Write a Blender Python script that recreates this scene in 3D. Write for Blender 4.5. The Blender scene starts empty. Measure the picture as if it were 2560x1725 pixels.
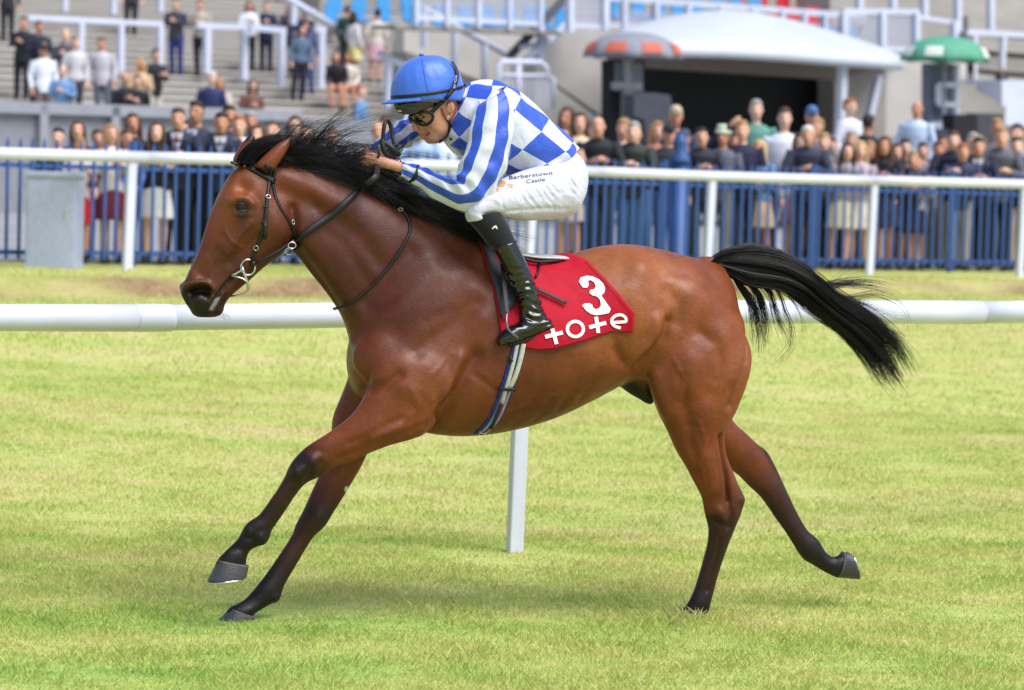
import bpy, bmesh, math, random
import numpy as np
from mathutils import Vector, Matrix
from mathutils.bvhtree import BVHTree

# ---------------------------------------------------------------- camera, sky, sun, exposure
scene = bpy.context.scene
COL = scene.collection
F_PX, CX, CY = 8500.0, 1280.0, 862.5            # focal length in pixels of a 2560 px wide frame
CAM_H = 1.96
PITCH = math.atan((CY - 350.0) / F_PX)
ROLL = math.radians(1.5)
_r0 = Vector((1, 0, 0)); _f = Vector((0, math.cos(PITCH), -math.sin(PITCH))); _u0 = Vector((0, math.sin(PITCH), math.cos(PITCH)))
_r = math.cos(ROLL) * _r0 + math.sin(ROLL) * _u0
_u = -math.sin(ROLL) * _r0 + math.cos(ROLL) * _u0
CAM = Vector((0, 0, CAM_H))
cam_data = bpy.data.cameras.new('camera')
cam = bpy.data.objects.new('camera', cam_data); COL.objects.link(cam)
cam.matrix_world = Matrix(((_r.x, _u.x, -_f.x, CAM.x), (_r.y, _u.y, -_f.y, CAM.y), (_r.z, _u.z, -_f.z, CAM.z), (0, 0, 0, 1)))
cam_data.sensor_width = 36.0; cam_data.lens = 36.0 * F_PX / 2560.0
cam_data.clip_start = 0.5; cam_data.clip_end = 2000
cam_data.dof.use_dof = True; cam_data.dof.focus_distance = 13.75; cam_data.dof.aperture_fstop = 3.8
scene.camera = cam

SUN_EL, SUN_AZ = math.radians(56), math.radians(128)   # azimuth clockwise from +Y (view direction)
world = bpy.data.worlds.new('World'); scene.world = world; world.use_nodes = True
wn = world.node_tree.nodes; wl = world.node_tree.links
for n in list(wn): wn.remove(n)
sky = wn.new('ShaderNodeTexSky'); sky.sky_type = 'NISHITA'; sky.sun_disc = False
sky.sun_elevation = SUN_EL; sky.sun_rotation = SUN_AZ; sky.air_density = 1.0; sky.dust_density = 1.5; sky.ozone_density = 0.6
hsv = wn.new('ShaderNodeHueSaturation'); hsv.inputs['Saturation'].default_value = 0.9
bg = wn.new('ShaderNodeBackground'); bg.inputs['Strength'].default_value = 0.105
wo = wn.new('ShaderNodeOutputWorld')
wl.new(sky.outputs[0], hsv.inputs['Color']); wl.new(hsv.outputs[0], bg.inputs['Color']); wl.new(bg.outputs[0], wo.inputs['Surface'])
sun_data = bpy.data.lights.new('sun', 'SUN'); sun_data.energy = 2.5; sun_data.angle = math.radians(42); sun_data.color = (0.985, 0.99, 1.0)
sun = bpy.data.objects.new('sun', sun_data); COL.objects.link(sun)
_sd = Vector((math.sin(SUN_AZ) * math.cos(SUN_EL), math.cos(SUN_AZ) * math.cos(SUN_EL), math.sin(SUN_EL)))
sun.rotation_euler = _sd.to_track_quat('Z', 'Y').to_euler()
scene.view_settings.view_transform = 'Standard'; scene.view_settings.look = 'None'
scene.view_settings.exposure = 0.68; scene.view_settings.gamma = 1.0
scene.cycles.use_denoising = True
scene.cycles.max_bounces = 6; scene.cycles.transparent_max_bounces = 12

# ---------------------------------------------------------------- helpers
rng = np.random.default_rng(7)
random.seed(7)
REG = dict(P=(0, 0, 1.0), U=(0, 0, 1 / 1.1001), A=(400, 280, 2.9033), B=(820, 100, 3.1357), C=(1120, 480, 2.45), D=(480, 900, 2.24),
           E=(1480, 580, 2.7702), F=(1480, 980, 2.613), G=(840, 560, 2.8), H=(430, 580, 6.5333), I=(840, 270, 7.839),
           J=(940, 120, 6.0308), K=(1180, 640, 6.029))
def Z(reg, x, y):
    """a measured point on the photograph -> pixel of the 2560 px wide frame"""
    a = REG[reg]; return (a[0] + x / a[2], a[1] + y / a[2])
def ray(px, py):
    return _f + _r * ((px - CX) / F_PX) - _u * ((py - CY) / F_PX)
def at(px, py, d):
    """world point seen at pixel (px, py) at depth d"""
    return CAM + ray(px, py) * d
def on_z(px, py, z):
    v = ray(px, py); return CAM + v * ((z - CAM.z) / v.z)
def srgb(r, g, b):
    f = lambda c: (c / 12.92 if c <= 0.04045 else ((c + 0.055) / 1.055) ** 2.4)
    return (f(r / 255), f(g / 255), f(b / 255), 1.0)

def link_obj(name, mesh, mat=None, parent=None):
    o = bpy.data.objects.new(name, mesh); COL.objects.link(o)
    if mat is not None and not mesh.materials: mesh.materials.append(mat)
    if parent is not None: o.parent = parent
    return o
def empty(name, loc=(0, 0, 0), rz=0.0, parent=None):
    o = bpy.data.objects.new(name, None); COL.objects.link(o)
    o.location = loc; o.rotation_euler = (0, 0, rz); o.empty_display_size = 0.2
    if parent is not None: o.parent = parent
    return o
def tag(o, label=None, cat=None, group=None, kind=None):
    if label: o['label'] = label
    if cat: o['category'] = cat
    if group: o['group'] = group
    if kind: o['kind'] = kind
    return o
def mesh_from(name, verts, faces, smooth=True):
    me = bpy.data.meshes.new(name)
    me.from_pydata([tuple(v) for v in verts], [], [tuple(f) for f in faces])
    if smooth: me.polygons.foreach_set('use_smooth', [True] * len(me.polygons))
    me.update()
    return me
def mesh_np(name, verts, faces, smooth=True):
    """fast mesh from arrays; faces is (n, k)"""
    me = bpy.data.meshes.new(name)
    verts = np.asarray(verts, np.float32); faces = np.asarray(faces, np.int32)
    n, k = faces.shape
    me.vertices.add(len(verts)); me.vertices.foreach_set('co', verts.ravel())
    me.loops.add(n * k); me.loops.foreach_set('vertex_index', faces.ravel())
    me.polygons.add(n); me.polygons.foreach_set('loop_start', np.arange(0, n * k, k, dtype=np.int32))
    if smooth: me.polygons.foreach_set('use_smooth', np.ones(n, bool))
    me.update(calc_edges=True)
    return me

class MB:
    """collects boxes, bars, tubes and lofts into one mesh"""
    def __init__(s): s.v = []; s.f = []
    def add(s, verts, faces):
        b = len(s.v); s.v += [tuple(v) for v in verts]; s.f += [tuple(i + b for i in f) for f in faces]; return s
    def box(s, c, size, rz=0.0, bev=0.0):
        x, y, z = [k / 2 for k in size]; ca, sa = math.cos(rz), math.sin(rz)
        if bev <= 0:
            vs = [(-x, -y, -z), (x, -y, -z), (x, y, -z), (-x, y, -z), (-x, -y, z), (x, -y, z), (x, y, z), (-x, y, z)]
            fs = [(0, 3, 2, 1), (4, 5, 6, 7), (0, 1, 5, 4), (1, 2, 6, 5), (2, 3, 7, 6), (3, 0, 4, 7)]
        else:
            bm = bmesh.new(); bmesh.ops.create_cube(bm, size=1.0)
            bmesh.ops.scale(bm, vec=(2 * x, 2 * y, 2 * z), verts=bm.verts)
            bmesh.ops.bevel(bm, geom=bm.edges[:], offset=bev, segments=2, affect='EDGES', profile=0.6)
            bm.verts.index_update(); vs = [v.co[:] for v in bm.verts]; fs = [[v.index for v in f.verts] for f in bm.faces]; bm.free()
        return s.add([(c[0] + v[0] * ca - v[1] * sa, c[1] + v[0] * sa + v[1] * ca, c[2] + v[2]) for v in vs], fs)
    def bar(s, a, b, w, h, up=(0, 0, 1)):
        """rectangular bar from a to b"""
        a = Vector(a); b = Vector(b); d = (b - a).normalized(); sd = d.cross(Vector(up))
        if sd.length < 1e-4: sd = d.cross(Vector((1, 0, 0)))
        sd.normalize(); up = sd.cross(d)
        q = [(-w / 2, -h / 2), (w / 2, -h / 2), (w / 2, h / 2), (-w / 2, h / 2)]
        vs = [p + sd * x + up * y for p in (a, b) for x, y in q]
        return s.add(vs, [(3, 2, 1, 0), (4, 5, 6, 7), (0, 1, 5, 4), (1, 2, 6, 5), (2, 3, 7, 6), (3, 0, 4, 7)])
    def tube(s, pts, r, n=10, closed=False, cap=True):
        pts = [Vector(p) for p in pts]; m = len(pts)
        rs = r if isinstance(r, (list, tuple)) else [r] * m
        t0 = (pts[1] - pts[0]).normalized(); side = t0.orthogonal().normalized()
        vs = []
        for i, p in enumerate(pts):
            if closed: t = (pts[(i + 1) % m] - pts[i - 1])
            else: t = pts[min(i + 1, m - 1)] - pts[max(i - 1, 0)]
            t.normalize(); side = (side - t * side.dot(t))
            if side.length < 1e-6: side = t.orthogonal()
            side.normalize(); up = t.cross(side)
            for k in range(n):
                a = 2 * math.pi * k / n
                vs.append(p + (side * math.cos(a) + up * math.sin(a)) * rs[i])
        fs = []
        for i in range(m if closed else m - 1):
            j = (i + 1) % m
            for k in range(n):
                fs.append((i * n + k, i * n + (k + 1) % n, j * n + (k + 1) % n, j * n + k))
        if cap and not closed:
            fs.append(tuple(range(n - 1, -1, -1))); fs.append(tuple((m - 1) * n + k for k in range(n)))
        return s.add(vs, fs)
    def ribbon(s, pts, nrm, w, th):
        """flat strap along pts with given outward normals"""
        pts = [Vector(p) for p in pts]; m = len(pts); vs = []
        ws = w if isinstance(w, (list, tuple)) else [w] * m
        for i, p in enumerate(pts):
            t = (pts[min(i + 1, m - 1)] - pts[max(i - 1, 0)]).normalized(); n = Vector(nrm[i]); n = (n - t * n.dot(t)).normalized(); sd = t.cross(n)
            for x, y in ((-.5, 0), (-.42, 1), (.42, 1), (.5, 0)):
                vs.append(p + sd * x * ws[i] + n * (y * th))
        fs = []
        for i in range(m - 1):
            for k in range(4):
                fs.append((i * 4 + k, i * 4 + (k + 1) % 4, (i + 1) * 4 + (k + 1) % 4, (i + 1) * 4 + k))
        fs.append((3, 2, 1, 0)); fs.append(tuple((m - 1) * 4 + k for k in range(4)))
        return s.add(vs, fs)
    def build(s, name, mat, parent=None, smooth=False, loc=None):
        me = mesh_from(name, s.v, s.f, smooth)
        o = link_obj(name, me, mat, parent)
        if loc is not None: o.location = loc
        return o

# ---------------------------------------------------------------- materials
def nt(name):
    m = bpy.data.materials.new(name); m.use_nodes = True
    return m, m.node_tree.nodes, m.node_tree.links, m.node_tree.nodes['Principled BSDF']
def ramp(N, stops):
    r = N.new('ShaderNodeValToRGB'); e = r.color_ramp.elements
    while len(e) < len(stops): e.new(0.5)
    for k, (p, c) in enumerate(stops):
        e[k].position = p; e[k].color = c if len(c) == 4 else (*c, 1)
    return r
def noise(N, L, scale, detail=4, rough=0.55, coord='Object', vec_scale=None):
    tc = N.new('ShaderNodeTexCoord'); n = N.new('ShaderNodeTexNoise')
    n.inputs['Scale'].default_value = scale; n.inputs['Detail'].default_value = detail; n.inputs['Roughness'].default_value = rough
    src = tc.outputs[coord]
    if vec_scale:
        mp = N.new('ShaderNodeMapping'); mp.inputs['Scale'].default_value = vec_scale
        L.new(src, mp.inputs['Vector']); src = mp.outputs['Vector']
    L.new(src, n.inputs['Vector'])
    return n
def mat_plain(name, c, rough=0.5, metal=0.0, spec=0.5, var=0.12, nscale=6.0, bump=0.0, bscale=60.0, coat=0.0, obj_color=False, vec_scale=None):
    """base colour with uneven dirt, optional relief"""
    m, N, L, P = nt(name)
    P.inputs['Roughness'].default_value = rough; P.inputs['Metallic'].default_value = metal
    P.inputs['Specular IOR Level'].default_value = spec; P.inputs['Coat Weight'].default_value = coat
    if obj_color:
        oi = N.new('ShaderNodeObjectInfo'); base = oi.outputs['Color']
    else:
        rgb = N.new('ShaderNodeRGB'); rgb.outputs[0].default_value = c; base = rgb.outputs[0]
    n = noise(N, L, nscale, vec_scale=vec_scale)
    r = ramp(N, [(0.25, (1 - var, 1 - var, 1 - var)), (0.75, (1 + var * .6,) * 3)])
    L.new(n.outputs['Fac'], r.inputs['Fac'])
    mx = N.new('ShaderNodeMix'); mx.data_type = 'RGBA'; mx.blend_type = 'MULTIPLY'; mx.inputs['Factor'].default_value = 1.0
    L.new(base, mx.inputs[6]); L.new(r.outputs[0], mx.inputs[7]); L.new(mx.outputs[2], P.inputs['Base Color'])
    if bump > 0:
        n2 = noise(N, L, bscale, 3); b = N.new('ShaderNodeBump'); b.inputs['Strength'].default_value = bump; b.inputs['Distance'].default_value = 0.01
        L.new(n2.outputs['Fac'], b.inputs['Height']); L.new(b.outputs[0], P.inputs['Normal'])
    return m
M = {}
M['rail_white'] = mat_plain('rail_white', srgb(210, 212, 228), 0.38, var=0.08, nscale=3)
M['white_paint'] = mat_plain('white_paint', srgb(204, 208, 224), 0.5, var=0.1, nscale=2)
M['leather'] = mat_plain('black_leather', srgb(17, 17, 20), 0.42, var=0.25, nscale=30, bump=0.25, bscale=300)
M['steel'] = mat_plain('steel', srgb(205, 205, 200), 0.25, metal=1.0, var=0.1, nscale=30)
M['hair'] = mat_plain('black_hair', srgb(26, 22, 24), 0.38, var=0.3, nscale=9)
M['rubber'] = mat_plain('rubber', srgb(16, 16, 19), 0.55, var=0.2, nscale=40)
# ---------------------------------------------------------------- layout of the course
A1 = 0.568; R1 = Vector((0, 16.09, 0)); E1 = Vector((math.cos(A1), math.sin(A1), 0)); N1 = Vector((-E1.y, E1.x, 0))      # inner rail line
A2 = 0.700; R2 = Vector((0, 36.91, 0)); E2 = Vector((math.cos(A2), math.sin(A2), 0)); N2 = Vector((-E2.y, E2.x, 0))      # outer rail, fence and stand
def TW(t, w, z=0.0): return R2 + E2 * t + N2 * w + Vector((0, 0, z))
def tw_of(p): v = Vector(p) - R2; return v.dot(E2), v.dot(N2)
def plateau(t): return 0.525 - 0.0098 * np.clip(t, -25, 25)
def ground_z(x, y):
    x = np.asarray(x, float); y = np.asarray(y, float)
    t = x * E2.x + (y - R2.y) * E2.y; w = x * N2.x + (y - R2.y) * N2.y
    pl = plateau(t); s = np.clip((w + 13) / 11.4, 0, 1); s = s * s * (3 - 2 * s); b = np.clip((w + 1.75 + .12 * np.sin(t * 1.7)) / .5, 0, 1); b = b * b * (3 - 2 * b)
    return pl * (.70 * s + .27 * b) + pl * .03 * np.clip((w + 1.2) / 1.0, 0, 1)
def gz(p): return float(ground_z(p[0], p[1]))
def col_w(px, w, z_of):
    """point on the line w = const that is seen in image column px; z_of gives its height"""
    lo, hi = -80.0, 120.0
    for _ in range(50):
        m_ = (lo + hi) / 2; p = TW(m_, w, z_of(m_)); v = p - CAM
        x = CX + F_PX * v.dot(_r) / v.dot(_f)
        if x < px: lo = m_
        else: hi = m_
    return TW(m_, w, z_of(m_)), m_
def on_w(px, py, w):
    """world point seen at a pixel on the upright plane w = const"""
    v = ray(px, py); k = (w - (CAM - R2).dot(N2)) / v.dot(N2); return CAM + v * k
def project(p):
    v = Vector(p) - CAM; d = v.dot(_f); return CX + F_PX * v.dot(_r) / d, CY - F_PX * v.dot(_u) / d, d

# ground sheet
def lin(a, b, n): return np.linspace(a, b, n)
gx = np.concatenate([lin(-600, -60, 12)[:-1], lin(-60, -14, 24)[:-1], lin(-14, 14, 150)[:-1], lin(14, 60, 24)[:-1], lin(60, 600, 12)])
gy = np.concatenate([lin(-300, 0, 8)[:-1], lin(0, 9, 10)[:-1], lin(9, 48, 260)[:-1], lin(48, 120, 30)[:-1], lin(120, 900, 12)])
GX, GY = np.meshgrid(gx, gy); GZ = ground_z(GX, GY)
GZ = GZ + .008 * np.sin(GX * 2.1 + GY * .7) * np.sin(GY * 1.9 - GX * .4) - .008
tt_ = GX * E2.x + (GY - R2.y) * E2.y; ww_ = GX * N2.x + (GY - R2.y) * N2.y
ny, nx = GX.shape; idx = np.arange(nx * ny).reshape(ny, nx)
gf = np.stack([idx[:-1, :-1], idx[:-1, 1:], idx[1:, 1:], idx[1:, :-1]], -1).reshape(-1, 4)
m, N, L, P_ = nt('turf'); P_.inputs['Roughness'].default_value = .9; P_.inputs['Specular IOR Level'].default_value = .15
def grass_colour(N, L):
    """patchy turf: fresh green, yellow green and straw; bare earth on the little bank"""
    n1 = noise(N, L, .9, 5, .6, vec_scale=(.55, 1.6, 1)); n2 = noise(N, L, 7, 4, .65, vec_scale=(.6, 1.3, 1))
    add = N.new('ShaderNodeMath'); add.operation = 'MULTIPLY_ADD'; add.inputs[1].default_value = .5; L.new(n2.outputs[0], add.inputs[0]); hl = N.new('ShaderNodeMath'); hl.operation = 'MULTIPLY'; hl.inputs[1].default_value = .62; L.new(n1.outputs[0], hl.inputs[0]); L.new(hl.outputs[0], add.inputs[2])
    tc2 = N.new('ShaderNodeTexCoord'); sx2 = N.new('ShaderNodeSeparateXYZ'); L.new(tc2.outputs['Object'], sx2.inputs[0]); mr = N.new('ShaderNodeMapRange'); mr.inputs[1].default_value = 11.5; mr.inputs[2].default_value = 19.0; mr.inputs[3].default_value = -.055; mr.inputs[4].default_value = .02; L.new(sx2.outputs['Y'], mr.inputs[0])
    a2 = N.new('ShaderNodeMath'); L.new(add.outputs[0], a2.inputs[0]); L.new(mr.outputs[0], a2.inputs[1])
    return a2
TURF = [(.28, srgb(138, 173, 81)), (.42, srgb(174, 195, 101)), (.54, srgb(199, 205, 117)), (.67, srgb(213, 206, 138)), (.80, srgb(217, 195, 148))]
gc = grass_colour(N, L); rp_ = ramp(N, TURF); L.new(gc.outputs[0], rp_.inputs[0])
att = N.new('ShaderNodeAttribute'); att.attribute_name = 'earth'
n_e = noise(N, L, 6, 5, .7); r_e = ramp(N, [(.3, srgb(112, 86, 58)), (.55, srgb(168, 138, 104)), (.8, srgb(150, 140, 84))]); L.new(n_e.outputs[0], r_e.inputs[0])
mx = N.new('ShaderNodeMix'); mx.data_type = 'RGBA'; L.new(att.outputs['Fac'], mx.inputs[0]); L.new(rp_.outputs[0], mx.inputs[6]); L.new(r_e.outputs[0], mx.inputs[7]); L.new(mx.outputs[2], P_.inputs['Base Color'])
nb = noise(N, L, 25, 4, .7); bpn = N.new('ShaderNodeBump'); bpn.inputs['Strength'].default_value = .8; bpn.inputs['Distance'].default_value = .05; L.new(nb.outputs[0], bpn.inputs['Height']); L.new(bpn.outputs[0], P_.inputs['Normal'])
M['turf'] = m
gme = mesh_np('ground', np.stack([GX, GY, GZ], -1).reshape(-1, 3), gf)
earth = (np.exp(-((ww_ + 1.55 + .10 * np.sin(tt_ * 2.3)) / .45) ** 2) * (.75 + .35 * np.sin(tt_ * .9 + 1.2 * np.sin(tt_ * 2.1)))).ravel().clip(0, 1)
ea = gme.attributes.new('earth', 'FLOAT', 'POINT'); ea.data.foreach_set('value', earth.astype(np.float32))
ground = link_obj('ground', gme, M['turf']); tag(ground, 'grassy racecourse ground with a low earth bank', kind='structure')

# grass blades
def blades(n, y0, y1, wd, ln, marg):
    y = rng.uniform(y0, y1, n * 2); half = y * 1280 / F_PX * 1.03 + marg; keep = rng.uniform(0, 1, n * 2) < half / (y1 * 1280 / F_PX * 1.03 + marg); y = y[keep][:n]; half = half[keep][:n]
    x = rng.uniform(-1, 1, len(y)) * half
    t = x * E2.x + (y - R2.y) * E2.y; w = x * N2.x + (y - R2.y) * N2.y
    ok = (w < .5) & ((np.abs(w + 1.55) > .3) | (rng.uniform(0, 1, len(y)) < .25)); x, y, w = x[ok], y[ok], w[ok]; k = len(x); z = ground_z(x, y) - .006
    tuft = .5 + .5 * np.sin(x * 6.1 + 1.3 * np.sin(y * 4.7)) * np.sin(y * 5.3 + 1.1 * np.sin(x * 3.9))
    hf_ = at(1700, 1530, 14.1); tall = 1 + 1.3 * np.exp(-((x - hf_.x) ** 2 + (y - hf_.y) ** 2) / .045); ln = ln * rng.uniform(.35, 1.0, k) ** 1 * np.where(rng.uniform(0, 1, k) < .015, 1.9, 1.0) * (.55 + .7 * tuft) * tall; a = rng.uniform(0, 2 * math.pi, k); lean = rng.uniform(.15, 1.1, k) * ln; la = rng.uniform(0, 2 * math.pi, k)
    dx, dy = np.cos(a) * wd / 2, np.sin(a) * wd / 2
    V = np.stack([np.stack([x - dx, y - dy, z], -1), np.stack([x + dx, y + dy, z], -1), np.stack([x + dx * .75 + np.cos(la) * lean * .35, y + dy * .75 + np.sin(la) * lean * .35, z + ln * .6], -1), np.stack([x + np.cos(la) * lean, y + np.sin(la) * lean, z + ln], -1)], 1)
    return V.reshape(-1, 3), k
parts_ = [blades(420000, 10.4, 17.0, .0036, .026, 1.9), blades(210000, 17.0, 25.0, .006, .027, 1.8), blades(130000, 25.0, 41.0, .011, .035, 1.6)]
GV = np.concatenate([p[0] for p in parts_]); nb_ = len(GV) // 4; fb = np.arange(nb_ * 4).reshape(-1, 4)
bme = mesh_np('grass', GV, fb, False)
tint = rng.uniform(0, 1, nb_).repeat(4).astype(np.float32); ta = bme.attributes.new('tint', 'FLOAT', 'POINT'); ta.data.foreach_set('value', tint)
m, N, L, P_ = nt('grass_blade'); P_.inputs['Roughness'].default_value = .55; P_.inputs['Specular IOR Level'].default_value = .3
gc = grass_colour(N, L); att = N.new('ShaderNodeAttribute'); att.attribute_name = 'tint'; ad = N.new('ShaderNodeMath'); ad.operation = 'MULTIPLY_ADD'; ad.inputs[1].default_value = .22; L.new(att.outputs['Fac'], ad.inputs[0]); L.new(gc.outputs[0], ad.inputs[2]); sb = N.new('ShaderNodeMath'); sb.operation = 'SUBTRACT'; sb.inputs[1].default_value = .11; L.new(ad.outputs[0], sb.inputs[0])
rp_ = ramp(N, TURF); L.new(sb.outputs[0], rp_.inputs[0]); L.new(rp_.outputs[0], P_.inputs['Base Color'])
tr = N.new('ShaderNodeBsdfTranslucent'); L.new(rp_.outputs[0], tr.inputs['Color']); ms = N.new('ShaderNodeMixShader'); ms.inputs[0].default_value = .35
out = N['Material Output']; L.new(P_.outputs[0], ms.inputs[1]); L.new(tr.outputs[0], ms.inputs[2]); L.new(ms.outputs[0], out.inputs['Surface'])
grass = link_obj('grass', bme, m); tag(grass, 'short mown turf of the racecourse, yellow green with straw patches', 'grass', kind='stuff')

# concourse behind the fence
ct = lin(-45, 70, 40); cw = np.array([1.9, 3, 6, 10, 16, 24, 34, 46, 60.])
CT, CW = np.meshgrid(ct, cw); cz = plateau(CT) + .004 * 1.5
cv = np.array([list(TW(a, b, c)) for a, b, c in zip(CT.ravel(), CW.ravel(), cz.ravel())]); idx = np.arange(cv.shape[0]).reshape(CT.shape)
cf = np.stack([idx[:-1, :-1], idx[:-1, 1:], idx[1:, 1:], idx[1:, :-1]], -1).reshape(-1, 4)
M['tarmac'] = mat_plain('worn_tarmac', srgb(150, 149, 150), .85, var=.2, nscale=1.2, bump=.4, bscale=80)
conc = link_obj('concourse', mesh_np('concourse', cv, cf), M['tarmac']); tag(conc, 'worn grey tarmac concourse behind the blue fence', kind='structure')

# ---------------------------------------------------------------- inner running rail
def rail1(s, z=0.0): return R1 + E1 * s + Vector((0, 0, z))
def col_line1(px, z):
    lo, hi = -30.0, 30.0
    for _ in range(50):
        m_ = (lo + hi) / 2; x = project(rail1(m_, z))[0]
        if x < px: lo = m_
        else: hi = m_
    return m_
rr1 = empty('running_rail', rail1(col_line1(1293, 1.1))); rr1.location.z = 0
tag(rr1, 'nearer white plastic running rail just behind the galloping horse', 'rail')
o1 = Vector(rr1.location)
s_j = col_line1(368, 1.13); s_p = col_line1(1293, 0.5)
segs = [(s_j - 9.5, s_j - 4.7), (s_j - 4.7, s_j), (s_j, s_j + 4.8), (s_j + 4.8, s_j + 9.6)]
for k, (a, b) in enumerate(segs):
    pts = []
    for i in range(13):
        s = a + (b - a) * i / 12; pts.append(rail1(s, 1.13 + .012 * math.sin(i / 12 * math.pi)) - o1)
    rs = [.0585] * 13; rs[-1] = .061; rs[-2] = .0605; rs[0] = .0575
    mb = MB(); mb.tube(pts, rs, 24); mb.build('rail_tube', M['rail_white'], rr1, True)
MB().tube([rail1(s_j - .07, 1.13) - o1, rail1(s_j - .05, 1.13) - o1, rail1(s_j + .1, 1.13) - o1, rail1(s_j + .12, 1.13) - o1], [.0605, .0622, .0622, .0605], 24).build('rail_joint', M['rail_white'], rr1, True)
M['post_white'] = mat_plain('weathered_post', srgb(200, 203, 216), .5, var=.14, nscale=4, vec_scale=(1, 1, .25))
for s in (s_p - 4.9, s_p, s_p + 4.9):
    a = rail1(s, -.02) - o1; b = rail1(s, 1.08) + E1 * .02 + N1 * .0 - o1
    mb = MB(); mb.bar(a, b, .078, .045, up=N1); o = mb.build('post', M['post_white'], rr1)
    bv = o.modifiers.new('b', 'BEVEL'); bv.width = .008; bv.segments = 2

# ---------------------------------------------------------------- outer running rail on the bank
rr2 = empty('running_rail', TW(0, 0, plateau(0))); o2 = Vector(rr2.location)
tag(rr2, 'farther white running rail on the bank in front of the blue fence', 'rail')
zr = lambda t: plateau(t) + 1.12
joints = [col_w(x, 0, zr)[1] for x in (365, 1490, 2175)]
jt = [-14.0] + joints + [14.0]
for k in range(len(jt) - 1):
    pts = [TW(jt[k] + (jt[k + 1] - jt[k]) * i / 8, 0, zr(jt[k] + (jt[k + 1] - jt[k]) * i / 8) + .015 * math.sin(i / 8 * math.pi) * (1 if k % 2 else -.6)) - o2 for i in range(9)]
    MB().tube(pts, .058, 16).build('rail_tube', M['rail_white'], rr2, True)
for x in (-240, 320, 780, 1325, 1771, 2176, 2552, 2900):
    p, t = col_w(x, 0, lambda t: plateau(t) + .5)
    a = TW(t, .0, plateau(t) - .05) - o2; b = TW(t + .035, .0, plateau(t) + 1.09) - o2
    MB().bar(a, b, .095, .05, up=N2).build('post', M['rail_white'], rr2)

# ---------------------------------------------------------------- blue paling fence, panel by panel
M['fence_blue'] = mat_plain('blue_fence_paint', srgb(50, 84, 144), .5, var=.15, nscale=3)
pal = MB(); pw, pd, ph = .035, .012, 1.28
pal.add([(-pw / 2, -pd / 2, .06), (pw / 2, -pd / 2, .06), (pw / 2, pd / 2, .06), (-pw / 2, pd / 2, .06), (-pw / 2, -pd / 2, ph - .07), (pw / 2, -pd / 2, ph - .07), (pw / 2, pd / 2, ph - .07), (-pw / 2, pd / 2, ph - .07), (0, -pd / 2, ph), (0, pd / 2, ph)],
        [(0, 3, 2, 1), (0, 1, 5, 4), (1, 2, 6, 5), (2, 3, 7, 6), (3, 0, 4, 7), (4, 5, 8), (6, 7, 9), (5, 6, 9, 8), (7, 4, 8, 9)])
pale_me = mesh_from('pale', pal.v, pal.f, False); pale_me.materials.append(M['fence_blue'])
FW = .95
pan_w = 2.46; t_start = col_w(-190, FW, lambda t: plateau(t) + .6)[1]; where = ['farthest left panel, running out of the frame beside the grey cabinet', 'behind the grey metal cabinet', 'behind the horse head', 'behind the horse mane and jockey hands', 'directly behind the jockey', 'left of the blue gate post', 'right of the blue gate post', 'right of the middle white rail post above the horse croup', 'above the horse tail', 'at the right edge', 'running out of the frame on the right']
k = 0; t0_ = t_start; panels = []
GATE_T = col_w(1692, FW, lambda t: plateau(t) + .9)[1]
while t0_ < col_w(2700, FW, lambda t: plateau(t) + .6)[1]:
    t1_ = t0_ + pan_w
    pan = empty('fence_panel', TW(t0_, FW, plateau(t0_)), A2); panels.append((pan, t0_, t1_))
    slope = (plateau(t1_) - plateau(t0_)) / pan_w
    for i in range(17):
        x = .075 + i * .1445
        o = link_obj('pale', pale_me, None, pan); o.location = (x, 0, slope * x + rng.normal(0, .004)); o.rotation_euler = (0, rng.normal(0, .004), 0)
    for z_, h_ in ((1.0, .045), (.13, .045)):
        MB().bar((0, .028, z_), (pan_w, .028, z_ + slope * pan_w), .03, h_).build('fence_rail', M['fence_blue'], pan)
    MB().box((.0, .03, .64), (.06, .06, 1.28)).build('fence_post', M['fence_blue'], pan)
    k += 1; t0_ = t1_
ppx = [project(TW((a + b) / 2, FW, plateau(a) + .7))[0] for _, a, b in panels]
words = ['leftmost', 'second', 'third', 'fourth', 'fifth', 'sixth', 'seventh', 'eighth', 'ninth', 'tenth', 'eleventh']
for (pan, a, b), w_, i in zip(panels, words, range(99)):
    near = ('by the grey metal cabinet', 'by the grey metal cabinet', 'left of the horse head', 'behind the horse head', 'behind the jockey arms', 'behind the jockey seat', 'above the saddle cloth', 'above the horse croup', 'above the horse tail', 'right of the tail', 'at the right edge')
    tag(pan, 'blue metal paling fence panel, %s counted from the left' % w_, 'fence', 'blue paling fence panels along the course')
# round blue gate post with a stepped cap
gp = empty('gate_post', TW(GATE_T, FW - .05, plateau(GATE_T))); tag(gp, 'thick round blue gate post with a stepped pointed cap in the fence', 'post')
def lathe(prof, n=20):
    vs = [(r * math.cos(2 * math.pi * k / n), r * math.sin(2 * math.pi * k / n), z) for r, z in prof for k in range(n)]; m_ = len(prof)
    fs = [(i * n + k, i * n + (k + 1) % n, (i + 1) * n + (k + 1) % n, (i + 1) * n + k) for i in range(m_ - 1) for k in range(n)] + [tuple(range(n - 1, -1, -1)), tuple((m_ - 1) * n + k for k in range(n))]
    return vs, fs
MB().add(*lathe([(.10, 0), (.10, .05), (.085, .06), (.085, 1.25)])).build('shaft', M['fence_blue'], gp, True)
MB().add(*lathe([(.11, 1.25), (.115, 1.28), (.11, 1.31), (.085, 1.36), (.07, 1.46), (.075, 1.48), (.065, 1.52), (.03, 1.58), (.005, 1.6)])).build('cap', M['fence_blue'], gp, True)

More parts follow.
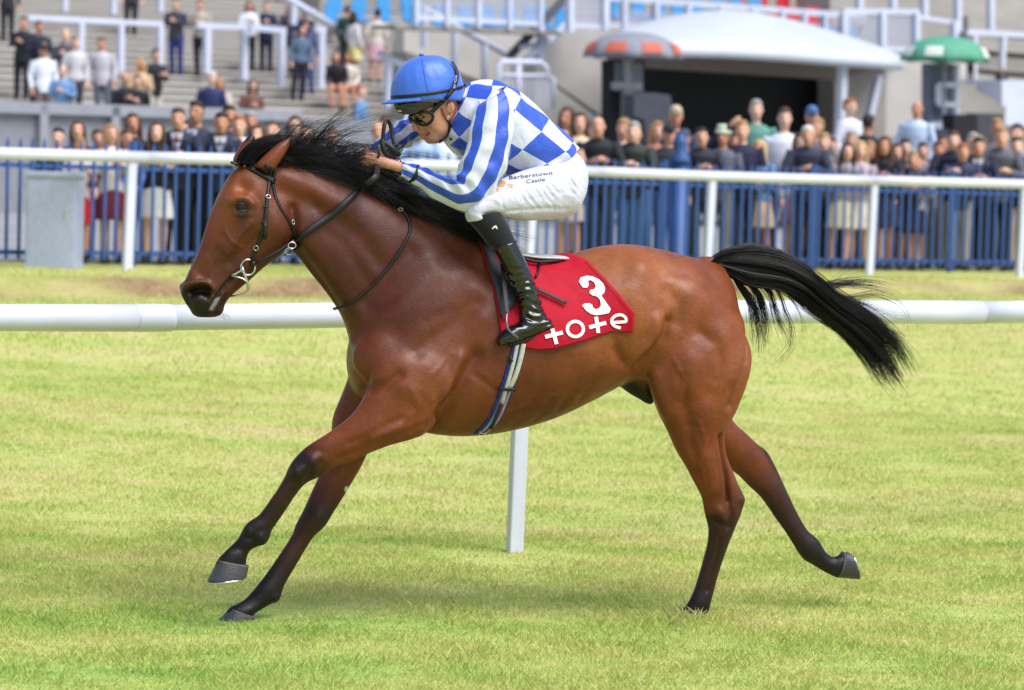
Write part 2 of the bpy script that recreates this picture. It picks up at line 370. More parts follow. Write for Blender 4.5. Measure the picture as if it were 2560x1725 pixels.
# ---------------------------------------------------------------- galvanised cabinet in front of the fence
cp, ct_ = col_w(130, .55, lambda t: plateau(t) + .3); cb_ = empty('metal_cabinet', TW(ct_, .50, plateau(ct_) - .02), A2 - math.radians(48))
tag(cb_, 'grey galvanised metal cabinet standing in front of the blue fence', 'cabinet')
m, N, L, P_ = nt('galvanised_zinc'); P_.inputs['Metallic'].default_value = .15; P_.inputs['Roughness'].default_value = .5
tc = N.new('ShaderNodeTexCoord'); vo = N.new('ShaderNodeTexVoronoi'); vo.inputs['Scale'].default_value = 28; L.new(tc.outputs['Object'], vo.inputs['Vector']); rz_ = ramp(N, [(0, srgb(166, 174, 200)), (1, srgb(180, 187, 212))]); L.new(vo.outputs['Color'], rz_.inputs[0]); L.new(rz_.outputs[0], P_.inputs['Base Color'])
M['zinc'] = m
MB().box((0, 0, .47), (.50, .34, .90), 0, .006).build('body', m, cb_)
MB().box((0, 0, .945), (.54, .38, .05), 0, .008).build('lid', m, cb_)
MB().box((0, -.173, .47), (.46, .008, .82), 0, .003).build('door', m, cb_)
MB().box((0, 0, .03), (.52, .36, .06), 0, .004).build('plinth', m, cb_)
MB().box((.15, -.18, .55), (.02, .012, .08), 0, .003).build('handle', M['steel'], cb_)
# ---------------------------------------------------------------- grandstand
M['concrete'] = mat_plain('pale_concrete', srgb(190, 184, 177), .85, var=.16, nscale=.9, bump=.4, bscale=30)
M['concrete_dark'] = mat_plain('weathered_concrete', srgb(152, 145, 138), .9, var=.22, nscale=.8, bump=.4, bscale=30)
M['step_concrete'] = mat_plain('terrace_concrete', srgb(164, 158, 151), .9, var=.2, nscale=.7, bump=.35, bscale=25, vec_scale=(.4, 1, 3))
M['grey_steel'] = mat_plain('grey_painted_steel', srgb(150, 152, 158), .5, var=.1)
M['black'] = mat_plain('black_cloth', srgb(22, 22, 27), .8, var=.3, nscale=1.5)
M['seat_blue'] = mat_plain('blue_seat', srgb(70, 150, 205), .45); M['seat_red'] = mat_plain('red_seat', srgb(200, 52, 62), .45)
W_S = tw_of(at(200, 290, 60))[1]                       # front of the stand
STEP_T, STEP_H, Z_S, Z_P = .95, .17, 1.15, 2.36
gs = empty('grandstand', TW(0, W_S, plateau(0)), A2); gs_o = Vector(gs.location); GSI = gs.matrix_world
tag(gs, 'concrete terraced grandstand with stepped standing rows behind the crowd', 'grandstand')
Rm = Matrix.Rotation(-A2, 3, 'Z')
def gl_(p): return Rm @ (Vector(p) - gs_o)             # world -> stand frame
T_L = col_w(-400, W_S, lambda t: 2.0)[1]; T_R = col_w(1010, W_S, lambda t: 2.4)[1]
def step_box(i, t0, t1, name='step', z0=Z_S, parent=gs, h=STEP_H):
    w0 = W_S + .4 + STEP_T * i; zt = z0 + h * i
    a = gl_(TW(t0, w0, zt - h - .02)); b = gl_(TW(t1, w0 + STEP_T + .05, zt))
    mb = MB(); mb.box(((a.x + b.x) / 2, (a.y + b.y) / 2, (a.z + b.z) / 2), (b.x - a.x, b.y - a.y, b.z - a.z)); nz2 = MB(); nz2.box(((a.x + b.x) / 2, a.y - .012, b.z - .02), (b.x - a.x, .05, .045)); nz2.build('nosing', M['concrete'], parent); return mb.build(name, M['step_concrete'], parent)
for i in range(34): step_box(i, T_L, T_R + i * .8)
a = gl_(TW(T_L, W_S + .02, plateau(0) - .3)); b = gl_(TW(T_R, W_S + .3, Z_P - .10)); MB().box(((a.x + b.x) / 2, (a.y + b.y) / 2, (a.z + b.z) / 2), (b.x - a.x, b.y - a.y, b.z - a.z)).build('front_wall', mat_plain('grey_wall', srgb(136, 137, 142), .8, var=.12), gs)
a = gl_(TW(T_L, W_S - .12, Z_P - .16)); b = gl_(TW(T_R - 2.5, W_S + .10, Z_P + .04)); MB().box(((a.x + b.x) / 2, (a.y + b.y) / 2, (a.z + b.z) / 2), (b.x - a.x, b.y - a.y, b.z - a.z)).build('coping', M['grey_steel'], gs)
for px in (-60, 106, 285): 
    p = gl_(on_w(px, 340, W_S - .06)); MB().box((p.x, p.y, (Z_P + plateau(0)) / 2 - gs_o.z), (.16, .12, Z_P - plateau(0))).build('wall_post', M['grey_steel'], gs)
def terrace_point(px, i, k=.45):
    return col_w(px, W_S + .4 + STEP_T * (i + k), lambda t: Z_S + STEP_H * i)[0]
def prism(name, pts, w, depth, mat, parent=None, label=None, cat=None, smooth=False):
    """upright block: outline measured on the plane w, running depth metres back"""
    f0 = [on_w(x, y, w) for x, y in pts]; o = f0[0].copy() if parent is None else Vector((0, 0, 0))
    n = len(f0); vs = [p - o for p in f0] + [p + N2 * depth - o for p in f0]
    fs = [tuple(range(n)), tuple(range(2 * n - 1, n - 1, -1))] + [(k, n + k, n + (k + 1) % n, (k + 1) % n) for k in range(n)]
    if parent is not None:
        inv = parent.matrix_world.inverted(); vs = [inv @ v for v in vs]
    ob = MB().add(vs, fs).build(name, mat, parent, smooth)
    if parent is None: ob.location = o; tag(ob, label, cat)
    bm = bmesh.new(); bm.from_mesh(ob.data); bmesh.ops.recalc_face_normals(bm, faces=bm.faces); bm.to_mesh(ob.data); bm.free()
    return ob
bpy.context.view_layer.update()
def rail_thing(name, w, label, cat, group=None):
    o = empty(name, TW(0, w, 0), A2); tag(o, label, cat, group); bpy.context.view_layer.update(); return o
def tube_px(parent, name, pts, w, r, mat=None, n=8):
    inv = parent.matrix_world.inverted(); return MB().tube([inv @ on_w(x, y, w) for x, y in pts], r, n).build(name, mat or M['white_paint'], parent, True)
def bar_px(parent, name, p0, p1, w, wd, hd=None, mat=None):
    inv = parent.matrix_world.inverted(); a, b = inv @ on_w(*p0, w), inv @ on_w(*p1, w); return MB().bar(a, b, wd, hd or wd, up=(0, 1, 0)).build(name, mat or M['white_paint'], parent)
# crush barriers on the terraces
def barrier(top, posts, w, label, thick=.10):
    o = rail_thing('crush_barrier', w, label, 'barrier', 'white crush barriers on the terraces')
    bar_px(o, 'top_rail', top[0], top[1], w, thick)
    for x, y0, y1 in posts: bar_px(o, 'post', (x, y0), (x - 2, y1), w, thick * 1.05)
barrier(((68, 45), (404, 60)), [(203, 50, 135), (303, 55, 180), (401, 58, 165)], W_S + 11.5, 'long white crush barrier on the terrace at upper left', .12)
barrier(((490, 63), (618, 67)), [(518, 66, 185), (611, 68, 200)], W_S + 11.5, 'white crush barrier between the beige coat woman and the white T-shirt woman', .14)
barrier(((624, 68), (712, 76)), [(704, 76, 218)], W_S + 11.2, 'short white crush barrier with people leaning behind it, below the white T-shirt woman', .14)
barrier(((786, 72), (812, 74)), [(803, 74, 220)], W_S + 11.2, 'white crush barrier end post beside the seated women', .14)
barrier(((140, -60), (430, -45)), [(163, -50, 30), (285, -48, 36), (402, -45, 30)], W_S + 18, 'white crush barrier cut by the top edge of the frame, upper left', .12)
hr = rail_thing('handrail', W_S + 12, 'pale sloping handrail coming down between the terrace blocks near the top', 'handrail'); tube_px(hr, 'rail', [(700, -15), (828, 62)], W_S + 12, .09); bar_px(hr, 'post', (734, 0), (733, 62), W_S + 12, .12)
hr = rail_thing('handrail', W_S + 4, 'white sloping handrail with one post beside the stairs left of the jockey cap', 'handrail'); tube_px(hr, 'rail', [(948, 134), (1100, 208)], W_S + 4, .08); bar_px(hr, 'post', (972, 140), (968, 268), W_S + 4, .12)

# the stair block and wall in the middle
prism('concrete_wall', [(1010, 62), (1345, 76), (1345, 470), (1010, 470)], W_S + 5.6, .3, M['concrete'], None, 'pale concrete wall below the white balcony, behind the jockey', 'wall')
prism('concrete_wall', [(1338, 150), (1400, 90), (1440, 70), (1600, 80), (1600, 480), (1338, 480)], W_S + 4.0, .4, M['concrete'], None, 'pale concrete wall left of the dark stage', 'wall')
prism('stair_parapet', [(1020, 130), (1290, 235), (1440, 330), (1440, 420), (1020, 420)], W_S + 4.9, .6, M['concrete_dark'], None, 'sloping grey concrete stair parapet behind the jockey back', 'wall')
prism('stair_wall', [(905, 60), (1015, 62), (1030, 250), (905, 200)], W_S + 16.5, .8, M['concrete_dark'], None, 'grey concrete stair flank behind the seated women', 'wall')
# balcony with white balustrade
bal = prism('balcony', [(990, 62), (1400, 78), (1400, 88), (990, 72)], W_S + 3.2, .8, M['concrete_dark'], None, 'concrete balcony edge with a dark underside above the stair wall', 'balcony')
def balustrade(label, rails, posts, panels, w, pt=.09):
    o = rail_thing('balustrade', w, label, 'balustrade', 'white balustrades of the stand')
    inv = o.matrix_world.inverted()
    for r in rails: bar_px(o, 'rail', r[0], r[1], w, r[2] if len(r) > 2 else .08)
    for x, y0, y1 in posts: bar_px(o, 'post', (x, y0), (x, y1), w - .06, pt)
    for x0, y0, x1, y1, x2, y2, x3, y3 in panels:        # wire infill, bar by bar
        a, b, c, d = [inv @ on_w(*p, w) for p in ((x0, y0), (x1, y1), (x2, y2), (x3, y3))]; mb = MB()
        nvb = max(4, int((b - a).length / .085))
        for k in range(1, nvb):
            t = k / nvb; mb.bar(a.lerp(b, t), d.lerp(c, t), .022, .022, up=(0, 1, 0))
        for k in range(1, 6):
            t = k / 6; mb.bar(a.lerp(d, t) + Vector((0, .03, 0)), b.lerp(c, t) + Vector((0, .03, 0)), .018, .018, up=(0, 1, 0))
        io = mb.build('wire_infill', M['white_paint'], o); io['kind'] = 'stuff'
    return o
balustrade('white wire balustrade along the balcony above the jockey', [((1036, 44), (1350, 60), .1), ((1036, -60), (1350, -45), .1)], [(1040, -60, 60), (1118, -60, 66), (1196, -55, 68), (1274, -52, 72), (1352, -50, 78)], [(1040, -58, 1350, -45, 1350, 60, 1040, 44)], W_S + 3.2)
balustrade('white wire balustrade left of the stage canopy', [((1415, 62), (1520, 68), .1), ((1415, -40), (1560, -35), .1)], [(1425, -40, 80), (1512, -40, 75)], [(1425, -38, 1512, -36, 1512, 68, 1425, 62)], W_S + 2.8, .14)
balustrade('white balustrade with the long top rail above the canopy and red seats', [((1500, -8), (2160, 42), .14), ((1505, 62), (2310, 128), .12)], [(1560, -8, 75), (1640, 0, 82), (1720, 6, 90), (1800, 12, 95), (1880, 18, 100), (1955, 24, 106), (2010, 28, 112), (2062, 34, 118), (2115, 38, 122)], [(1540, 20, 2115, 60, 2115, 118, 1540, 68)], W_S + 5.5, .13)
balustrade('white balustrade with a heavy end post right of the red seats', [((2105, 28), (2295, 30), .12), ((2105, 115), (2290, 126), .1), ((2290, 42), (2385, 56), .1)], [(2108, 36, 130), (2205, 28, 130), (2290, 30, 130), (2385, 52, 95)], [(2108, 40, 2290, 34, 2290, 118, 2108, 112)], W_S + 4.2, .16)
# stair handrails crossing behind the jockey
hr = rail_thing('handrail', W_S + 4.6, 'white stair handrail sloping down to the right behind the jockey cap', 'handrail')
tube_px(hr, 'rail', [(1060, 22), (1140, 66), (1290, 148)], W_S + 4.6, .075)
for x, y0, y1 in ((1062, 24, 120), (1137, 64, 168), (1212, 106, 205), (1286, 146, 220)): bar_px(hr, 'post', (x, y0), (x - 1, y1), W_S + 4.6, .11)
hr = rail_thing('handrail', W_S + 3.6, 'white stair handrail sloping down to the left from the balcony gate', 'handrail')
tube_px(hr, 'rail', [(1428, 52), (1355, 118), (1312, 152)], W_S + 3.6, .09); bar_px(hr, 'post', (1352, 62), (1350, 150), W_S + 3.6, .13); tube_px(hr, 'rail', [(1300, 118), (1345, 112)], W_S + 3.6, .06)
ds = rail_thing('stair_beam', W_S + 3.9, 'dark steel stair beam rising diagonally beside the balcony', 'beam'); bar_px(ds, 'beam', (1418, -10), (1275, 140), W_S + 3.9, .16, .1, mat_plain('dark_steel', srgb(92, 90, 98), .5))
gt = rail_thing('wire_gate', W_S + 2.4, 'white rounded wire gate at the foot of the stairs behind the jockey', 'gate')
tube_px(gt, 'frame', [(1248, 270), (1248, 165), (1256, 154), (1350, 156), (1364, 166), (1366, 190), (1382, 198), (1382, 272)], W_S + 2.4, .06); tube_px(gt, 'frame_bar', [(1248, 188), (1366, 190)], W_S + 2.4, .045); tube_px(gt, 'frame_bar', [(1296, 154), (1296, 270)], W_S + 2.4, .05)
mb = MB(); inv = gt.matrix_world.inverted()
for k in range(16): mb.bar(inv @ on_w(1252 + k * 8.2, 192, W_S + 2.4), inv @ on_w(1252 + k * 8.2, 270, W_S + 2.4), .028, .02, up=(0, 1, 0))
io = mb.build('wire_infill', M['white_paint'], gt); io['kind'] = 'stuff'
hr = rail_thing('handrail', W_S + 3.2, 'thin green handrail sloping down in front of the pale wall', 'handrail'); tube_px(hr, 'rail', [(1386, 210), (1500, 292)], W_S + 3.2, .035, mat_plain('green_paint', srgb(86, 104, 92), .5)); bar_px(hr, 'post', (1488, 284), (1486, 330), W_S + 3.2, .09)
# upper seating
def seat_me(col):
    mb = MB(); mb.box((0, 0, .42), (.44, .40, .05), 0, .02); mb.box((0, .20, .66), (.44, .05, .46), 0, .02); me = mesh_from('seat', mb.v, mb.f, False); me.materials.append(col); return me
sm_b, sm_r = seat_me(M['seat_blue']), seat_me(M['seat_red'])
tiers = empty('seating_tier', TW(0, W_S + 9, 0), A2); tag(tiers, 'upper tier of blue and red plastic seats behind the white balustrades', 'seating'); bpy.context.view_layer.update(); ti = tiers.matrix_world.inverted()
for (x0, x1, y, me, w) in ((840, 1035, 30, sm_b, W_S + 18), (850, 1030, 5, sm_b, W_S + 19), (1060, 1340, 40, sm_b, W_S + 9), (1375, 1420, 45, sm_b, W_S + 9), (1560, 1900, 22, sm_b, W_S + 9), (1850, 2140, 42, sm_r, W_S + 9), (1860, 2080, 8, sm_r, W_S + 10.2), (1930, 2140, 88, sm_b, W_S + 7.6)):
    pa, pb = ti @ on_w(x0, y, w), ti @ on_w(x1, y, w); n = max(2, int((pb - pa).length / .52))
    for k in range(n):
        p = pa.lerp(pb, k / (n - 1)); s_ = link_obj('seat', me, None, tiers); s_.location = p - Vector((0, 0, .65)); s_.rotation_euler = (0, 0, rng.normal(0, .02))
    mid = (pa + pb) / 2; MB().box((mid.x, mid.y + .2, mid.z - .9), ((pb - pa).length + .6, 1.0, .5)).build('tier_step', M['step_concrete'], tiers)
# wall and terraces closing the view at the top
prism('upper_terrace', [(800, -60), (2700, 20), (2700, 300), (800, 120)], W_S + 24, 2.0, M['concrete_dark'], None, 'grey upper terrace of the stand behind the balustrades', 'terrace')
prism('concrete_terrace', [(2075, -40), (2700, 0), (2700, 330), (2330, 330), (2330, 150), (2075, 100)], W_S + 9, 1.2, M['step_concrete'], None, 'grey concrete terrace at the upper right behind the green parasol', 'terrace')
for k, (x0, y0, x1, y1) in enumerate(((2420, 40, 2700, 62), (2420, 88, 2700, 112), (2420, 136, 2700, 160), (2440, 184, 2700, 210))):
    prism('terrace_step', [(x0, y0), (x1, y1), (x1, y1 + 34), (x0, y0 + 34)], W_S + 8.6 - .5 * k, .9, M['step_concrete'], None, 'concrete terrace step at the upper right edge, %s from the top' % ('first', 'second', 'third', 'fourth')[k], 'step')
up = rail_thing('crush_barrier', W_S + 7, 'white crush barrier on the terrace right of the green parasol', 'barrier', 'white crush barriers on the terraces')
bar_px(up, 'top_rail', (2415, 80), (2640, 92), W_S + 7, .14); bar_px(up, 'post', (2436, 82), (2434, 200), W_S + 7, .13); bar_px(up, 'post', (2508, 86), (2504, 172), W_S + 7, .13)
for nm, x, y1 in (('first', 2148, 30), ('second', 2232, 22), ('third', 2310, 45), ('fourth', 2394, 80), ('fifth', 2476, 75)):
    up = rail_thing('steel_post', W_S + 7.6, '%s from left of the tall white steel posts cut by the frame top at right' % nm, 'post', 'tall white posts at the upper right'); bar_px(up, 'shaft', (x, -40), (x, y1), W_S + 7.6, .16)
# ---------------------------------------------------------------- stage with white canopy
W_ST = W_S - 1.0
stage = rail_thing('stage_canopy', W_ST, 'white domed stage canopy with a dark open front behind the crowd', 'stage')
inv = stage.matrix_world.inverted()
arc_top = [(1490, 112), (1530, 86), (1580, 66), (1650, 45), (1730, 31), (1810, 26), (1890, 33), (1970, 50), (2060, 76), (2150, 104), (2250, 140)]
edge = [(1490, 118), (1565, 116), (1640, 115), (1720, 116), (1800, 118), (1880, 122), (1960, 128), (2040, 134), (2120, 141), (2190, 146), (2250, 150)]
vs = []; fs = []; nA = len(arc_top); LV = 9
for j in range(LV):
    v = j / (LV - 1)
    for a_, e_ in zip(arc_top, edge):
        A_ = on_w(*a_, W_ST + 3.5); E_ = on_w(*e_, W_ST - 1.2); p = E_.lerp(A_, v); p.z = E_.z + (A_.z - E_.z) * math.sin(v * math.pi / 2) ** .9; vs.append(inv @ p)
for j in range(LV - 1):
    for i in range(nA - 1): fs.append((j * nA + i, j * nA + i + 1, (j + 1) * nA + i + 1, (j + 1) * nA + i))
m = mat_plain('white_canopy', srgb(194, 198, 204), .65, var=.08, nscale=.8)
o = MB().add(vs, fs).build('roof_skin', m, stage, True); s_ = o.modifiers.new('t', 'SOLIDIFY'); s_.thickness = .06
MB().tube([inv @ on_w(x, y + 12, W_ST - 1.25) for x, y in edge], .12, 10).build('fascia', m, stage, True)
pv = [(1490, 128), (1800, 130), (2060, 148), (2250, 164)]; 
prism('soffit', [(1545, 140), (1800, 142), (2060, 160), (2190, 172), (2100, 200), (1545, 165)], W_ST + 1.0, .3, mat_plain('soffit_cloth', srgb(120, 110, 104), .8), stage)
prism('back_cloth', [(1540, 130), (2115, 150), (2115, 470), (1540, 470)], W_ST + 3.0, .3, M['black'], stage)
bar_px(stage, 'pole', (2106, 160), (2098, 470), W_ST - 1.0, .16); bar_px(stage, 'pole', (2196, 190), (2160, 345), W_ST + .6, .16); 
prism('stage_wall', [(2085, 176), (2215, 180), (2215, 470), (2085, 470)], W_ST + 2.0, .5, M['concrete_dark'], stage)
prism('concrete_wall', [(2210, 150), (2440, 150), (2440, 480), (2210, 480)], W_S + 1.5, 1.0, M['concrete'], None, 'pale concrete wall right of the stage, behind the bald man', 'wall')
prism('stage_deck', [(2085, 335), (2330, 345), (2330, 470), (2085, 470)], W_ST - 1.5, 2.5, mat_plain('grey_deck', srgb(168, 170, 172), .6), None, 'grey raised deck beside the stage where the bald man stands', 'deck')
prism('ramp_parapet', [(2385, 192), (2515, 268), (2512, 330), (2385, 330)], W_S - .6, .6, M['concrete_dark'], None, 'grey sloping concrete ramp parapet under the green parasol', 'wall')
prism('white_hut', [(2505, 200), (2720, 210), (2720, 325), (2505, 312)], W_S - .4, 1.5, M['white_paint'], None, 'white painted block at the right edge behind the crowd', 'wall')
# towers with parasols and sound gear
def parasol(label, px, y_top, y_rim, half_px, w, mat, panels=None, tower=None):
    c = on_w(px, y_rim, w); top = on_w(px, y_top, w); s = (c - CAM).dot(_f) / F_PX; R_ = half_px * s; Hh = top.z - c.z; o = empty('parasol', c); tag(o, label, 'parasol', 'parasols over the sound towers'); n = 8
    vs, fs = [], []; sub = 6
    for j in range(9):
        v = j / 8
        for k in range(n * sub):
            a = 2 * math.pi * k / (n * sub); fr = (k % sub) / sub; sag = 1 - .05 * math.sin(fr * math.pi) * v
            r_ = R_ * math.sin(v * math.pi / 2) ** 1.0 * (v * .25 + .75 if False else 1) * sag if v > 0 else .001; vs.append((r_ * math.cos(a), r_ * math.sin(a), Hh * (math.cos(v * math.pi / 2) ** .95) + .03 * math.sin(fr * math.pi) * v))
    nn = n * sub
    for j in range(8):
        for k in range(nn): fs.append((j * nn + k, j * nn + (k + 1) % nn, (j + 1) * nn + (k + 1) % nn, (j + 1) * nn + k))
    cn = MB().add(vs, fs).build('canopy', mat, o, True); sd = cn.modifiers.new('t', 'SOLIDIFY'); sd.thickness = .015
    if panels:
        for k in range(n):
            pv_, pf_ = [], []
            for jj in range(4):
                v = .66 + .26 * jj / 3
                for ii in range(5):
                    a = 2 * math.pi * ((k + .22 + .56 * ii / 4) / n); r_ = R_ * math.sin(v * math.pi / 2) + .02; pv_.append((r_ * math.cos(a) * .99, r_ * math.sin(a) * .99, Hh * math.cos(v * math.pi / 2) ** .95 + .035))
            for jj in range(3):
                for ii in range(4): pf_.append((jj * 5 + ii, jj * 5 + ii + 1, jj * 5 + 6 + ii, jj * 5 + 5 + ii))
            if panels[1] is None or k in panels[1]: MB().add(pv_, pf_).build('print_panel', panels[0], cn, True)
    MB().tube([(0, 0, Hh), (0, 0, -2.2)], .03, 8).build('pole', M['grey_steel'], o, True)
    for k in range(n):
        a = 2 * math.pi * k / n; MB().tube([(0, 0, Hh * .2), (R_ * math.cos(a) * .97, R_ * math.sin(a) * .97, .02)], .012, 5).build('rib', M['grey_steel'], o, True)
    return o
parasol('grey parasol with orange printed panels over the left sound tower', 1582, 82, 147, 124, W_ST - 3.2, mat_plain('grey_parasol', srgb(140, 140, 150), .7), (mat_plain('orange_print', srgb(196, 100, 78), .7), None))
parasol('green parasol with white print over the right sound tower', 2362, 92, 156, 110, W_ST - 3.2, mat_plain('green_parasol', srgb(88, 160, 130), .7), (mat_plain('pale_print', srgb(214, 226, 214), .7), (2, 4, 5, 7, 0)))
def tower(label, rects, w, bars):
    o = rail_thing('sound_tower', w, label, 'tower', 'sound towers under the parasols')
    for nm, pts, mat, dp in rects: prism(nm, pts, w, dp, mat, o)
    for p0, p1, wd, mat in bars: bar_px(o, 'truss_bar', p0, p1, w - .15, wd, None, mat)
M['dark_grey'] = mat_plain('dark_grey_case', srgb(62, 64, 74), .6, var=.2); M['mid_grey'] = mat_plain('blue_grey_panel', srgb(112, 118, 134), .6, var=.2)
tower('black sound tower under the grey and orange parasol', [('cabinet', [(1526, 150), (1612, 150), (1612, 420), (1526, 420)], M['black'], .25), ('speaker_panel', [(1534, 156), (1560, 156), (1560, 228), (1534, 228)], M['mid_grey'], -.08), ('speaker_panel', [(1568, 156), (1600, 156), (1600, 232), (1568, 232)], M['mid_grey'], -.08)], W_ST - 3.0, [((1566, 150), (1564, 300), .12, M['grey_steel']), ((1534, 214), (1600, 216), .14, M['grey_steel'])])
tower('blue-grey sound tower with white frame under the green parasol', [('cabinet', [(2327, 158), (2382, 158), (2382, 308), (2327, 308)], M['mid_grey'], .25)], W_ST - 3.0, [((2346, 212), (2392, 212), .1, M['white_paint']), ((2346, 212), (2346, 260), .1, M['white_paint']), ((2346, 260), (2392, 262), .1, M['white_paint']), ((2390, 160), (2390, 300), .1, M['white_paint']), ((2360, 158), (2360, 300), .07, M['grey_steel']), ((2325, 312), (2420, 316), .14, M['white_paint'])])
prism('covered_speaker', [(1585, 236), (1640, 232), (1676, 238), (1680, 262), (1668, 330), (1668, 400), (1620, 400), (1612, 300), (1585, 290)], W_ST - 4.0, .3, M['dark_grey'], None, 'dark grey covered speaker leaning in front of the black sound tower', 'speaker')
prism('speaker_box', [(2384, 286), (2444, 286), (2444, 380), (2384, 380)], W_ST - 4.0, .3, M['black'], None, 'black speaker box right of the blue-grey tower', 'speaker')
prism('speaker_box', [(2443, 283), (2508, 284), (2508, 380), (2443, 380)], W_ST - 3.8, .3, M['dark_grey'], None, 'dark grey speaker box right of the black one', 'speaker')
prism('stage_box', [(2330, 322), (2370, 322), (2370, 352), (2330, 352)], W_ST - 4.4, .5, mat_plain('navy_case', srgb(34, 48, 74), .6), None, 'small navy case on the deck near the blue-grey tower', 'case')
# ---------------------------------------------------------------- the horse
YAW = math.radians(18.0)
HF = Vector((-math.cos(YAW), -math.sin(YAW), 0))      # where the horse faces
HL = Vector((math.sin(YAW), -math.cos(YAW), 0))       # its left side (towards the camera)
HO = at(*Z('U', 1180, 900), 13.93); HO.z = 0.0        # point on the ground below the girth
horse = empty('horse', HO)
horse.matrix_world = Matrix(((HF.x, HL.x, 0, HO.x), (HF.y, HL.y, 0, HO.y), (0, 0, 1, 0), (0, 0, 0, 1)))
H_INV = horse.matrix_world.inverted()
tag(horse, 'bay racehorse at full gallop with black mane, tail and lower legs', 'horse')
def Q(px, py, off=0.0):
    """point of the horse's own frame seen at a pixel, on the vertical plane off metres left of its spine"""
    v = ray(px, py); d = (off - (CAM - HO).dot(HL)) / v.dot(HL)
    return H_INV @ (CAM + v * d)
def q(reg, x, y, off=0.0):
    return Q(*Z(reg, x, y), off)

def loft(st, n=28, cap=True):
    """st: (edge point a, edge point b, lateral centre, half width, exponent, widest place 0..1 from b) -> verts, faces"""
    vs = []; fs = []
    for s in st:
        a = Vector(s[0]); b = Vector(s[1]); hw = s[2]; e = s[3] if len(s) > 3 else 2.0; wp = s[4] if len(s) > 4 else 0.5
        c = (a + b) / 2; ax = (a - b) / 2
        for k in range(n):
            t = 2 * math.pi * k / n; ct, sn = math.cos(t), math.sin(t)
            x = abs(ct) ** (2 / e) * (1 if ct >= 0 else -1); y = abs(sn) ** (2 / e) * (1 if sn >= 0 else -1)
            sh = (wp - 0.5) * 2 * (1 - x * x)
            vs.append(c + ax * (x + sh * 0.9) + Vector((0, 1, 0)) * (hw * y))
    m = len(st)
    for i in range(m - 1):
        for k in range(n):
            fs.append((i * n + k, i * n + (k + 1) % n, (i + 1) * n + (k + 1) % n, (i + 1) * n + k))
    if cap:
        fs.append(tuple(range(n - 1, -1, -1))); fs.append(tuple((m - 1) * n + k for k in range(n)))
    return vs, fs
def S(pa, pb, off, hw, e=2.0, wp=0.5):
    """station from two measured points (region, x, y)"""
    return (q(*pa, off), q(*pb, off), hw, e, wp)
def SS(reg, rows):
    return [S((reg, r[0], r[1]), (reg, r[2], r[3]), *r[4:]) for r in rows]
def catmull(st, per=3):
    """smooth in-between stations"""
    out = []
    A = np.array([list(s[0]) + list(s[1]) + list(s[2:5]) + [0] * 0 for s in [(x[0], x[1], x[2], x[3] if len(x) > 3 else 2.0, x[4] if len(x) > 4 else 0.5) for x in st]], float)
    m = len(A)
    for i in range(m - 1):
        p0, p1, p2, p3 = A[max(i - 1, 0)], A[i], A[i + 1], A[min(i + 2, m - 1)]
        for k in range(per):
            t = k / per
            v = 0.5 * ((2 * p1) + (-p0 + p2) * t + (2 * p0 - 5 * p1 + 4 * p2 - p3) * t * t + (-p0 + 3 * p1 - 3 * p2 + p3) * t ** 3)
            out.append(v)
    out.append(A[-1])
    return [(Vector(v[0:3]), Vector(v[3:6]), max(v[6], 0.003), v[7], v[8]) for v in out]
def fuse(name, pieces, voxel):
    """union of closed lofts as one continuous skin"""
    vs = []; fs = []
    for v, f in pieces:
        b = len(vs); vs += v; fs += [tuple(i + b for i in k) for k in f]
    me = mesh_from(name + '_raw', vs, fs)
    o = bpy.data.objects.new(name + '_raw', me); COL.objects.link(o)
    bm = bmesh.new(); bm.from_mesh(me); bmesh.ops.recalc_face_normals(bm, faces=bm.faces); bm.to_mesh(me); bm.free()
    md = o.modifiers.new('r', 'REMESH'); md.mode = 'VOXEL'; md.voxel_size = voxel; md.use_smooth_shade = True
    dg = bpy.context.evaluated_depsgraph_get()
    out = bpy.data.meshes.new_from_object(o.evaluated_get(dg)); out.name = name
    bpy.data.objects.remove(o); bpy.data.meshes.remove(me)
    return out
def get_co(me):
    a = np.empty(len(me.vertices) * 3, np.float32); me.vertices.foreach_get('co', a); return a.reshape(-1, 3).astype(float)
def set_co(me, a):
    me.vertices.foreach_set('co', a.astype(np.float32).ravel()); me.update()
def get_no(me):
    a = np.empty(len(me.vertices) * 3, np.float32); me.vertices.foreach_get('normal', a); return a.reshape(-1, 3).astype(float)
def smooth_co(me, co, iters, w):
    e = np.empty(len(me.edges) * 2, np.int32); me.edges.foreach_get('vertices', e); e = e.reshape(-1, 2); n = len(co)
    i = np.concatenate([e[:, 0], e[:, 1]]); j = np.concatenate([e[:, 1], e[:, 0]])
    deg = np.maximum(np.bincount(i, minlength=n), 1)
    for it in range(iters):
        f = 0.6 if it % 2 == 0 else -0.52         # keeps the volume
        avg = np.stack([np.bincount(i, co[j, k], minlength=n) for k in range(3)], 1) / deg[:, None]
        co = co + (avg - co) * (f * w)[:, None]
    return co
def plain_smooth(me, co, iters, w):
    e = np.empty(len(me.edges) * 2, np.int32); me.edges.foreach_get('vertices', e); e = e.reshape(-1, 2); n = len(co)
    i = np.concatenate([e[:, 0], e[:, 1]]); j = np.concatenate([e[:, 1], e[:, 0]])
    deg = np.maximum(np.bincount(i, minlength=n), 1)
    for it in range(iters):
        avg = np.stack([np.bincount(i, co[j, k], minlength=n) for k in range(3)], 1) / deg[:, None]
        co = co + (avg - co) * (0.5 * w)[:, None]
    return co
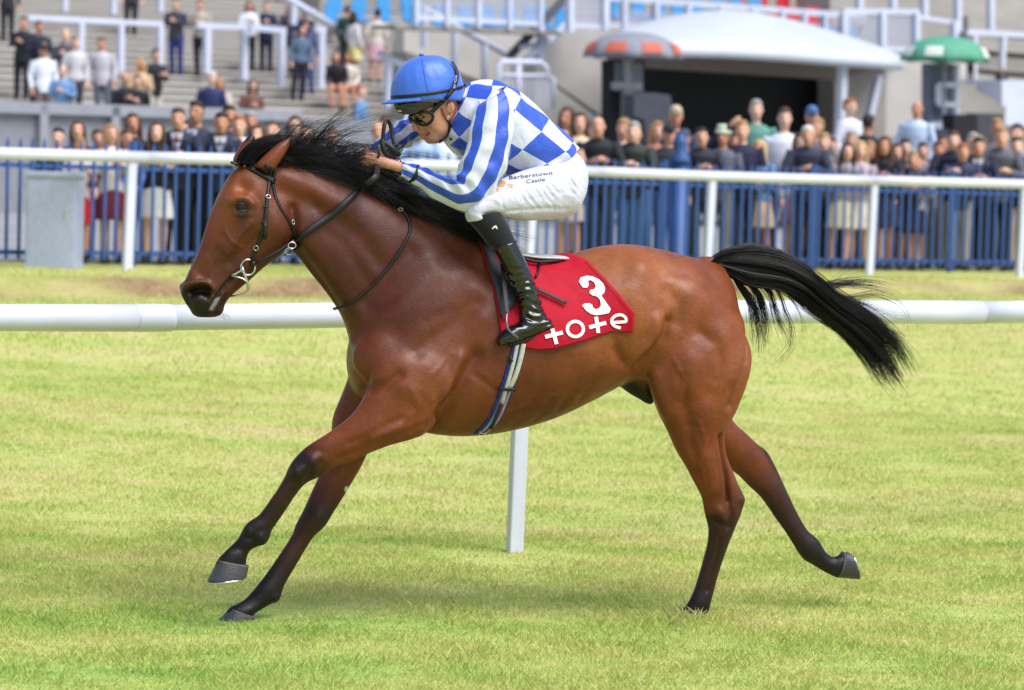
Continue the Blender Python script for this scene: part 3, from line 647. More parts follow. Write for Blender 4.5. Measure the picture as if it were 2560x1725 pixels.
def dist_poly(p, poly):
    """distance of points (n,k) to a polyline and position along it 0..1"""
    best = np.full(len(p), 1e9); par = np.zeros(len(p)); poly = [np.asarray(a, float) for a in poly]
    if len(poly) == 1: return np.linalg.norm(p - poly[0], axis=1), par
    L = [np.linalg.norm(poly[i + 1] - poly[i]) for i in range(len(poly) - 1)]; tot = sum(L); acc = 0
    for i in range(len(poly) - 1):
        a, d = poly[i], poly[i + 1] - poly[i]
        t = np.clip(((p - a) @ d) / max(d @ d, 1e-12), 0, 1)
        dd = np.linalg.norm(p - a - t[:, None] * d, axis=1); m = dd < best
        best[m] = dd[m]; par[m] = (acc + t[m] * L[i]) / tot; acc += L[i]
    return best, par
def shade_grid(n):  # helper kept tiny
    return np.ones(n)

T = lambda rows: SS('U', rows)
trunk = T([(1668, 655, 1690, 800, 0, .05), (1640, 610, 1668, 905, 0, .15, 2.2), (1585, 588, 1600, 920, 0, .215, 2.2), (1505, 567, 1490, 880, 0, .25, 2.2),
           (1430, 554, 1425, 868, 0, .265, 2.2), (1360, 560, 1345, 908, 0, .275, 2.1), (1290, 578, 1262, 948, 0, .285, 2.0, .47), (1220, 582, 1180, 974, 0, .29, 2.0, .46),
           (1160, 570, 1105, 988, 0, .275, 2.0, .44), (1108, 548, 1040, 992, 0, .245, 2.0, .42), (1045, 535, 970, 985, 0, .225, 2.0, .42),
           (965, 560, 895, 960, 0, .21, 2.1, .45), (890, 620, 845, 930, 0, .185, 2.2), (835, 690, 815, 905, 0, .15, 2.2), (806, 755, 802, 880, 0, .11), (795, 790, 796, 850, 0, .06)])
neck = [S(('U', 1090, 560), ('U', 880, 930), 0, .17), S(('U', 1020, 512), ('U', 812, 830), 0, .145, 2.1), S(('U', 930, 475), ('U', 783, 735), 0, .118, 2.1),
        S(('U', 850, 440), ('A', 1232, 1350), 0, .102, 2.1), S(('U', 778, 406), ('A', 1105, 1190), 0, .09, 2.1), S(('U', 715, 380), ('A', 1005, 1060), 0, .082, 2.1),
        S(('U', 655, 372), ('A', 915, 960), 0, .078, 2.1), S(('A', 600, 420), ('A', 830, 840), 0, .07)]
head = SS('A', [(655, 360, 850, 440, 0, .045), (535, 425, 905, 640, 0, .08), (462, 530, 935, 780, 0, .096, 2.3), (412, 630, 950, 890, 0, .1, 2.4),
                (362, 750, 932, 965, 0, .088, 2.4), (325, 865, 880, 1040, 0, .076, 2.4), (288, 980, 795, 1098, 0, .066, 2.3), (248, 1080, 715, 1165, 0, .058, 2.3),
                (207, 1170, 640, 1232, 0, .053, 2.3), (170, 1245, 555, 1300, 0, .054, 2.3), (148, 1300, 500, 1352, 0, .055, 2.3), (178, 1375, 470, 1400, 0, .05, 2.2),
                (215, 1430, 462, 1438, 0, .046, 2.2), (238, 1470, 440, 1472, 0, .036), (275, 1490, 400, 1490, 0, .018)])
fore_near = [S(('U', 870, 790), ('U', 1050, 760), .13, .07), S(('U', 845, 860), ('U', 1040, 850), .155, .085)] + SS('D', [
    (945, 230, 1400, 290, .165, .085), (880, 320, 1335, 400, .165, .078), (795, 390, 1210, 448, .16, .068), (722, 436, 1045, 492, .155, .056), (652, 476, 885, 562, .15, .047),
    (588, 532, 785, 600, .145, .045), (543, 592, 718, 650, .14, .043), (526, 640, 640, 684, .135, .034), (483, 722, 585, 748, .13, .027), (430, 800, 532, 828, .12, .025),
    (376, 872, 482, 900, .11, .026), (318, 910, 442, 958, .105, .032), (284, 955, 424, 1005, .1, .033), (262, 1000, 372, 1037, .1, .027), (214, 1050, 322, 1066, .095, .026), (148, 1115, 302, 1112, .09, .035), (128, 1160, 300, 1165, .09, .034)])
fore_far = [S(('U', 800, 800), ('U', 930, 800), -.12, .07), S(('U', 790, 860), ('U', 905, 870), -.14, .075)] + SS('D', [
    (806, 270, 1040, 350, -.15, .072), (790, 335, 1010, 430, -.15, .066), (783, 420, 986, 518, -.15, .058), (756, 530, 948, 602, -.15, .053), (714, 650, 890, 702, -.145, .048),
    (668, 752, 840, 786, -.14, .045), (624, 850, 790, 862, -.135, .045), (584, 925, 746, 936, -.13, .043), (568, 972, 690, 984, -.13, .033), (530, 1036, 642, 1060, -.125, .027),
    (480, 1110, 592, 1146, -.12, .026), (425, 1190, 546, 1222, -.115, .027), (370, 1262, 508, 1292, -.11, .033), (335, 1304, 500, 1336, -.11, .033), (288, 1350, 424, 1380, -.105, .028), (214, 1388, 350, 1418, -.1, .035), (185, 1425, 338, 1450, -.1, .034)])
hind_near = T([(1490, 650, 1680, 720, .1, .1), (1472, 740, 1706, 800, .13, .125), (1466, 820, 1700, 860, .145, .125), (1476, 880, 1672, 935, .15, .11)]) + SS('F', [
    (430, 130, 908, 185, .155, .098), (490, 250, 862, 275, .155, .082), (545, 380, 872, 380, .155, .068), (605, 480, 902, 480, .155, .057), (655, 580, 946, 592, .15, .049),
    (712, 690, 988, 690, .145, .046), (730, 790, 974, 775, .14, .046), (756, 880, 930, 885, .135, .04), (758, 960, 898, 965, .13, .034), (735, 1060, 866, 1055, .125, .029),
    (702, 1180, 826, 1172, .12, .027), (670, 1285, 792, 1295, .115, .029), (640, 1352, 772, 1372, .115, .033), (606, 1405, 752, 1438, .115, .032), (575, 1430, 700, 1470, .115, .03), (545, 1445, 660, 1490, .115, .032)])
hind_far = T([(1500, 760, 1660, 760, -.12, .09), (1510, 850, 1680, 840, -.14, .1)]) + SS('F', [
    (540, 150, 850, 40, -.15, .1), (620, 260, 890, 130, -.15, .088), (700, 340, 935, 208, -.15, .078), (800, 425, 1010, 277, -.15, .066), (895, 495, 1085, 346, -.15, .055), (970, 552, 1140, 382, -.148, .048),
    (1030, 615, 1186, 470, -.145, .045), (1090, 668, 1228, 562, -.14, .044), (1150, 745, 1272, 655, -.135, .038), (1200, 820, 1312, 742, -.13, .031), (1255, 897, 1356, 826, -.125, .027),
    (1305, 980, 1406, 906, -.12, .026), (1346, 1050, 1470, 962, -.12, .032), (1386, 1100, 1502, 1012, -.12, .033), (1440, 1127, 1528, 1052, -.12, .027), (1520, 1172, 1578, 1082, -.12, .026), (1602, 1210, 1636, 1058, -.12, .035), (1650, 1205, 1655, 1070, -.12, .034)])
sheath = T([(1400, 820, 1395, 860, 0, .03), (1425, 830, 1415, 885, 0, .045), (1455, 840, 1445, 905, 0, .05), (1490, 850, 1480, 920, 0, .04)])
dock = T([(1590, 580, 1600, 625, 0, .035), (1640, 582, 1640, 618, 0, .03), (1690, 577, 1685, 612, 0, .028), (1740, 590, 1725, 622, 0, .024), (1785, 625, 1765, 645, 0, .015)])
lips = SS('A', [(330, 1480, 345, 1500, 0, .03)])
def ear(base_a, base_b, mids, tip, off, tilt):
    st = [S(('A', *base_a), ('A', *base_b), off, .03)]
    for a, b, h in mids: st.append(S(('A', *a), ('A', *b), off + tilt * h, h))
    st.append(S(('A', tip[0] - 4, tip[1] - 2), ('A', tip[0] + 4, tip[1] + 3), off + tilt * .02, .004))
    return st
ear_near = ear((690, 400), (840, 430), [((700, 372), (836, 408), .028), ((770, 300), (880, 350), .026), ((850, 232), (928, 275), .019), ((915, 185), (962, 212), .011)], (985, 140), .062, .3)
ear_far = ear((545, 400), (650, 430), [((530, 340), (630, 380), .026), ((570, 260), (650, 320), .026), ((610, 205), (680, 250), .02), ((645, 165), (692, 200), .011)], (672, 150), -.075, -.3)

pieces = [loft(catmull(s), 32) for s in (trunk, neck, head, fore_near, fore_far, hind_near, hind_far, sheath, dock)]
pieces += [loft(catmull(s), 16) for s in (ear_near, ear_far)]
body_me = fuse('horse_body', pieces, 0.006)
co = get_co(body_me)
P2 = co[:, [0, 2]]
def xz(reg, x, y, off=.2):
    p = q(reg, x, y, off); return (p.x, p.z)
# where the skin is soft (trunk, shoulder, thigh) and where it is tight (legs, head)
leg_lines = [('U', [(760, 1000), (560, 1230), (500, 1320)]), ('U', [(800, 1000), (700, 1150), (530, 1420)]), ('U', [(1640, 1100), (1650, 1180), (1590, 1380)]), ('U', [(1700, 1030), (1780, 1120), (1930, 1290)])]
tight = np.zeros(len(co))
for reg, pts in leg_lines:
    d, _ = dist_poly(P2, [xz(reg, x, y, 0) for x, y in pts]); tight = np.maximum(tight, np.clip(1 - (d - .07) / .06, 0, 1))
d, _ = dist_poly(P2, [xz('A', x, y, 0) for x, y in [(720, 420), (500, 900), (300, 1420)]]); tight = np.maximum(tight, np.clip(1 - (d - .12) / .08, 0, 1))
soft = 1 - tight
co = plain_smooth(body_me, co, 38, soft)
co = smooth_co(body_me, co, 10, np.ones(len(co)))
set_co(body_me, co)
# muscles, folds, veins and bones: (region, polyline, height m, width m, which side: 1 left, -1 right, 0 both)
SC = [
 ('G', [(20, 560), (75, 680), (125, 820), (165, 960), (190, 1060)], -.016, .018, 1),
 ('G', [(190, 1060), (250, 1160), (340, 1130), (430, 1060)], -.014, .02, 1),
 ('G', [(290, 960)], .02, .10, 1), ('G', [(180, 860), (200, 1020)], .010, .03, 1),
 ('G', [(600, 1010), (760, 1080)], .016, .085, 1), ('G', [(450, 1130), (620, 1240), (600, 1400)], .010, .045, 1),
 ('G', [(960, 930), (880, 1060), (800, 1220), (720, 1380), (690, 1440)], -.020, .036, 1),
 ('G', [(860, 940), (800, 1060), (740, 1180)], .012, .03, 1),
 ('G', [(640, 690), (720, 640), (800, 600)], -.003, .025, 1), ('G', [(560, 900), (690, 790), (860, 670), (980, 560)], -.009, .035, 1),
 ('G', [(420, 770)], -.008, .05, 1), ('G', [(380, 640), (520, 500), (700, 320)], .007, .05, 1), ('G', [(250, 560), (420, 330), (560, 200)], -.009, .035, 1),
 ('G', [(980, 480), (1000, 640)], .008, .06, 1), ('G', [(560, 1190), (620, 1260), (580, 1330)], -.003, .018, 1),
 ('D', [(860, 455), (960, 415), (1060, 350), (1140, 320)], -.004, .016, 1), ('D', [(800, 545), (900, 505), (1000, 448), (1150, 400), (1260, 345)], -.005, .014, 1),
 ('D', [(870, 555), (1000, 500), (1200, 430)], .003, .016, 1), ('D', [(980, 420), (1120, 365)], .006, .022, 1),
 ('D', [(620, 690), (540, 820), (450, 950)], -.006, .0055, 1), ('D', [(660, 560)], .007, .024, 1), ('D', [(560, 590), (600, 650)], .005, .012, 1), ('D', [(640, 640), (700, 560)], -.006, .009, 1), ('D', [(470, 900), (520, 800)], .004, .006, 1), ('D', [(300, 930), (330, 970)], .004, .014, 1), ('D', [(610, 500), (700, 500)], -.004, .012, 1), ('D', [(700, 640), (730, 590)], -.006, .012, 1),
 ('D', [(600, 600), (560, 640)], .005, .012, 1), ('D', [(380, 985), (400, 1015)], .007, .02, 1), ('D', [(330, 1000), (380, 960)], -.004, .01, 1), ('D', [(240, 1060), (280, 1060)], -.004, .014, 1),
 ('D', [(690, 1010), (600, 1160), (530, 1280)], -.006, .0055, -1), ('D', [(690, 870)], .005, .03, -1), ('D', [(455, 1330)], .006, .02, -1),
 ('A', [(985, 960), (1080, 1090), (1200, 1270), (1300, 1430)], -.010, .022, 1), ('A', [(1010, 880), (1180, 1100), (1340, 1330), (1480, 1500)], .007, .04, 1),
 ('A', [(880, 560), (1050, 660), (1240, 760), (1420, 900), (1560, 1080)], -.009, .04, 1), ('A', [(900, 470), (1100, 560), (1350, 700)], .006, .04, 1),
 ('A', [(960, 700), (975, 860), (985, 960)], -.015, .019, 1), ('A', [(1090, 630), (1130, 680)], -.005, .02, 1), ('A', [(1200, 860), (1330, 960), (1500, 1240)], -.006, .03, 1),
 ('A', [(830, 860)], .012, .085, 0), ('A', [(640, 800), (560, 900), (480, 1010)], .006, .016, 0), ('A', [(700, 900), (600, 1010), (520, 1090)], -.006, .022, 0),
 ('A', [(515, 650), (560, 622), (625, 630), (660, 665)], .012, .018, 0), ('A', [(600, 545)], -.012, .028, 0), ('A', [(540, 735), (590, 750), (640, 735)], .005, .013, 0),
 ('A', [(590, 690)], -.003, .018, 0), ('A', [(430, 700), (400, 860)], -.004, .03, 0), ('A', [(690, 640), (740, 800)], -.004, .025, 0), ('A', [(470, 860), (520, 940), (600, 990)], .003, .006, 0),
 ('A', [(420, 1010), (380, 1100), (300, 1170)], -.005, .02, 0), ('A', [(330, 1060), (260, 1160)], .003, .02, 0), ('A', [(330, 1190)], -.004, .02, 0),
 ('H', [(230, 930), (320, 850), (480, 815), (590, 840), (650, 920)], .007, .008, 0), ('H', [(310, 1000), (400, 955), (510, 945), (580, 985)], -.028, .019, 0), ('H', [(215, 1010), (250, 900), (330, 845), (480, 812), (600, 842), (655, 930), (640, 1060)], .006, .007, 0), ('H', [(660, 960), (640, 1080), (590, 1150)], .004, .010, 0),
 ('H', [(1130, 660), (960, 760), (840, 900), (740, 1040), (660, 1200), (600, 1350)], -.008, .006, 0), ('H', [(820, 1000), (720, 1200), (660, 1320)], .004, .009, 0),
 ('H', [(880, 1080), (850, 1200)], -.004, .02, 0), ('H', [(250, 1150), (300, 1200)], -.006, .014, 0),
 ('E', [(1112, 430), (1112, 560), (1100, 700), (1062, 880), (990, 1070), (940, 1200)], -.014, .016, 1), ('E', [(1060, 640), (1020, 850), (960, 1000)], .008, .04, 1),
 ('E', [(490, 620), (470, 720), (400, 830), (320, 930)], -.018, .026, 1), ('E', [(420, 620), (380, 740), (280, 850)], .014, .035, 1), ('E', [(210, 850)], -.010, .05, 1),
 ('E', [(330, 250)], .014, .05, 1), ('E', [(470, 285), (560, 262), (650, 290)], -.005, .030, 1), ('E', [(500, 400), (580, 500), (560, 620)], -.009, .03, 1), ('E', [(700, 420), (850, 560)], .012, .08, 1),
 ('E', [(720, 690), (840, 780), (850, 900), (820, 1010)], -.009, .028, 1), ('E', [(640, 900), (620, 1050)], .012, .06, 1), ('E', [(880, 740), (960, 660)], .008, .05, 1), ('E', [(790, 1110)], -.008, .04, 1),
 ('E', [(440, 1000), (460, 1120), (520, 1240)], .010, .03, 1), ('E', [(590, 1000), (610, 1180), (640, 1330)], -.007, .02, 1), ('E', [(120, 740), (160, 830), (240, 940)], -.007, .012, 1),
 ('E', [(560, 150), (700, 190), (860, 300)], -.005, .03, 1), ('E', [(260, 400), (300, 600)], .006, .06, 1),
 ('F', [(800, 280), (832, 430), (850, 560), (862, 700)], -.018, .010, 1), ('F', [(600, 150), (590, 300), (640, 420)], -.005, .018, 1), ('F', [(700, 420), (760, 620)], .006, .03, 1),
 ('F', [(865, 720), (890, 800), (870, 880)], -.008, .010, 1), ('F', [(800, 760), (830, 820)], .008, .018, 1), ('F', [(750, 830), (820, 850)], -.006, .010, 1), ('F', [(960, 700)], .006, .016, 1), ('F', [(770, 900), (760, 1000)], .004, .008, 1), ('F', [(820, 960), (800, 1100), (750, 1300)], -.006, .006, 1), ('F', [(750, 470), (780, 560)], .002, .005, 1),
 ('F', [(1110, 420), (1180, 520), (1230, 640)], -.010, .009, 1), ('F', [(1290, 740), (1400, 930)], -.006, .006, 1), ('F', [(1150, 600)], .006, .025, 1), ('F', [(1430, 1040)], .006, .02, 1),
 ('A', [(620, 830), (560, 930), (530, 1010), (460, 1070)], .003, .006, 1), ('C', [(150, 1400), (330, 1345), (520, 1300), (640, 1240)], .003, .007, 1), ('D', [(1180, 150), (1225, 250), (1150, 330), (1040, 400)], .003, .006, 1), ('F', [(640, 180), (690, 320), (660, 440), (700, 560)], .003, .006, 1), ('E', [(540, 880), (600, 1000), (585, 1150)], .003, .007, 1), ('G', [(640, 1060), (720, 980), (800, 900)], .0025, .007, 1), ('G', [(760, 1100), (700, 1230)], .002, .006, 1),
 ('C', [(700, 1010), (640, 1200), (560, 1400)], -.003, .02, 1), ('C', [(800, 1000), (760, 1180), (700, 1330)], -.003, .02, 1), ('C', [(900, 990), (880, 1140), (820, 1270)], -.003, .02, 1),
 ('C', [(560, 1010), (520, 1200), (440, 1420)], -.003, .02, 1), ('C', [(1000, 960), (1060, 1040)], -.008, .02, 1), ('C', [(150, 1120), (260, 1200), (330, 1290)], -.004, .012, 1),
]
no = get_no(body_me); P2 = co[:, [0, 2]]
disp = np.zeros(len(co))
for reg, pts, amp, wd, side in SC:
    off = {'A': .07, 'H': .05, 'D': .14, 'F': .14}.get(reg, .2) * (1 if side >= 0 else -1)
    d, _ = dist_poly(P2, [xz(reg, x, y, off) for x, y in pts])
    g = 1.5 * amp * np.exp(-(d / wd) ** 2)
    if side == 0: m = np.clip((np.abs(no[:, 1]) - .1) / .35, 0, 1)
    else: m = np.clip((no[:, 1] - .05) / .35, 0, 1) * np.clip((co[:, 1] * side + .02) / .04, 0, 1)   # the side turned to the camera
    disp += g * m
disp += .0022 * tight * (co[:, 2] < .95)
co = co + no * disp[:, None]
co = plain_smooth(body_me, co, 3, .8 * soft + .1)
co = smooth_co(body_me, co, 4, np.ones(len(co)))
set_co(body_me, co)

# coat colours: bay, with black points
co = get_co(body_me)
rr = np.zeros(len(co))
def leg_black(pts, off, prof, rad):
    """prof: blackness at 0..1 along the leg"""
    d, t = dist_poly(co, [q(r, x, y, off) for r, x, y in pts])
    b = np.interp(t, [p[0] for p in prof], [p[1] for p in prof]); return b * np.clip(1 - (d - rad) / .03, 0, 1)
nz = np.sin(co[:, 0] * 37 + np.sin(co[:, 2] * 53) * 2) * .5 + .5
black = np.zeros(len(co))
black = np.maximum(black, leg_black([('D', 820, 460), ('D', 640, 590), ('D', 480, 820), ('D', 350, 960), ('D', 220, 1100)], .13, [(0, 0), (.12, .25), (.24, .95), (.36, .9), (.5, .82), (.66, .92), (.8, 1), (1, 1)], .09))
black = np.maximum(black, leg_black([('D', 800, 640), ('D', 700, 860), ('D', 590, 1090), ('D', 440, 1300), ('D', 280, 1400)], -.13, [(0, 0), (.1, .5), (.25, .9), (.5, .75), (.7, .95), (.85, 1), (1, 1)], .09))
black = np.maximum(black, leg_black([('F', 760, 620), ('F', 880, 760), ('F', 840, 920), ('F', 770, 1150), ('F', 690, 1390), ('F', 560, 1470)], .13, [(0, 0), (.13, .35), (.26, .85), (.45, .86), (.7, .9), (.85, 1), (1, 1)], .09))
black = np.maximum(black, leg_black([('F', 1080, 470), ('F', 1170, 620), ('F', 1300, 840), ('F', 1430, 1030), ('F', 1610, 1150)], -.13, [(0, .2), (.2, .75), (.4, .88), (.6, .92), (.75, 1), (1, 1)], .08))
for pts, off, amp, wd in [([('F', 960, 650), ('F', 975, 730), ('F', 900, 960)], .14, .95, .032), ([('F', 1150, 390), ('F', 1230, 570)], -.13, .8, .03),
                          ([('H', 450, 1190), ('H', 320, 1060)], 0, .96, .076), ([('H', 690, 1230), ('H', 640, 1080)], 0, .85, .072), ([('H', 300, 950), ('H', 480, 870)], .04, .45, .05), ([('A', 420, 1180)], 0, .35, .12), ([('H', 330, 1000), ('H', 450, 940), ('H', 560, 960)], .05, 1.0, .026),
                          ([('H', 980, 745), ('H', 840, 900), ('H', 740, 1040), ('H', 660, 1200), ('H', 600, 1350)], .05, .9, .012), ([('A', 590, 690), ('A', 600, 720)], .09, .85, .033), ([('A', 640, 790)], .09, .4, .06), ([('A', 590, 690)], -.09, .85, .033), ([('A', 955, 170), ('A', 990, 130)], .07, .95, .03), ([('A', 660, 170)], -.08, .95, .035),
                          ([('U', 1395, 850), ('U', 1440, 880), ('U', 1475, 905)], 0, 1.0, .075), ([('U', 1700, 600), ('U', 1780, 630)], 0, 1.0, .05), ([('U', 800, 410), ('U', 930, 465), ('U', 1050, 510)], 0, .6, .05)]:
    d, _ = dist_poly(co, [q(r, x, y, off) for r, x, y in pts]); black = np.maximum(black, amp * np.clip(1.6 * np.exp(-(d / wd) ** 2), 0, 1))
bay = np.array(srgb(118, 58, 29)[:3]); bay_light = np.array(srgb(150, 86, 47)[:3]); bay_dark = np.array(srgb(80, 35, 20)[:3]); blk = np.array(srgb(20, 15, 16)[:3])
# paler flank and muzzle side, darker neck and shoulder, with sunlit croup and shaded belly painted into the colour
def blob(reg, x, y, off, w):
    return np.exp(-np.sum((co - np.array(q(reg, x, y, off))) ** 2, 1) / w ** 2)
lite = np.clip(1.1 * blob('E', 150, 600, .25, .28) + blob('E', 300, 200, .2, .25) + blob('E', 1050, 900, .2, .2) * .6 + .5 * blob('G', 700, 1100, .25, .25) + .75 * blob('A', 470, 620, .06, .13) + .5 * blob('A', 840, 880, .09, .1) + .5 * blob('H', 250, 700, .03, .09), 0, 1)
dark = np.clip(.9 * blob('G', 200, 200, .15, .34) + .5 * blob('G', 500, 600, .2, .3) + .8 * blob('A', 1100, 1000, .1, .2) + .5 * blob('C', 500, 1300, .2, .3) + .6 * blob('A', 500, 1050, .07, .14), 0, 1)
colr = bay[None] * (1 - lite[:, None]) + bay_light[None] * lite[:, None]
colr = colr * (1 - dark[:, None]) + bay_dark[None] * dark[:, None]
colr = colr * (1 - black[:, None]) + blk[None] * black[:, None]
# white mark inside the far foreleg, saliva on the lips
pt = np.array(q('D', 857, 725, -.15)); dd = np.abs(co - pt); wm = (np.hypot((co[:, 0] - pt[0]) * 1.6 - (co[:, 2] - pt[2]) * .6, (co[:, 2] - pt[2])) < .018) & (co[:, 1] < -.05)
colr[wm] = srgb(205, 205, 205)[:3]
sal, _ = dist_poly(co, [q('H', 790, 990, .05), q('H', 700, 1160, .045), q('H', 620, 1310, .035)])
sl = (np.clip(1 - sal / .012, 0, 1) * (co[:, 1] > .01) * (nz > .3))[:, None]
colr = colr * (1 - .75 * sl) + np.array(srgb(205, 208, 205)[:3]) * .75 * sl
nost, _ = dist_poly(co, [q('H', 350, 1000, .05), q('H', 420, 960, .05)])
nw = np.clip(1.2 - nost / .012, 0, 1)[:, None] * (np.abs(disp) > .012)[:, None]
colr = colr * (1 - nw * .7) + np.array(srgb(120, 50, 48)[:3]) * nw * .7
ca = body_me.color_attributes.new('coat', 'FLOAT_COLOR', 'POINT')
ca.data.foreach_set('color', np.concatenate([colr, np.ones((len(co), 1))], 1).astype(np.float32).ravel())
m, N, L, Pn = nt('bay_coat')
at_ = N.new('ShaderNodeAttribute'); at_.attribute_name = 'coat'
n1 = noise(N, L, 7.0, 8, .68); r1 = ramp(N, [(.3, (.68, .64, .62)), (.7, (1.18, 1.16, 1.14))]); L.new(n1.outputs[0], r1.inputs[0])
n2 = noise(N, L, 230.0, 3, .6, vec_scale=(.22, 1, 1)); r2 = ramp(N, [(.3, (.8, .8, .8)), (.7, (1.14, 1.13, 1.12))]); L.new(n2.outputs[0], r2.inputs[0])
m1 = N.new('ShaderNodeMix'); m1.data_type = 'RGBA'; m1.blend_type = 'MULTIPLY'; m1.inputs[0].default_value = 1
m2 = N.new('ShaderNodeMix'); m2.data_type = 'RGBA'; m2.blend_type = 'MULTIPLY'; m2.inputs[0].default_value = 1
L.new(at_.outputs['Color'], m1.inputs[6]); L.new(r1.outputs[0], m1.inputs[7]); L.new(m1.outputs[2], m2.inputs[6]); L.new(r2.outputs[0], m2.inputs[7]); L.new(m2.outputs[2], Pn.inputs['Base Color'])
Pn.inputs['Roughness'].default_value = .42; Pn.inputs['Specular IOR Level'].default_value = .3; Pn.inputs['Coat Weight'].default_value = .05; Pn.inputs['Coat Roughness'].default_value = .28
Pn.inputs['Sheen Weight'].default_value = .0; Pn.inputs['Sheen Roughness'].default_value = .4
bp = N.new('ShaderNodeBump'); bp.inputs['Strength'].default_value = .4; bp.inputs['Distance'].default_value = .0025
n3 = noise(N, L, 22.0, 5, .6); mm = N.new('ShaderNodeMath'); mm.operation = 'MULTIPLY_ADD'; mm.inputs[1].default_value = 2.0
L.new(n3.outputs[0], mm.inputs[0]); L.new(n2.outputs[0], mm.inputs[2]); L.new(mm.outputs[0], bp.inputs['Height']); L.new(bp.outputs[0], Pn.inputs['Normal'])
rm = N.new('ShaderNodeMapRange'); rm.inputs[1].default_value = .3; rm.inputs[2].default_value = .7; rm.inputs[3].default_value = .33; rm.inputs[4].default_value = .56; L.new(n3.outputs[0], rm.inputs[0]); L.new(rm.outputs[0], Pn.inputs['Roughness'])
M['coat'] = m
horse_body = link_obj('body', body_me, m, horse)
HBVH = BVHTree.FromPolygons([Vector(v) for v in get_co(body_me)], [tuple(p.vertices) for p in body_me.polygons])
CAM_H_LOCAL = H_INV @ CAM
def hit(bvh, px, py, fallback_off=.2):
    """where the line of sight through a pixel meets a surface: point and outward normal in the horse's frame"""
    d = (H_INV.to_3x3() @ ray(px, py)).normalized()
    loc, nor, _, _ = bvh.ray_cast(CAM_H_LOCAL, d)
    if loc is None: return Q(px, py, fallback_off), Vector((0, 1, 0))
    if nor.dot(d) > 0: nor = -nor
    return loc, nor
# ---------------------------------------------------------------- hooves, eyes
M['hoof'] = mat_plain('hoof_horn', srgb(64, 61, 66), .42, var=.35, nscale=40, bump=.3, bscale=120, vec_scale=(1, 1, 4))
def hoof(reg, top_f, top_b, sole_f, sole_b, off):
    a0, b0, a1, b1 = q(reg, *top_f, off), q(reg, *top_b, off), q(reg, *sole_f, off), q(reg, *sole_b, off)
    st = []
    for t, w in ((-.1, .030), (0, .041), (.08, .043), (.5, .049), (.92, .055), (1.0, .055)):
        st.append((a0.lerp(a1, t), b0.lerp(b1, t), w, 2.3))
    v, f = loft(st, 24); h = MB().add(v, f).build('hoof', M['hoof'], horse, True)
    ax = (a1 - b1); c = (a1 + b1) / 2; dn = ((a1 - a0) + (b1 - b0)).normalized()
    nrm = ax.cross(Vector((0, 1, 0))).normalized()
    if nrm.dot(dn) < 0: nrm = -nrm
    pts = []
    for k in range(22):
        t = math.radians(-140 + 280 * k / 21); pts.append(c + nrm * .003 + ax * .5 * .97 * math.cos(t) + Vector((0, 1, 0)) * .052 * math.sin(t))
    MB().tube(pts, .0055, 6).build('horseshoe', M['steel'], h, True)
    cr = MB(); cp = []
    for k in range(24):
        t = 2 * math.pi * k / 24; cp.append((a0 + b0) / 2 + (a0 - b0) * .5 * 1.0 * math.cos(t) + Vector((0, 1, 0)) * .0415 * math.sin(t))
    cr.tube(cp, .0022, 5, closed=True).build('coronet', mat_cor, h, True)
mat_cor = mat_plain('coronet_skin', srgb(120, 108, 98), .6)
hoof('D', (145, 1122), (316, 1156), (84, 1243), (300, 1218), .09)
hoof('D', (213, 1392), (352, 1442), (116, 1492), (342, 1482), -.1)
hoof('F', (548, 1445), (668, 1495), (495, 1478), (650, 1525), .115)
hoof('F', (1604, 1212), (1640, 1042), (1735, 1224), (1672, 1046), -.12)
m, N, L, P_ = nt('eye_dark'); P_.inputs['Base Color'].default_value = srgb(26, 16, 12); P_.inputs['Roughness'].default_value = .12; P_.inputs['Specular IOR Level'].default_value = .35
M['eye'] = m
def ball(name, c, r, mat, parent, sc=(1, 1, 1), seg=20):
    bm = bmesh.new(); bmesh.ops.create_uvsphere(bm, u_segments=seg, v_segments=seg // 2 + 2, radius=r)
    bmesh.ops.scale(bm, vec=sc, verts=bm.verts); bmesh.ops.translate(bm, vec=c, verts=bm.verts)
    me = bpy.data.meshes.new(name); bm.to_mesh(me); bm.free(); me.polygons.foreach_set('use_smooth', [True] * len(me.polygons))
    return link_obj(name, me, mat, parent)
ep, en = hit(HBVH, *Z('A', 590, 692))
eye = ball('eye', ep - en * .0125, .0275, M['eye'], horse, (1.05, .85, .95))
ep2 = Vector((ep.x, -ep.y, ep.z)); ball('eye', ep2 + Vector((0, .009, 0)), .0205, M['eye'], horse, (1.05, .8, .95))
lid = mat_plain('eyelid', srgb(34, 27, 27), .5)
er = Vector((1, 0, 0)); ez = Vector((0, 0, 1))
tv = en.cross(ez).normalized(); tw = tv.cross(en).normalized()
for sgn, hh in ((1, .0150), (-1, .0150)):
    pts = []
    for k in range(11):
        a = math.pi * k / 10; dx = math.cos(a) * .029; dz = sgn * math.sin(a) * hh
        pts.append(ep - en * (.004 + .010 * (dx / .029) ** 2) + en * .009 + tv * dx + tw * dz + tv * dz * .2)
    MB().tube(pts, [.002, .003, .004, .005, .0055, .0055, .0055, .005, .004, .003, .002], 8).build('eyelid', lid, eye, True)

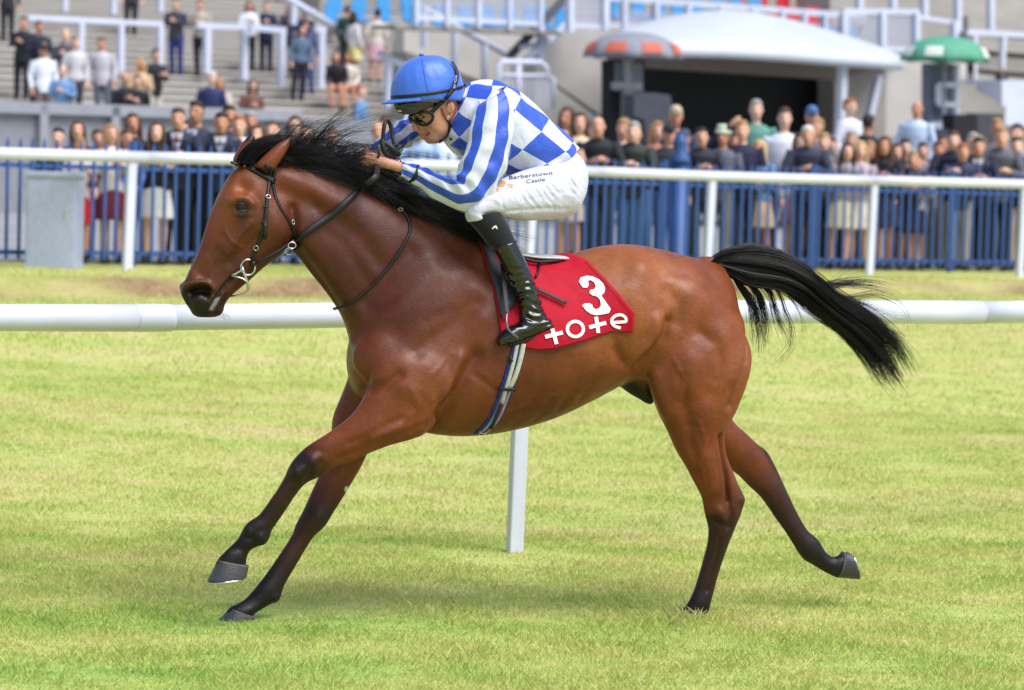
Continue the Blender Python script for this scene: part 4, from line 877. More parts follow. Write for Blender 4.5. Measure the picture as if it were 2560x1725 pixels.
# ---------------------------------------------------------------- mane, forelock and tail as strands
def resample(poly, n):
    p = np.array([list(v) for v in poly], float); seg = np.linalg.norm(np.diff(p, axis=0), axis=1); s = np.concatenate([[0], np.cumsum(seg)]); t = np.linspace(0, s[-1], n)
    return np.stack([np.interp(t, s, p[:, k]) for k in range(p.shape[1])], 1)
def smooth_poly(p, it=6):
    p = np.array(p, float)
    for _ in range(it): p[1:-1] = .25 * p[:-2] + .5 * p[1:-1] + .25 * p[2:]
    return p
def strands(name, paths, rad, mat, parent, taper=.25, sides=3):
    """paths (n, k, 3) -> thin tubes in one mesh"""
    P = np.asarray(paths, float); n, k, _ = P.shape
    t = np.gradient(P, axis=1); t /= np.linalg.norm(t, axis=2, keepdims=True) + 1e-9
    ref = np.array([.13, .97, .2]); a = np.cross(t, ref); a /= np.linalg.norm(a, axis=2, keepdims=True) + 1e-9; b = np.cross(t, a)
    pr = np.linspace(1, taper, k)[None, :, None] * np.asarray(rad).reshape(-1, 1, 1)
    rings = [P + (a * math.cos(2 * math.pi * s / sides) + b * math.sin(2 * math.pi * s / sides)) * pr for s in range(sides)]
    V = np.stack(rings, 2).reshape(-1, 3)
    base = (np.arange(n)[:, None] * k + np.arange(k - 1)[None]).ravel() * sides
    fs = []
    for s in range(sides):
        s2 = (s + 1) % sides; fs.append(np.stack([base + s, base + s2, base + sides + s2, base + sides + s], 1))
    o = link_obj(name, mesh_np(name, V, np.concatenate(fs)), mat, parent); o['kind'] = 'stuff'
    return o
m, N, L, P_ = nt('mane_hair'); P_.inputs['Roughness'].default_value = .34; P_.inputs['Specular IOR Level'].default_value = .4
n_ = noise(N, L, 14, 3); r_ = ramp(N, [(.3, srgb(7, 6, 7)), (.62, srgb(15, 11, 12)), (.82, srgb(44, 28, 23))]); L.new(n_.outputs[0], r_.inputs[0]); L.new(r_.outputs[0], P_.inputs['Base Color'])
M['mane'] = m
K_ = 14
crest = [q('A', 610, 385), q('A', 760, 392), q('U', 778, 404), q('U', 850, 436), q('U', 930, 470), q('U', 1020, 508), q('U', 1080, 545)]
cr = smooth_poly(resample(crest, 60), 4)
def mane_lock(s, length, rise, spread_y, droop, bundle, clump=.018):
    """one lock: root at s on the crest, swept back towards the withers"""
    i = s * 59; i0 = int(min(i, 58)); root = cr[i0] + (cr[i0 + 1] - cr[i0]) * (i - i0)
    j0 = min(i0 + 8, 58); back = cr[j0] - cr[i0]; back = back / (np.linalg.norm(back) + 1e-6)
    up = np.array([back[2], 0, -back[0]]); up = up if up[2] > 0 else -up
    tip = np.array([rng.normal(0, .5), rng.normal(0, 1), rng.normal(0, .5)]) * clump
    out = []
    for _ in range(bundle):
        r0 = root + np.array([rng.normal(0, .010), rng.normal(0, .016), rng.normal(0, .006)])
        L_ = length * rng.uniform(.7, 1.05); t = np.linspace(0, 1, K_)[:, None]
        ph = rng.uniform(0, 6.28); wob = .006 * np.sin(t * 5 + ph)
        pth = r0 + back * (L_ * (t ** 1.1)) + up * (rise * (np.sin(np.clip(t * 1.5, 0, 1) * math.pi / 2)) - droop * t ** 2) + np.array([0, 1, 0]) * (spread_y * t ** 1.2) + tip * t ** 1.5 * 2 + up * wob + rng.normal(0, .006, 3) * t
        out.append(pth)
    return out
paths = []
for _ in range(330):
    s = rng.uniform(.02, .98); edge = s < .5
    paths += mane_lock(s, rng.uniform(.16, .30), rng.uniform(.0, .085) * (1.15 if edge else .8) , rng.uniform(-.05, .06), rng.uniform(-.01, .025), 16)
for _ in range(140):       # locks thrown up by the wind behind the ears
    s = rng.uniform(.05, .5); paths += mane_lock(s, rng.uniform(.14, .30), rng.uniform(.06, .165), rng.uniform(-.06, .05), rng.uniform(-.04, .03), 9, .05)
for _ in range(120):      # hair lying on the near side of the crest
    s = rng.uniform(.15, .98); paths += mane_lock(s, rng.uniform(.16, .28), rng.uniform(-.01, .03), rng.uniform(.02, .06), rng.uniform(.0, .02), 16)
strands('mane', paths, rng.uniform(.0007, .0016, len(paths)), M['mane'], horse)
fl = []
f_ctl = [[('A', 560, 375), ('A', 575, 320), ('A', 640, 250), ('A', 760, 190), ('A', 900, 165)], [('A', 660, 380), ('A', 680, 330), ('A', 740, 270), ('A', 840, 215), ('A', 960, 190)]]
for k in range(1200):
    v = rng.uniform(-.15, 1.25); o_ = rng.normal(.0, .026)
    a = np.array([list(q(*c, o_)) for c in f_ctl[0]]); b = np.array([list(q(*c, o_)) for c in f_ctl[1]])
    p = a * (1 - v) + b * v; p = smooth_poly(resample(p, K_), 2); p += rng.normal(0, .004, 3) * np.linspace(0, 2, K_)[:, None]
    ln = rng.uniform(.6, 1.0); fl.append(resample(p[:max(4, int(K_ * ln))], K_))
strands('forelock', fl, rng.uniform(.0008, .0016, len(fl)), M['mane'], horse)
# tail
up_e = [(800, 205), (860, 165), (960, 118), (1100, 97), (1230, 112), (1330, 160), (1450, 242), (1560, 340), (1700, 450), (1850, 525), (1960, 600), (2060, 690), (2135, 780), (2190, 890), (2225, 1010)]
lo_e = [(830, 215), (900, 262), (1000, 322), (1080, 360), (1180, 372), (1290, 385), (1400, 432), (1500, 520), (1600, 600), (1740, 705), (1850, 830), (1940, 955), (2010, 1060), (2060, 1110), (2110, 1145)]
UE = resample([q('E', x, y) for x, y in up_e], 24); LE = resample([q('E', x, y) for x, y in lo_e], 24)
tl = []
KT = 24; tt = np.linspace(0, 1, KT)[:, None]
for _ in range(420):
    v = rng.uniform(-.06, 1.06); y0 = rng.normal(0, .022); tipv = np.clip(v + rng.normal(0, .12), -.08, 1.08); ph = rng.uniform(0, 6.28); ln = rng.uniform(.72, 1.02)
    for _k in range(11):
        vv = (v + rng.normal(0, .05)) * (1 - tt) + (tipv + rng.normal(0, .03)) * tt; vv = vv * .9 + .05
        p = UE * (1 - vv) + LE * vv; p[:, 1] += (y0 + rng.normal(0, .008)) * np.clip(tt[:, 0] * 3 + .4, 0, 1.6)
        p[:, 2] += .011 * np.sin(tt[:, 0] * 8 + ph) * tt[:, 0]; p[:, 0] += .008 * np.sin(tt[:, 0] * 11 + ph * 2) * tt[:, 0]; l2 = max(.3, ln * rng.uniform(.85, 1.0)); p = resample(p[:max(6, int(KT * l2))], KT); tl.append(p)
def wisps(ctrl, n, sy, sp, start=.0):
    base = np.array([list(q('E', x, y)) for x, y in ctrl]); base = smooth_poly(resample(base, KT), 2)
    for _ in range(n):
        off = rng.normal(0, 1, 3) * np.array([sp, sy, sp]); t = np.linspace(0, 1, KT)[:, None] ** 1.2
        p = base + off * (.25 + t) + .012 * np.sin(t * rng.uniform(2, 6) + rng.uniform(0, 6)) * t * np.array([1, 0, .6])
        l2 = rng.uniform(.5, 1.0); tl.append(resample(p[:max(6, int(KT * l2))], KT))
wisps([(980, 300), (1040, 390), (1110, 480), (1140, 600), (1160, 720), (1150, 850)], 160, .01, .018)
wisps([(1060, 330), (1150, 420), (1190, 560), (1200, 680), (1180, 800)], 120, .01, .016)
wisps([(1150, 340), (1240, 420), (1260, 520), (1290, 620), (1340, 720), (1380, 800)], 60, .012, .016)
wisps([(1250, 350), (1310, 440), (1340, 560), (1390, 660), (1370, 800), (1240, 940), (1200, 900)], 16, .01, .012)
wisps([(1300, 360), (1370, 450), (1430, 560), (1450, 680), (1470, 840)], 8, .01, .012)
wisps([(1450, 330), (1600, 370), (1760, 350), (1900, 350), (2020, 370), (2160, 430)], 90, .015, .016)
wisps([(1500, 380), (1650, 360), (1760, 280), (1880, 245)], 8, .01, .01)
wisps([(1600, 440), (1800, 450), (1980, 420), (2130, 480), (2200, 580), (2200, 690)], 22, .012, .012)
wisps([(1600, 430), (1800, 470), (1960, 520), (2080, 580), (2200, 600)], 30, .012, .012)
wisps([(1900, 600), (2050, 680), (2200, 730), (2320, 760)], 10, .012, .010)
wisps([(2000, 660), (2130, 760), (2210, 880), (2280, 1000)], 24, .015, .018)
strands('tail', tl, rng.uniform(.0006, .0014, len(tl)), M['mane'], horse, .3)
# short hairs along the dock and whiskers on the chin
wh = []
for _ in range(26):
    a = q('H', rng.uniform(720, 840), rng.uniform(1250, 1390), rng.uniform(-.02, .03)); b = q('H', rng.uniform(800, 1020), rng.uniform(1290, 1480), rng.uniform(-.02, .04)); wh.append(resample([a, (a + b) / 2 + Vector((0, 0, -.003)), b], 5))
strands('whiskers', wh, [.0004] * 26, M['mane'], horse)

# ---------------------------------------------------------------- saddlery
def spath(bvh, pts, n=None, lift=.002, step=9.0, smooth=2):
    """path given in pixels laid on a surface: points and normals"""
    p = np.array(pts, float); L_ = np.linalg.norm(np.diff(p, axis=0), axis=1).sum(); n = n or max(4, int(L_ / step)); pp = smooth_poly(resample(p, n), smooth)
    P3, Nn = [], []
    for x, y in pp:
        a, b = hit(bvh, x, y); P3.append(a); Nn.append(b)
    Nn = [sum(Nn[max(0, i - 2):i + 3], Vector()).normalized() for i in range(n)]
    P3 = [Vector(v) for v in smooth_poly([list(v) for v in P3], 2)]
    return [p_ + n_ * lift for p_, n_ in zip(P3, Nn)], Nn
def zp(reg, pts): return [Z(reg, x, y) for x, y in pts]
def strap(name, reg, pts, w, th, mat, parent, lift=.002, bvh=None):
    a, b = spath(bvh or HBVH, zp(reg, pts), lift=lift); return MB().ribbon(a, b, w, th).build(name, mat, parent, True)
def ring(name, c, ax1, ax2, r1, r2, rad, mat, parent, a0=0, a1=2 * math.pi, n=28):
    full = abs(a1 - a0 - 2 * math.pi) < 1e-6; m_ = n if full else n + 1
    pts = [Vector(c) + Vector(ax1) * (r1 * math.cos(a0 + (a1 - a0) * k / n)) + Vector(ax2) * (r2 * math.sin(a0 + (a1 - a0) * k / n)) for k in range(m_)]
    return MB().tube(pts, rad, 8, closed=full).build(name, mat, parent, True)
X_, Y_, Z_ = Vector((1, 0, 0)), Vector((0, 1, 0)), Vector((0, 0, 1))
bridle = empty('bridle'); bridle.matrix_world = horse.matrix_world
tag(bridle, 'black leather bridle with steel bit and rubber-grip reins on the bay horse', 'bridle')
bb = strap('browband', 'A', [(528, 380), (540, 377), (560, 378), (600, 386), (680, 420), (750, 462), (832, 508)], .0235, .009, M['leather'], bridle)
strap('cheekpiece', 'A', [(812, 405), (802, 450), (790, 520), (780, 620), (772, 700), (762, 790), (746, 870), (722, 930), (694, 1010), (662, 1085)], .0155, .004, M['leather'], bridle)
strap('cheekpiece', 'A', [(835, 400), (826, 450), (818, 520)], .013, .004, M['leather'], bridle)
strap('strap_end', 'A', [(762, 800), (760, 860), (763, 920)], .013, .003, M['leather'], bridle, lift=.009)
strap('throatlatch', 'A', [(815, 515), (828, 600), (868, 690), (915, 770), (958, 830), (992, 900), (1000, 950)], .0125, .004, M['leather'], bridle)
strap('headpiece', 'A', [(800, 415), (790, 395), (760, 380)], .02, .005, M['leather'], bridle)
for x, y, sx, sy in ((780, 617, .010, .007), (958, 800, .006, .009), (697, 985, .009, .010)):
    c, n_ = hit(HBVH, *Z('A', x, y)); c = c + n_ * .008; t1 = n_.cross(Z_).normalized(); t2 = t1.cross(n_)
    ring('buckle', c, t1, t2, sx, sy, .0016, M['steel'], bridle, n=12)
for x, y in ((765, 690), (757, 795)):
    strap('keeper', 'A', [(x - 20, y - 6), (x + 22, y + 4)], .006, .003, M['leather'], bridle, lift=.006)
cb = ball('browband_stud', hit(HBVH, *Z('A', 608, 400))[0] + Vector((0, .012, .004)), .006, mat_plain('brass', srgb(150, 110, 60), .35, metal=.8), bridle)
# bit
bo = .062
c = q('H', 1240, 578, bo); bit = ring('bit_ring', c, X_, Z_, .029, .031, .0042, M['steel'], bridle)
MB().tube(smooth_poly([list(q('H', *p, bo + d)) for *p, d in ((1160, 600, .004), (1130, 630, .004), (1060, 665, .0), (1000, 700, -.006), (960, 718, -.014))], 1), .0055, 8).build('bit_mouthpiece', M['steel'], bridle, True)
MB().tube(smooth_poly([list(q('H', *p, bo + d)) for *p, d in ((1140, 560, .006), (1165, 640, .007), (1190, 720, .007), (1235, 820, .006), (1255, 900, .004), (1240, 960, .0))], 1), [.005, .0065, .006, .0055, .0065, .0045], 8).build('bit_bar', M['steel'], bridle, True)
MB().tube(smooth_poly([list(q('H', *p, bo + d)) for *p, d in ((955, 722, -.01), (1060, 725, .006), (1160, 755, .010), (1240, 810, .010), (1278, 880, .008), (1250, 960, .004), (1180, 1010, -.01), (1060, 1045, -.03), (930, 1053, -.05))], 1), .0036, 8).build('bit_loop', M['steel'], bridle, True)
d_ = [q('H', 1325, 520, bo + .012 * k - .006) for k in (0, 1)]
MB().tube(d_, .0125, 18).build('bit_guard', M['rubber'], bridle, True)
# near rein with its grip, martingale rings
rp = [list(q('A', 700, 1095, .07)), list(q('A', 800, 1045, .085)), list(q('A', 900, 985, .09)), list(q('A', 975, 935, .094))]
rp = smooth_poly(resample(rp, 12), 1); MB().ribbon([Vector(v) for v in rp], [Y_] * 12, .0145, .004).build('rein', M['leather'], bridle, True)
g_pts, g_n = spath(HBVH, zp('A', [(975, 935), (1080, 858), (1250, 742), (1400, 612), (1500, 520), (1560, 470)]), lift=.012)
e_ = g_pts[-1]; h2_ = q('I', 800, 1120, .07); g_pts += [e_.lerp(h2_, k / 5) + Vector((0, .01 * math.sin(k / 5 * math.pi), 0)) for k in range(1, 6)]; g_n += [Vector((0, 1, .2))] * 5
MB().ribbon(g_pts, g_n, [.018] * 3 + [.027] * (len(g_pts) - 3), .005).build('rein_grip', M['rubber'], bridle, True)
for x, y in ((958, 968), (932, 1012)):
    ring('martingale_ring', q('A', x, y, .098 if y < 1000 else .08), X_, Z_, .0155, .0125, .0026, M['steel'], bridle)
strap('martingale_strap', 'A', [(985, 985), (955, 1020), (905, 1030)], .012, .004, M['leather'], bridle, lift=.003)
neckstrap = empty('neck_strap'); neckstrap.matrix_world = horse.matrix_world
tag(neckstrap, 'thin black leather strap looped round the base of the horse neck', 'strap')
ns_, nn_ = spath(HBVH, zp('B', [(560, 1332), (600, 1350), (630, 1400), (650, 1470), (635, 1540)]) + zp('G', [(505, 90), (420, 232), (330, 350), (230, 452), (110, 550), (25, 582), (-10, 590)]), lift=.004)
MB().ribbon(ns_, nn_, .0125, .005).build('strap', M['leather'], neckstrap, True)
ring('strap_ring', ns_[0] + Vector((0, .01, 0)), X_, Z_, .010, .006, .0018, M['steel'], neckstrap, n=14)

# girth
saddle = empty('racing_saddle'); saddle.matrix_world = horse.matrix_world
tag(saddle, 'small black racing saddle with pale cantle, girth and stirrup under the jockey', 'saddle')
M['girth_blue'] = mat_plain('girth_webbing', srgb(38, 42, 120), .7, var=.3, nscale=60)
M['webbing'] = mat_plain('pale_webbing', srgb(186, 186, 172), .7, var=.18, nscale=50)
M['girth_red'] = mat_plain('girth_red', srgb(140, 30, 52), .7)
gl = [(440, 900), (425, 985), (395, 1090), (350, 1230), (295, 1370), (235, 1450), (190, 1478)]
girth = strap('girth', 'C', gl, .056, .005, M['girth_blue'], saddle, lift=.001)
strap('girth_weave', 'C', [(p[0] - 9, p[1]) for p in gl[2:]], .013, .002, mat_plain('pale_blue_webbing', srgb(140, 145, 190), .8, var=.4, nscale=140), girth, lift=.0065)
strap('girth_weave', 'C', [(p[0] + 25, p[1]) for p in gl[2:]], .010, .002, mat_plain('pale_blue_webbing_b', srgb(150, 150, 190), .8, var=.4, nscale=140), girth, lift=.0065)
strap('girth_stripe', 'C', [(p[0] + 12, p[1]) for p in gl[2:]], .008, .002, M['girth_red'], girth, lift=.0065)
strap('girth_strap', 'C', [(424, 930), (405, 1030), (370, 1150), (330, 1290)], .016, .004, M['webbing'], saddle, lift=.008)
strap('girth_strap', 'C', [(462, 930), (440, 1040), (400, 1160), (372, 1200)], .020, .004, M['webbing'], saddle, lift=.008)
strap('girth_strap', 'C', [(325, 1280), (290, 1370), (262, 1440)], .016, .004, mat_plain('navy_strap', srgb(24, 30, 58), .7), saddle, lift=.008)
strap('girth_keeper', 'C', [(302, 1196), (350, 1206), (414, 1206)], .014, .003, M['leather'], saddle, lift=.013)
strap('girth_keeper', 'C', [(375, 1005), (390, 1040)], .016, .004, M['leather'], saddle, lift=.008)
ring('girth_buckle', q('C', 215, 1470, .12), X_, Z_, .014, .006, .0022, M['steel'], saddle, n=14)
# saddle cloth
def coons(top, bot, left, right, nu, nv):
    T_, B_, L_, R_ = resample(top, nu), resample(bot, nu), resample(left, nv), resample(right, nv); out = np.zeros((nv, nu, 2))
    for j in range(nv):
        v = j / (nv - 1)
        for i in range(nu):
            u = i / (nu - 1)
            out[j, i] = (1 - v) * T_[i] + v * B_[i] + (1 - u) * L_[j] + u * R_[j] - ((1 - u) * (1 - v) * T_[0] + u * (1 - v) * T_[-1] + (1 - u) * v * B_[0] + u * v * B_[-1])
    return out
NU, NV = 64, 44
grid = coons(zp('C', [(180, 290), (350, 372), (560, 425), (700, 412), (790, 408), (852, 424)]), zp('C', [(330, 900), (400, 925), (500, 962), (560, 968), (640, 962), (830, 912), (1000, 855), (1126, 857)]),
             zp('C', [(180, 290), (270, 560), (330, 900)]), zp('C', [(852, 424), (950, 525), (1060, 645), (1140, 745), (1126, 857)]), NU, NV)
cl = []
for j in range(NV):
    for i in range(NU):
        p, n_ = hit(HBVH, *grid[j, i])
        u, v = i / (NU - 1), j / (NV - 1)
        fold = .0055 * math.sin(9 * u + 5 * v + 2 * math.sin(4 * v)) * v + .0045 * math.exp(-((u - .55 - .12 * v) / .05) ** 2) * (1 - v) + .003 * math.sin(23 * u - 6 * v) * (1 - v) ** 2
        cl.append(p + n_ * (.009 + fold + .006 * v))
top_row = [Vector((cl[i].x, 0, max(cl[i].z + .012, cl[i].z))) for i in range(NU)]
V = [Vector(v) for v in cl]
allv = V + top_row + [Vector((v.x, -v.y, v.z)) for v in V]
fcs = []; b2 = NU * NV + NU
for j in range(NV - 1):
    for i in range(NU - 1):
        a = j * NU + i; fcs.append((a, a + 1, a + NU + 1, a + NU)); a += b2; fcs.append((a, a + NU, a + NU + 1, a + 1))
for i in range(NU - 1):
    a = NU * NV + i; fcs.append((i + 1, i, a, a + 1)); fcs.append((b2 + i, b2 + i + 1, a + 1, a))
def cloth_mat(name, c, rough=.6, var=.1, weave=900, wb=.15, crease=.5, cscale=7.0, sheen=.2, spec=.35):
    m, N, L, P = nt(name); P.inputs['Roughness'].default_value = rough; P.inputs['Sheen Weight'].default_value = sheen; P.inputs['Specular IOR Level'].default_value = spec
    rgb = N.new('ShaderNodeRGB'); rgb.outputs[0].default_value = c
    n1 = noise(N, L, 9, 4); r = ramp(N, [(.3, (1 - var,) * 3), (.7, (1 + var * .5,) * 3)]); L.new(n1.outputs[0], r.inputs[0])
    mx = N.new('ShaderNodeMix'); mx.data_type = 'RGBA'; mx.blend_type = 'MULTIPLY'; mx.inputs[0].default_value = 1; L.new(rgb.outputs[0], mx.inputs[6]); L.new(r.outputs[0], mx.inputs[7]); L.new(mx.outputs[2], P.inputs['Base Color'])
    n2 = noise(N, L, cscale, 4, .5); n2.inputs['Distortion'].default_value = .6; n3 = noise(N, L, weave, 1)
    b1 = N.new('ShaderNodeBump'); b1.inputs['Strength'].default_value = crease; b1.inputs['Distance'].default_value = .03; L.new(n2.outputs[0], b1.inputs['Height'])
    b2_ = N.new('ShaderNodeBump'); b2_.inputs['Strength'].default_value = wb; b2_.inputs['Distance'].default_value = .001; L.new(n3.outputs[0], b2_.inputs['Height']); L.new(b1.outputs[0], b2_.inputs['Normal']); L.new(b2_.outputs[0], P.inputs['Normal'])
    return m
M['cloth_red'] = cloth_mat('red_cloth', srgb(178, 8, 38), .65, crease=.4, sheen=.02, spec=.2)
cloth = empty('saddle_cloth'); cloth.matrix_world = horse.matrix_world
tag(cloth, 'red saddle cloth with white number 3 and tote lettering on the horse', 'saddle cloth')
cloth_o = link_obj('cloth', mesh_from('cloth', allv, fcs), M['cloth_red'], cloth)
sm = cloth_o.modifiers.new('thick', 'SOLIDIFY'); sm.thickness = .003; sm.offset = 1
CBVH = BVHTree.FromPolygons(allv, fcs)
M['print_white'] = mat_plain('white_print', srgb(238, 234, 228), .6, var=.06)
from mathutils.geometry import tessellate_polygon
def decal_mesh(name, V2, F2, bvh, lift, mat, parent, sub=1):
    """flat printed shape (pixels) laid on a surface"""
    bm = bmesh.new(); bv = [bm.verts.new((x, y, 0)) for x, y in V2]
    for f in F2:
        try: bm.faces.new([bv[i] for i in f])
        except ValueError: pass
    bmesh.ops.triangulate(bm, faces=bm.faces[:])
    for _ in range(sub): bmesh.ops.subdivide_edges(bm, edges=bm.edges[:], cuts=1, use_grid_fill=True)
    bmesh.ops.triangulate(bm, faces=bm.faces[:]); bm.verts.index_update()
    vs = []
    for v in bm.verts:
        p, n_ = hit(bvh, v.co.x, v.co.y); vs.append(p + n_ * lift)
    fs = [[v.index for v in f.verts] for f in bm.faces]; bm.free()
    return MB().add(vs, fs).build(name, mat, parent, True)
def poly2(pts): return pts, [list(t) for t in tessellate_polygon([[Vector((x, y, 0)) for x, y in pts]])]
def stroke2(pts, w, closed=False, n=None):
    """thick line as quads"""
    p = np.array(pts, float)
    if closed: p = np.vstack([p, p[:1]])
    p = resample(p, n or max(6, len(p) * 3))
    if not closed: p = smooth_poly(p, 2)
    t = np.gradient(p, axis=0)
    if closed: t[0] = t[-1] = p[1] - p[-2]
    t /= np.linalg.norm(t, axis=1, keepdims=True); nn = np.stack([-t[:, 1], t[:, 0]], 1)
    V2 = np.concatenate([p + nn * w / 2, p - nn * w / 2]); k = len(p)
    return [tuple(v) for v in V2], [(i, i + 1, k + i + 1, k + i) for i in range(k - 1)]
three = [(800, 552), (812, 528), (848, 516), (885, 520), (925, 538), (952, 565), (962, 592), (957, 618), (938, 637), (955, 660), (978, 692), (996, 716), (984, 742), (950, 750), (905, 756), (872, 748), (842, 726), (820, 698), (832, 686), (864, 682), (882, 692), (886, 708), (902, 720), (924, 714), (936, 692), (930, 662), (912, 642), (886, 636), (866, 622), (870, 603), (896, 597), (906, 580), (894, 556), (872, 542), (856, 548), (862, 572), (850, 590), (824, 587)]
decal_mesh('number', *poly2(zp('C', three)), CBVH, .0042, M['print_white'], cloth, 1)
oc = [(778 + 49 * math.cos(a), 840 + 46 * math.sin(a)) for a in np.linspace(0, 2 * math.pi, 28, endpoint=False)]
decal_mesh('letter', *stroke2(zp('C', oc), 8, True, 40), CBVH, .0042, M['print_white'], cloth, 0)
for pts in ([(594, 888), (701, 861)], [(905, 766), (918, 863)], [(862, 830), (966, 801)], [(637, 838), (664, 931)]):
    decal_mesh('letter', *stroke2(zp('C', pts), 9.5, False, 8), CBVH, .0042 + .0004 * (pts[0][0] % 3), M['print_white'], cloth, 0)
decal_mesh('letter', *stroke2(zp('C', [(1002, 800), (1092, 794), (1088, 768), (1060, 750), (1024, 756), (1000, 778), (1000, 804), (1020, 824), (1056, 832)]), 7.5, False, 40), CBVH, .0044, M['print_white'], cloth, 0)
hem = zp('C', [(840, 428), (938, 528), (1048, 650), (1128, 748), (1114, 848), (1000, 846), (830, 902), (640, 953), (560, 958), (500, 953)])
h_, hn = spath(CBVH, hem, lift=.0046, step=6); MB().tube(h_, .0012, 5).build('hem', mat_plain('red_stitch', srgb(150, 14, 38), .7), cloth, True)
# saddle flap, seat, stirrup leather, stirrup
def sheet(name, reg, outline, bvh, lift, th, mat, parent, sub=2, bulge=0.0):
    V2, F2 = poly2(zp(reg, outline)); bm = bmesh.new(); bv = [bm.verts.new((x, y, 0)) for x, y in V2]
    for f in F2: bm.faces.new([bv[i] for i in f])
    for _ in range(sub): bmesh.ops.subdivide_edges(bm, edges=bm.edges[:], cuts=1, use_grid_fill=True)
    bmesh.ops.triangulate(bm, faces=bm.faces[:]); bm.verts.index_update(); vs = []
    for v in bm.verts:
        p, n_ = hit(bvh, v.co.x, v.co.y); vs.append(p + n_ * lift)
    fs = [[v.index for v in f.verts] for f in bm.faces]; bm.free()
    o = MB().add(vs, fs).build(name, mat, parent, True); s_ = o.modifiers.new('thick', 'SOLIDIFY'); s_.thickness = th; s_.offset = 0; return o
M['saddle_leather'] = mat_plain('matt_black_leather', srgb(44, 44, 50), .5, var=.15, nscale=20, bump=.2, bscale=250)
sheet('flap', 'K', [(120, -140), (180, 0), (240, 240), (330, 500), (400, 860), (445, 965), (505, 830), (600, 800), (715, 660), (590, 450), (420, 220), (320, 20), (260, -120)], HBVH, .020, .006, M['saddle_leather'], saddle)
seat_st = [(q('C', 240, 312), q('C', 250, 330), .06, 2.5), (q('C', 330, 350), q('C', 330, 375), .12, 2.8), (q('C', 480, 378), q('C', 480, 405), .13, 2.8), (q('C', 600, 382), q('C', 600, 412), .13, 2.8), (q('C', 690, 388), q('C', 690, 415), .10, 2.6), (q('C', 712, 400), q('C', 712, 410), .06, 2.2)]
v, f = loft(catmull(seat_st, 3), 24); MB().add(v, f).build('seat', mat_plain('pale_leather', srgb(196, 194, 192), .3, var=.1, nscale=15), saddle, True)
rimp = [q('C', x, y, o_) for x, y, o_ in ((455, 405, .135), (540, 428, .14), (620, 425, .138), (695, 418, .11), (714, 405, .06), (712, 396, 0))]
MB().tube(smooth_poly([list(p) for p in resample(rimp, 16)], 1), .006, 8).build('cantle_rim', M['leather'], saddle, True)
MB().tube(smooth_poly([list(hit(CBVH, *Z('C', x, y))[0] + Vector((0, .012, 0))) for x, y in ((552, 438), (555, 470), (545, 500), (530, 520))], 1), .0055, 8).build('saddle_strap', M['leather'], saddle, True)
a, b = spath(CBVH, zp('C', [(530, 600), (600, 632), (660, 660), (720, 690)]), lift=.014); MB().ribbon(a, b, .014, .004).build('stirrup_leather', M['saddle_leather'], saddle, True)
# ---------------------------------------------------------------- the jockey
jockey = empty('person'); jockey.matrix_world = horse.matrix_world
tag(jockey, 'jockey in blue and white checked silks, blue cap and white breeches crouched over the horse', 'person')
def silk(name):
    m, N, L, P = nt(name); P.inputs['Roughness'].default_value = .42; P.inputs['Sheen Weight'].default_value = .2; P.inputs['Specular IOR Level'].default_value = .45
    uv = N.new('ShaderNodeUVMap'); ck = N.new('ShaderNodeTexChecker'); ck.inputs['Scale'].default_value = 1.0
    ck.inputs['Color1'].default_value = srgb(44, 82, 196); ck.inputs['Color2'].default_value = srgb(210, 211, 228)
    nz_ = noise(N, L, 9, 2); sb_ = N.new('ShaderNodeVectorMath'); sb_.operation = 'SUBTRACT'; sb_.inputs[1].default_value = (.5, .5, .5); L.new(nz_.outputs['Color'], sb_.inputs[0])
    sc_ = N.new('ShaderNodeVectorMath'); sc_.operation = 'MULTIPLY'; sc_.inputs[1].default_value = (.16, .16, 0); L.new(sb_.outputs[0], sc_.inputs[0])
    ad_ = N.new('ShaderNodeVectorMath'); ad_.operation = 'ADD'; L.new(uv.outputs[0], ad_.inputs[0]); L.new(sc_.outputs[0], ad_.inputs[1]); L.new(ad_.outputs[0], ck.inputs['Vector'])
    sp = noise(N, L, 130, 2, .7); rs = ramp(N, [(.70, (1, 1, 1)), (.76, (.45, .40, .36))]); L.new(sp.outputs[0], rs.inputs[0])
    mx = N.new('ShaderNodeMix'); mx.data_type = 'RGBA'; mx.blend_type = 'MULTIPLY'; mx.inputs[0].default_value = .35; L.new(ck.outputs[0], mx.inputs[6]); L.new(rs.outputs[0], mx.inputs[7]); L.new(mx.outputs[2], P.inputs['Base Color'])
    n2 = noise(N, L, 10, 3, .45); n2.inputs['Distortion'].default_value = .8; b = N.new('ShaderNodeBump'); b.inputs['Strength'].default_value = .6; b.inputs['Distance'].default_value = .02; L.new(n2.outputs[0], b.inputs['Height']); L.new(b.outputs[0], P.inputs['Normal'])
    return m
M['silk'] = silk('blue_white_silk')
def uv_loft(name, st, n, uv_of, mat, parent, per=5, wrinkle=None):
    """loft that keeps its own (along, around) coordinates for the printed pattern"""
    st = catmull(st, per); m_ = len(st); v, f = loft(st, n, cap=False)
    v = [Vector(x) for x in v]
    if wrinkle:
        cs = [sum((v[i * n + k] for k in range(n)), Vector()) / n for i in range(m_)]
        for i in range(m_):
            for k in range(n):
                p = v[i * n + k]; d = (p - cs[i]).normalized(); v[i * n + k] = p + d * wrinkle(i / (m_ - 1), k / n)
    me = mesh_from(name, v, f); ul = me.uv_layers.new(name='UVMap')
    for pi, poly in enumerate(me.polygons):
        i, k = pi // n, pi % n
        cor = [(i, k), (i, k + 1), (i + 1, k + 1), (i + 1, k)]
        for li, (a, b) in zip(poly.loop_indices, cor): ul.data[li].uv = uv_of(a / (m_ - 1), b / n)
    return link_obj(name, me, mat, parent)
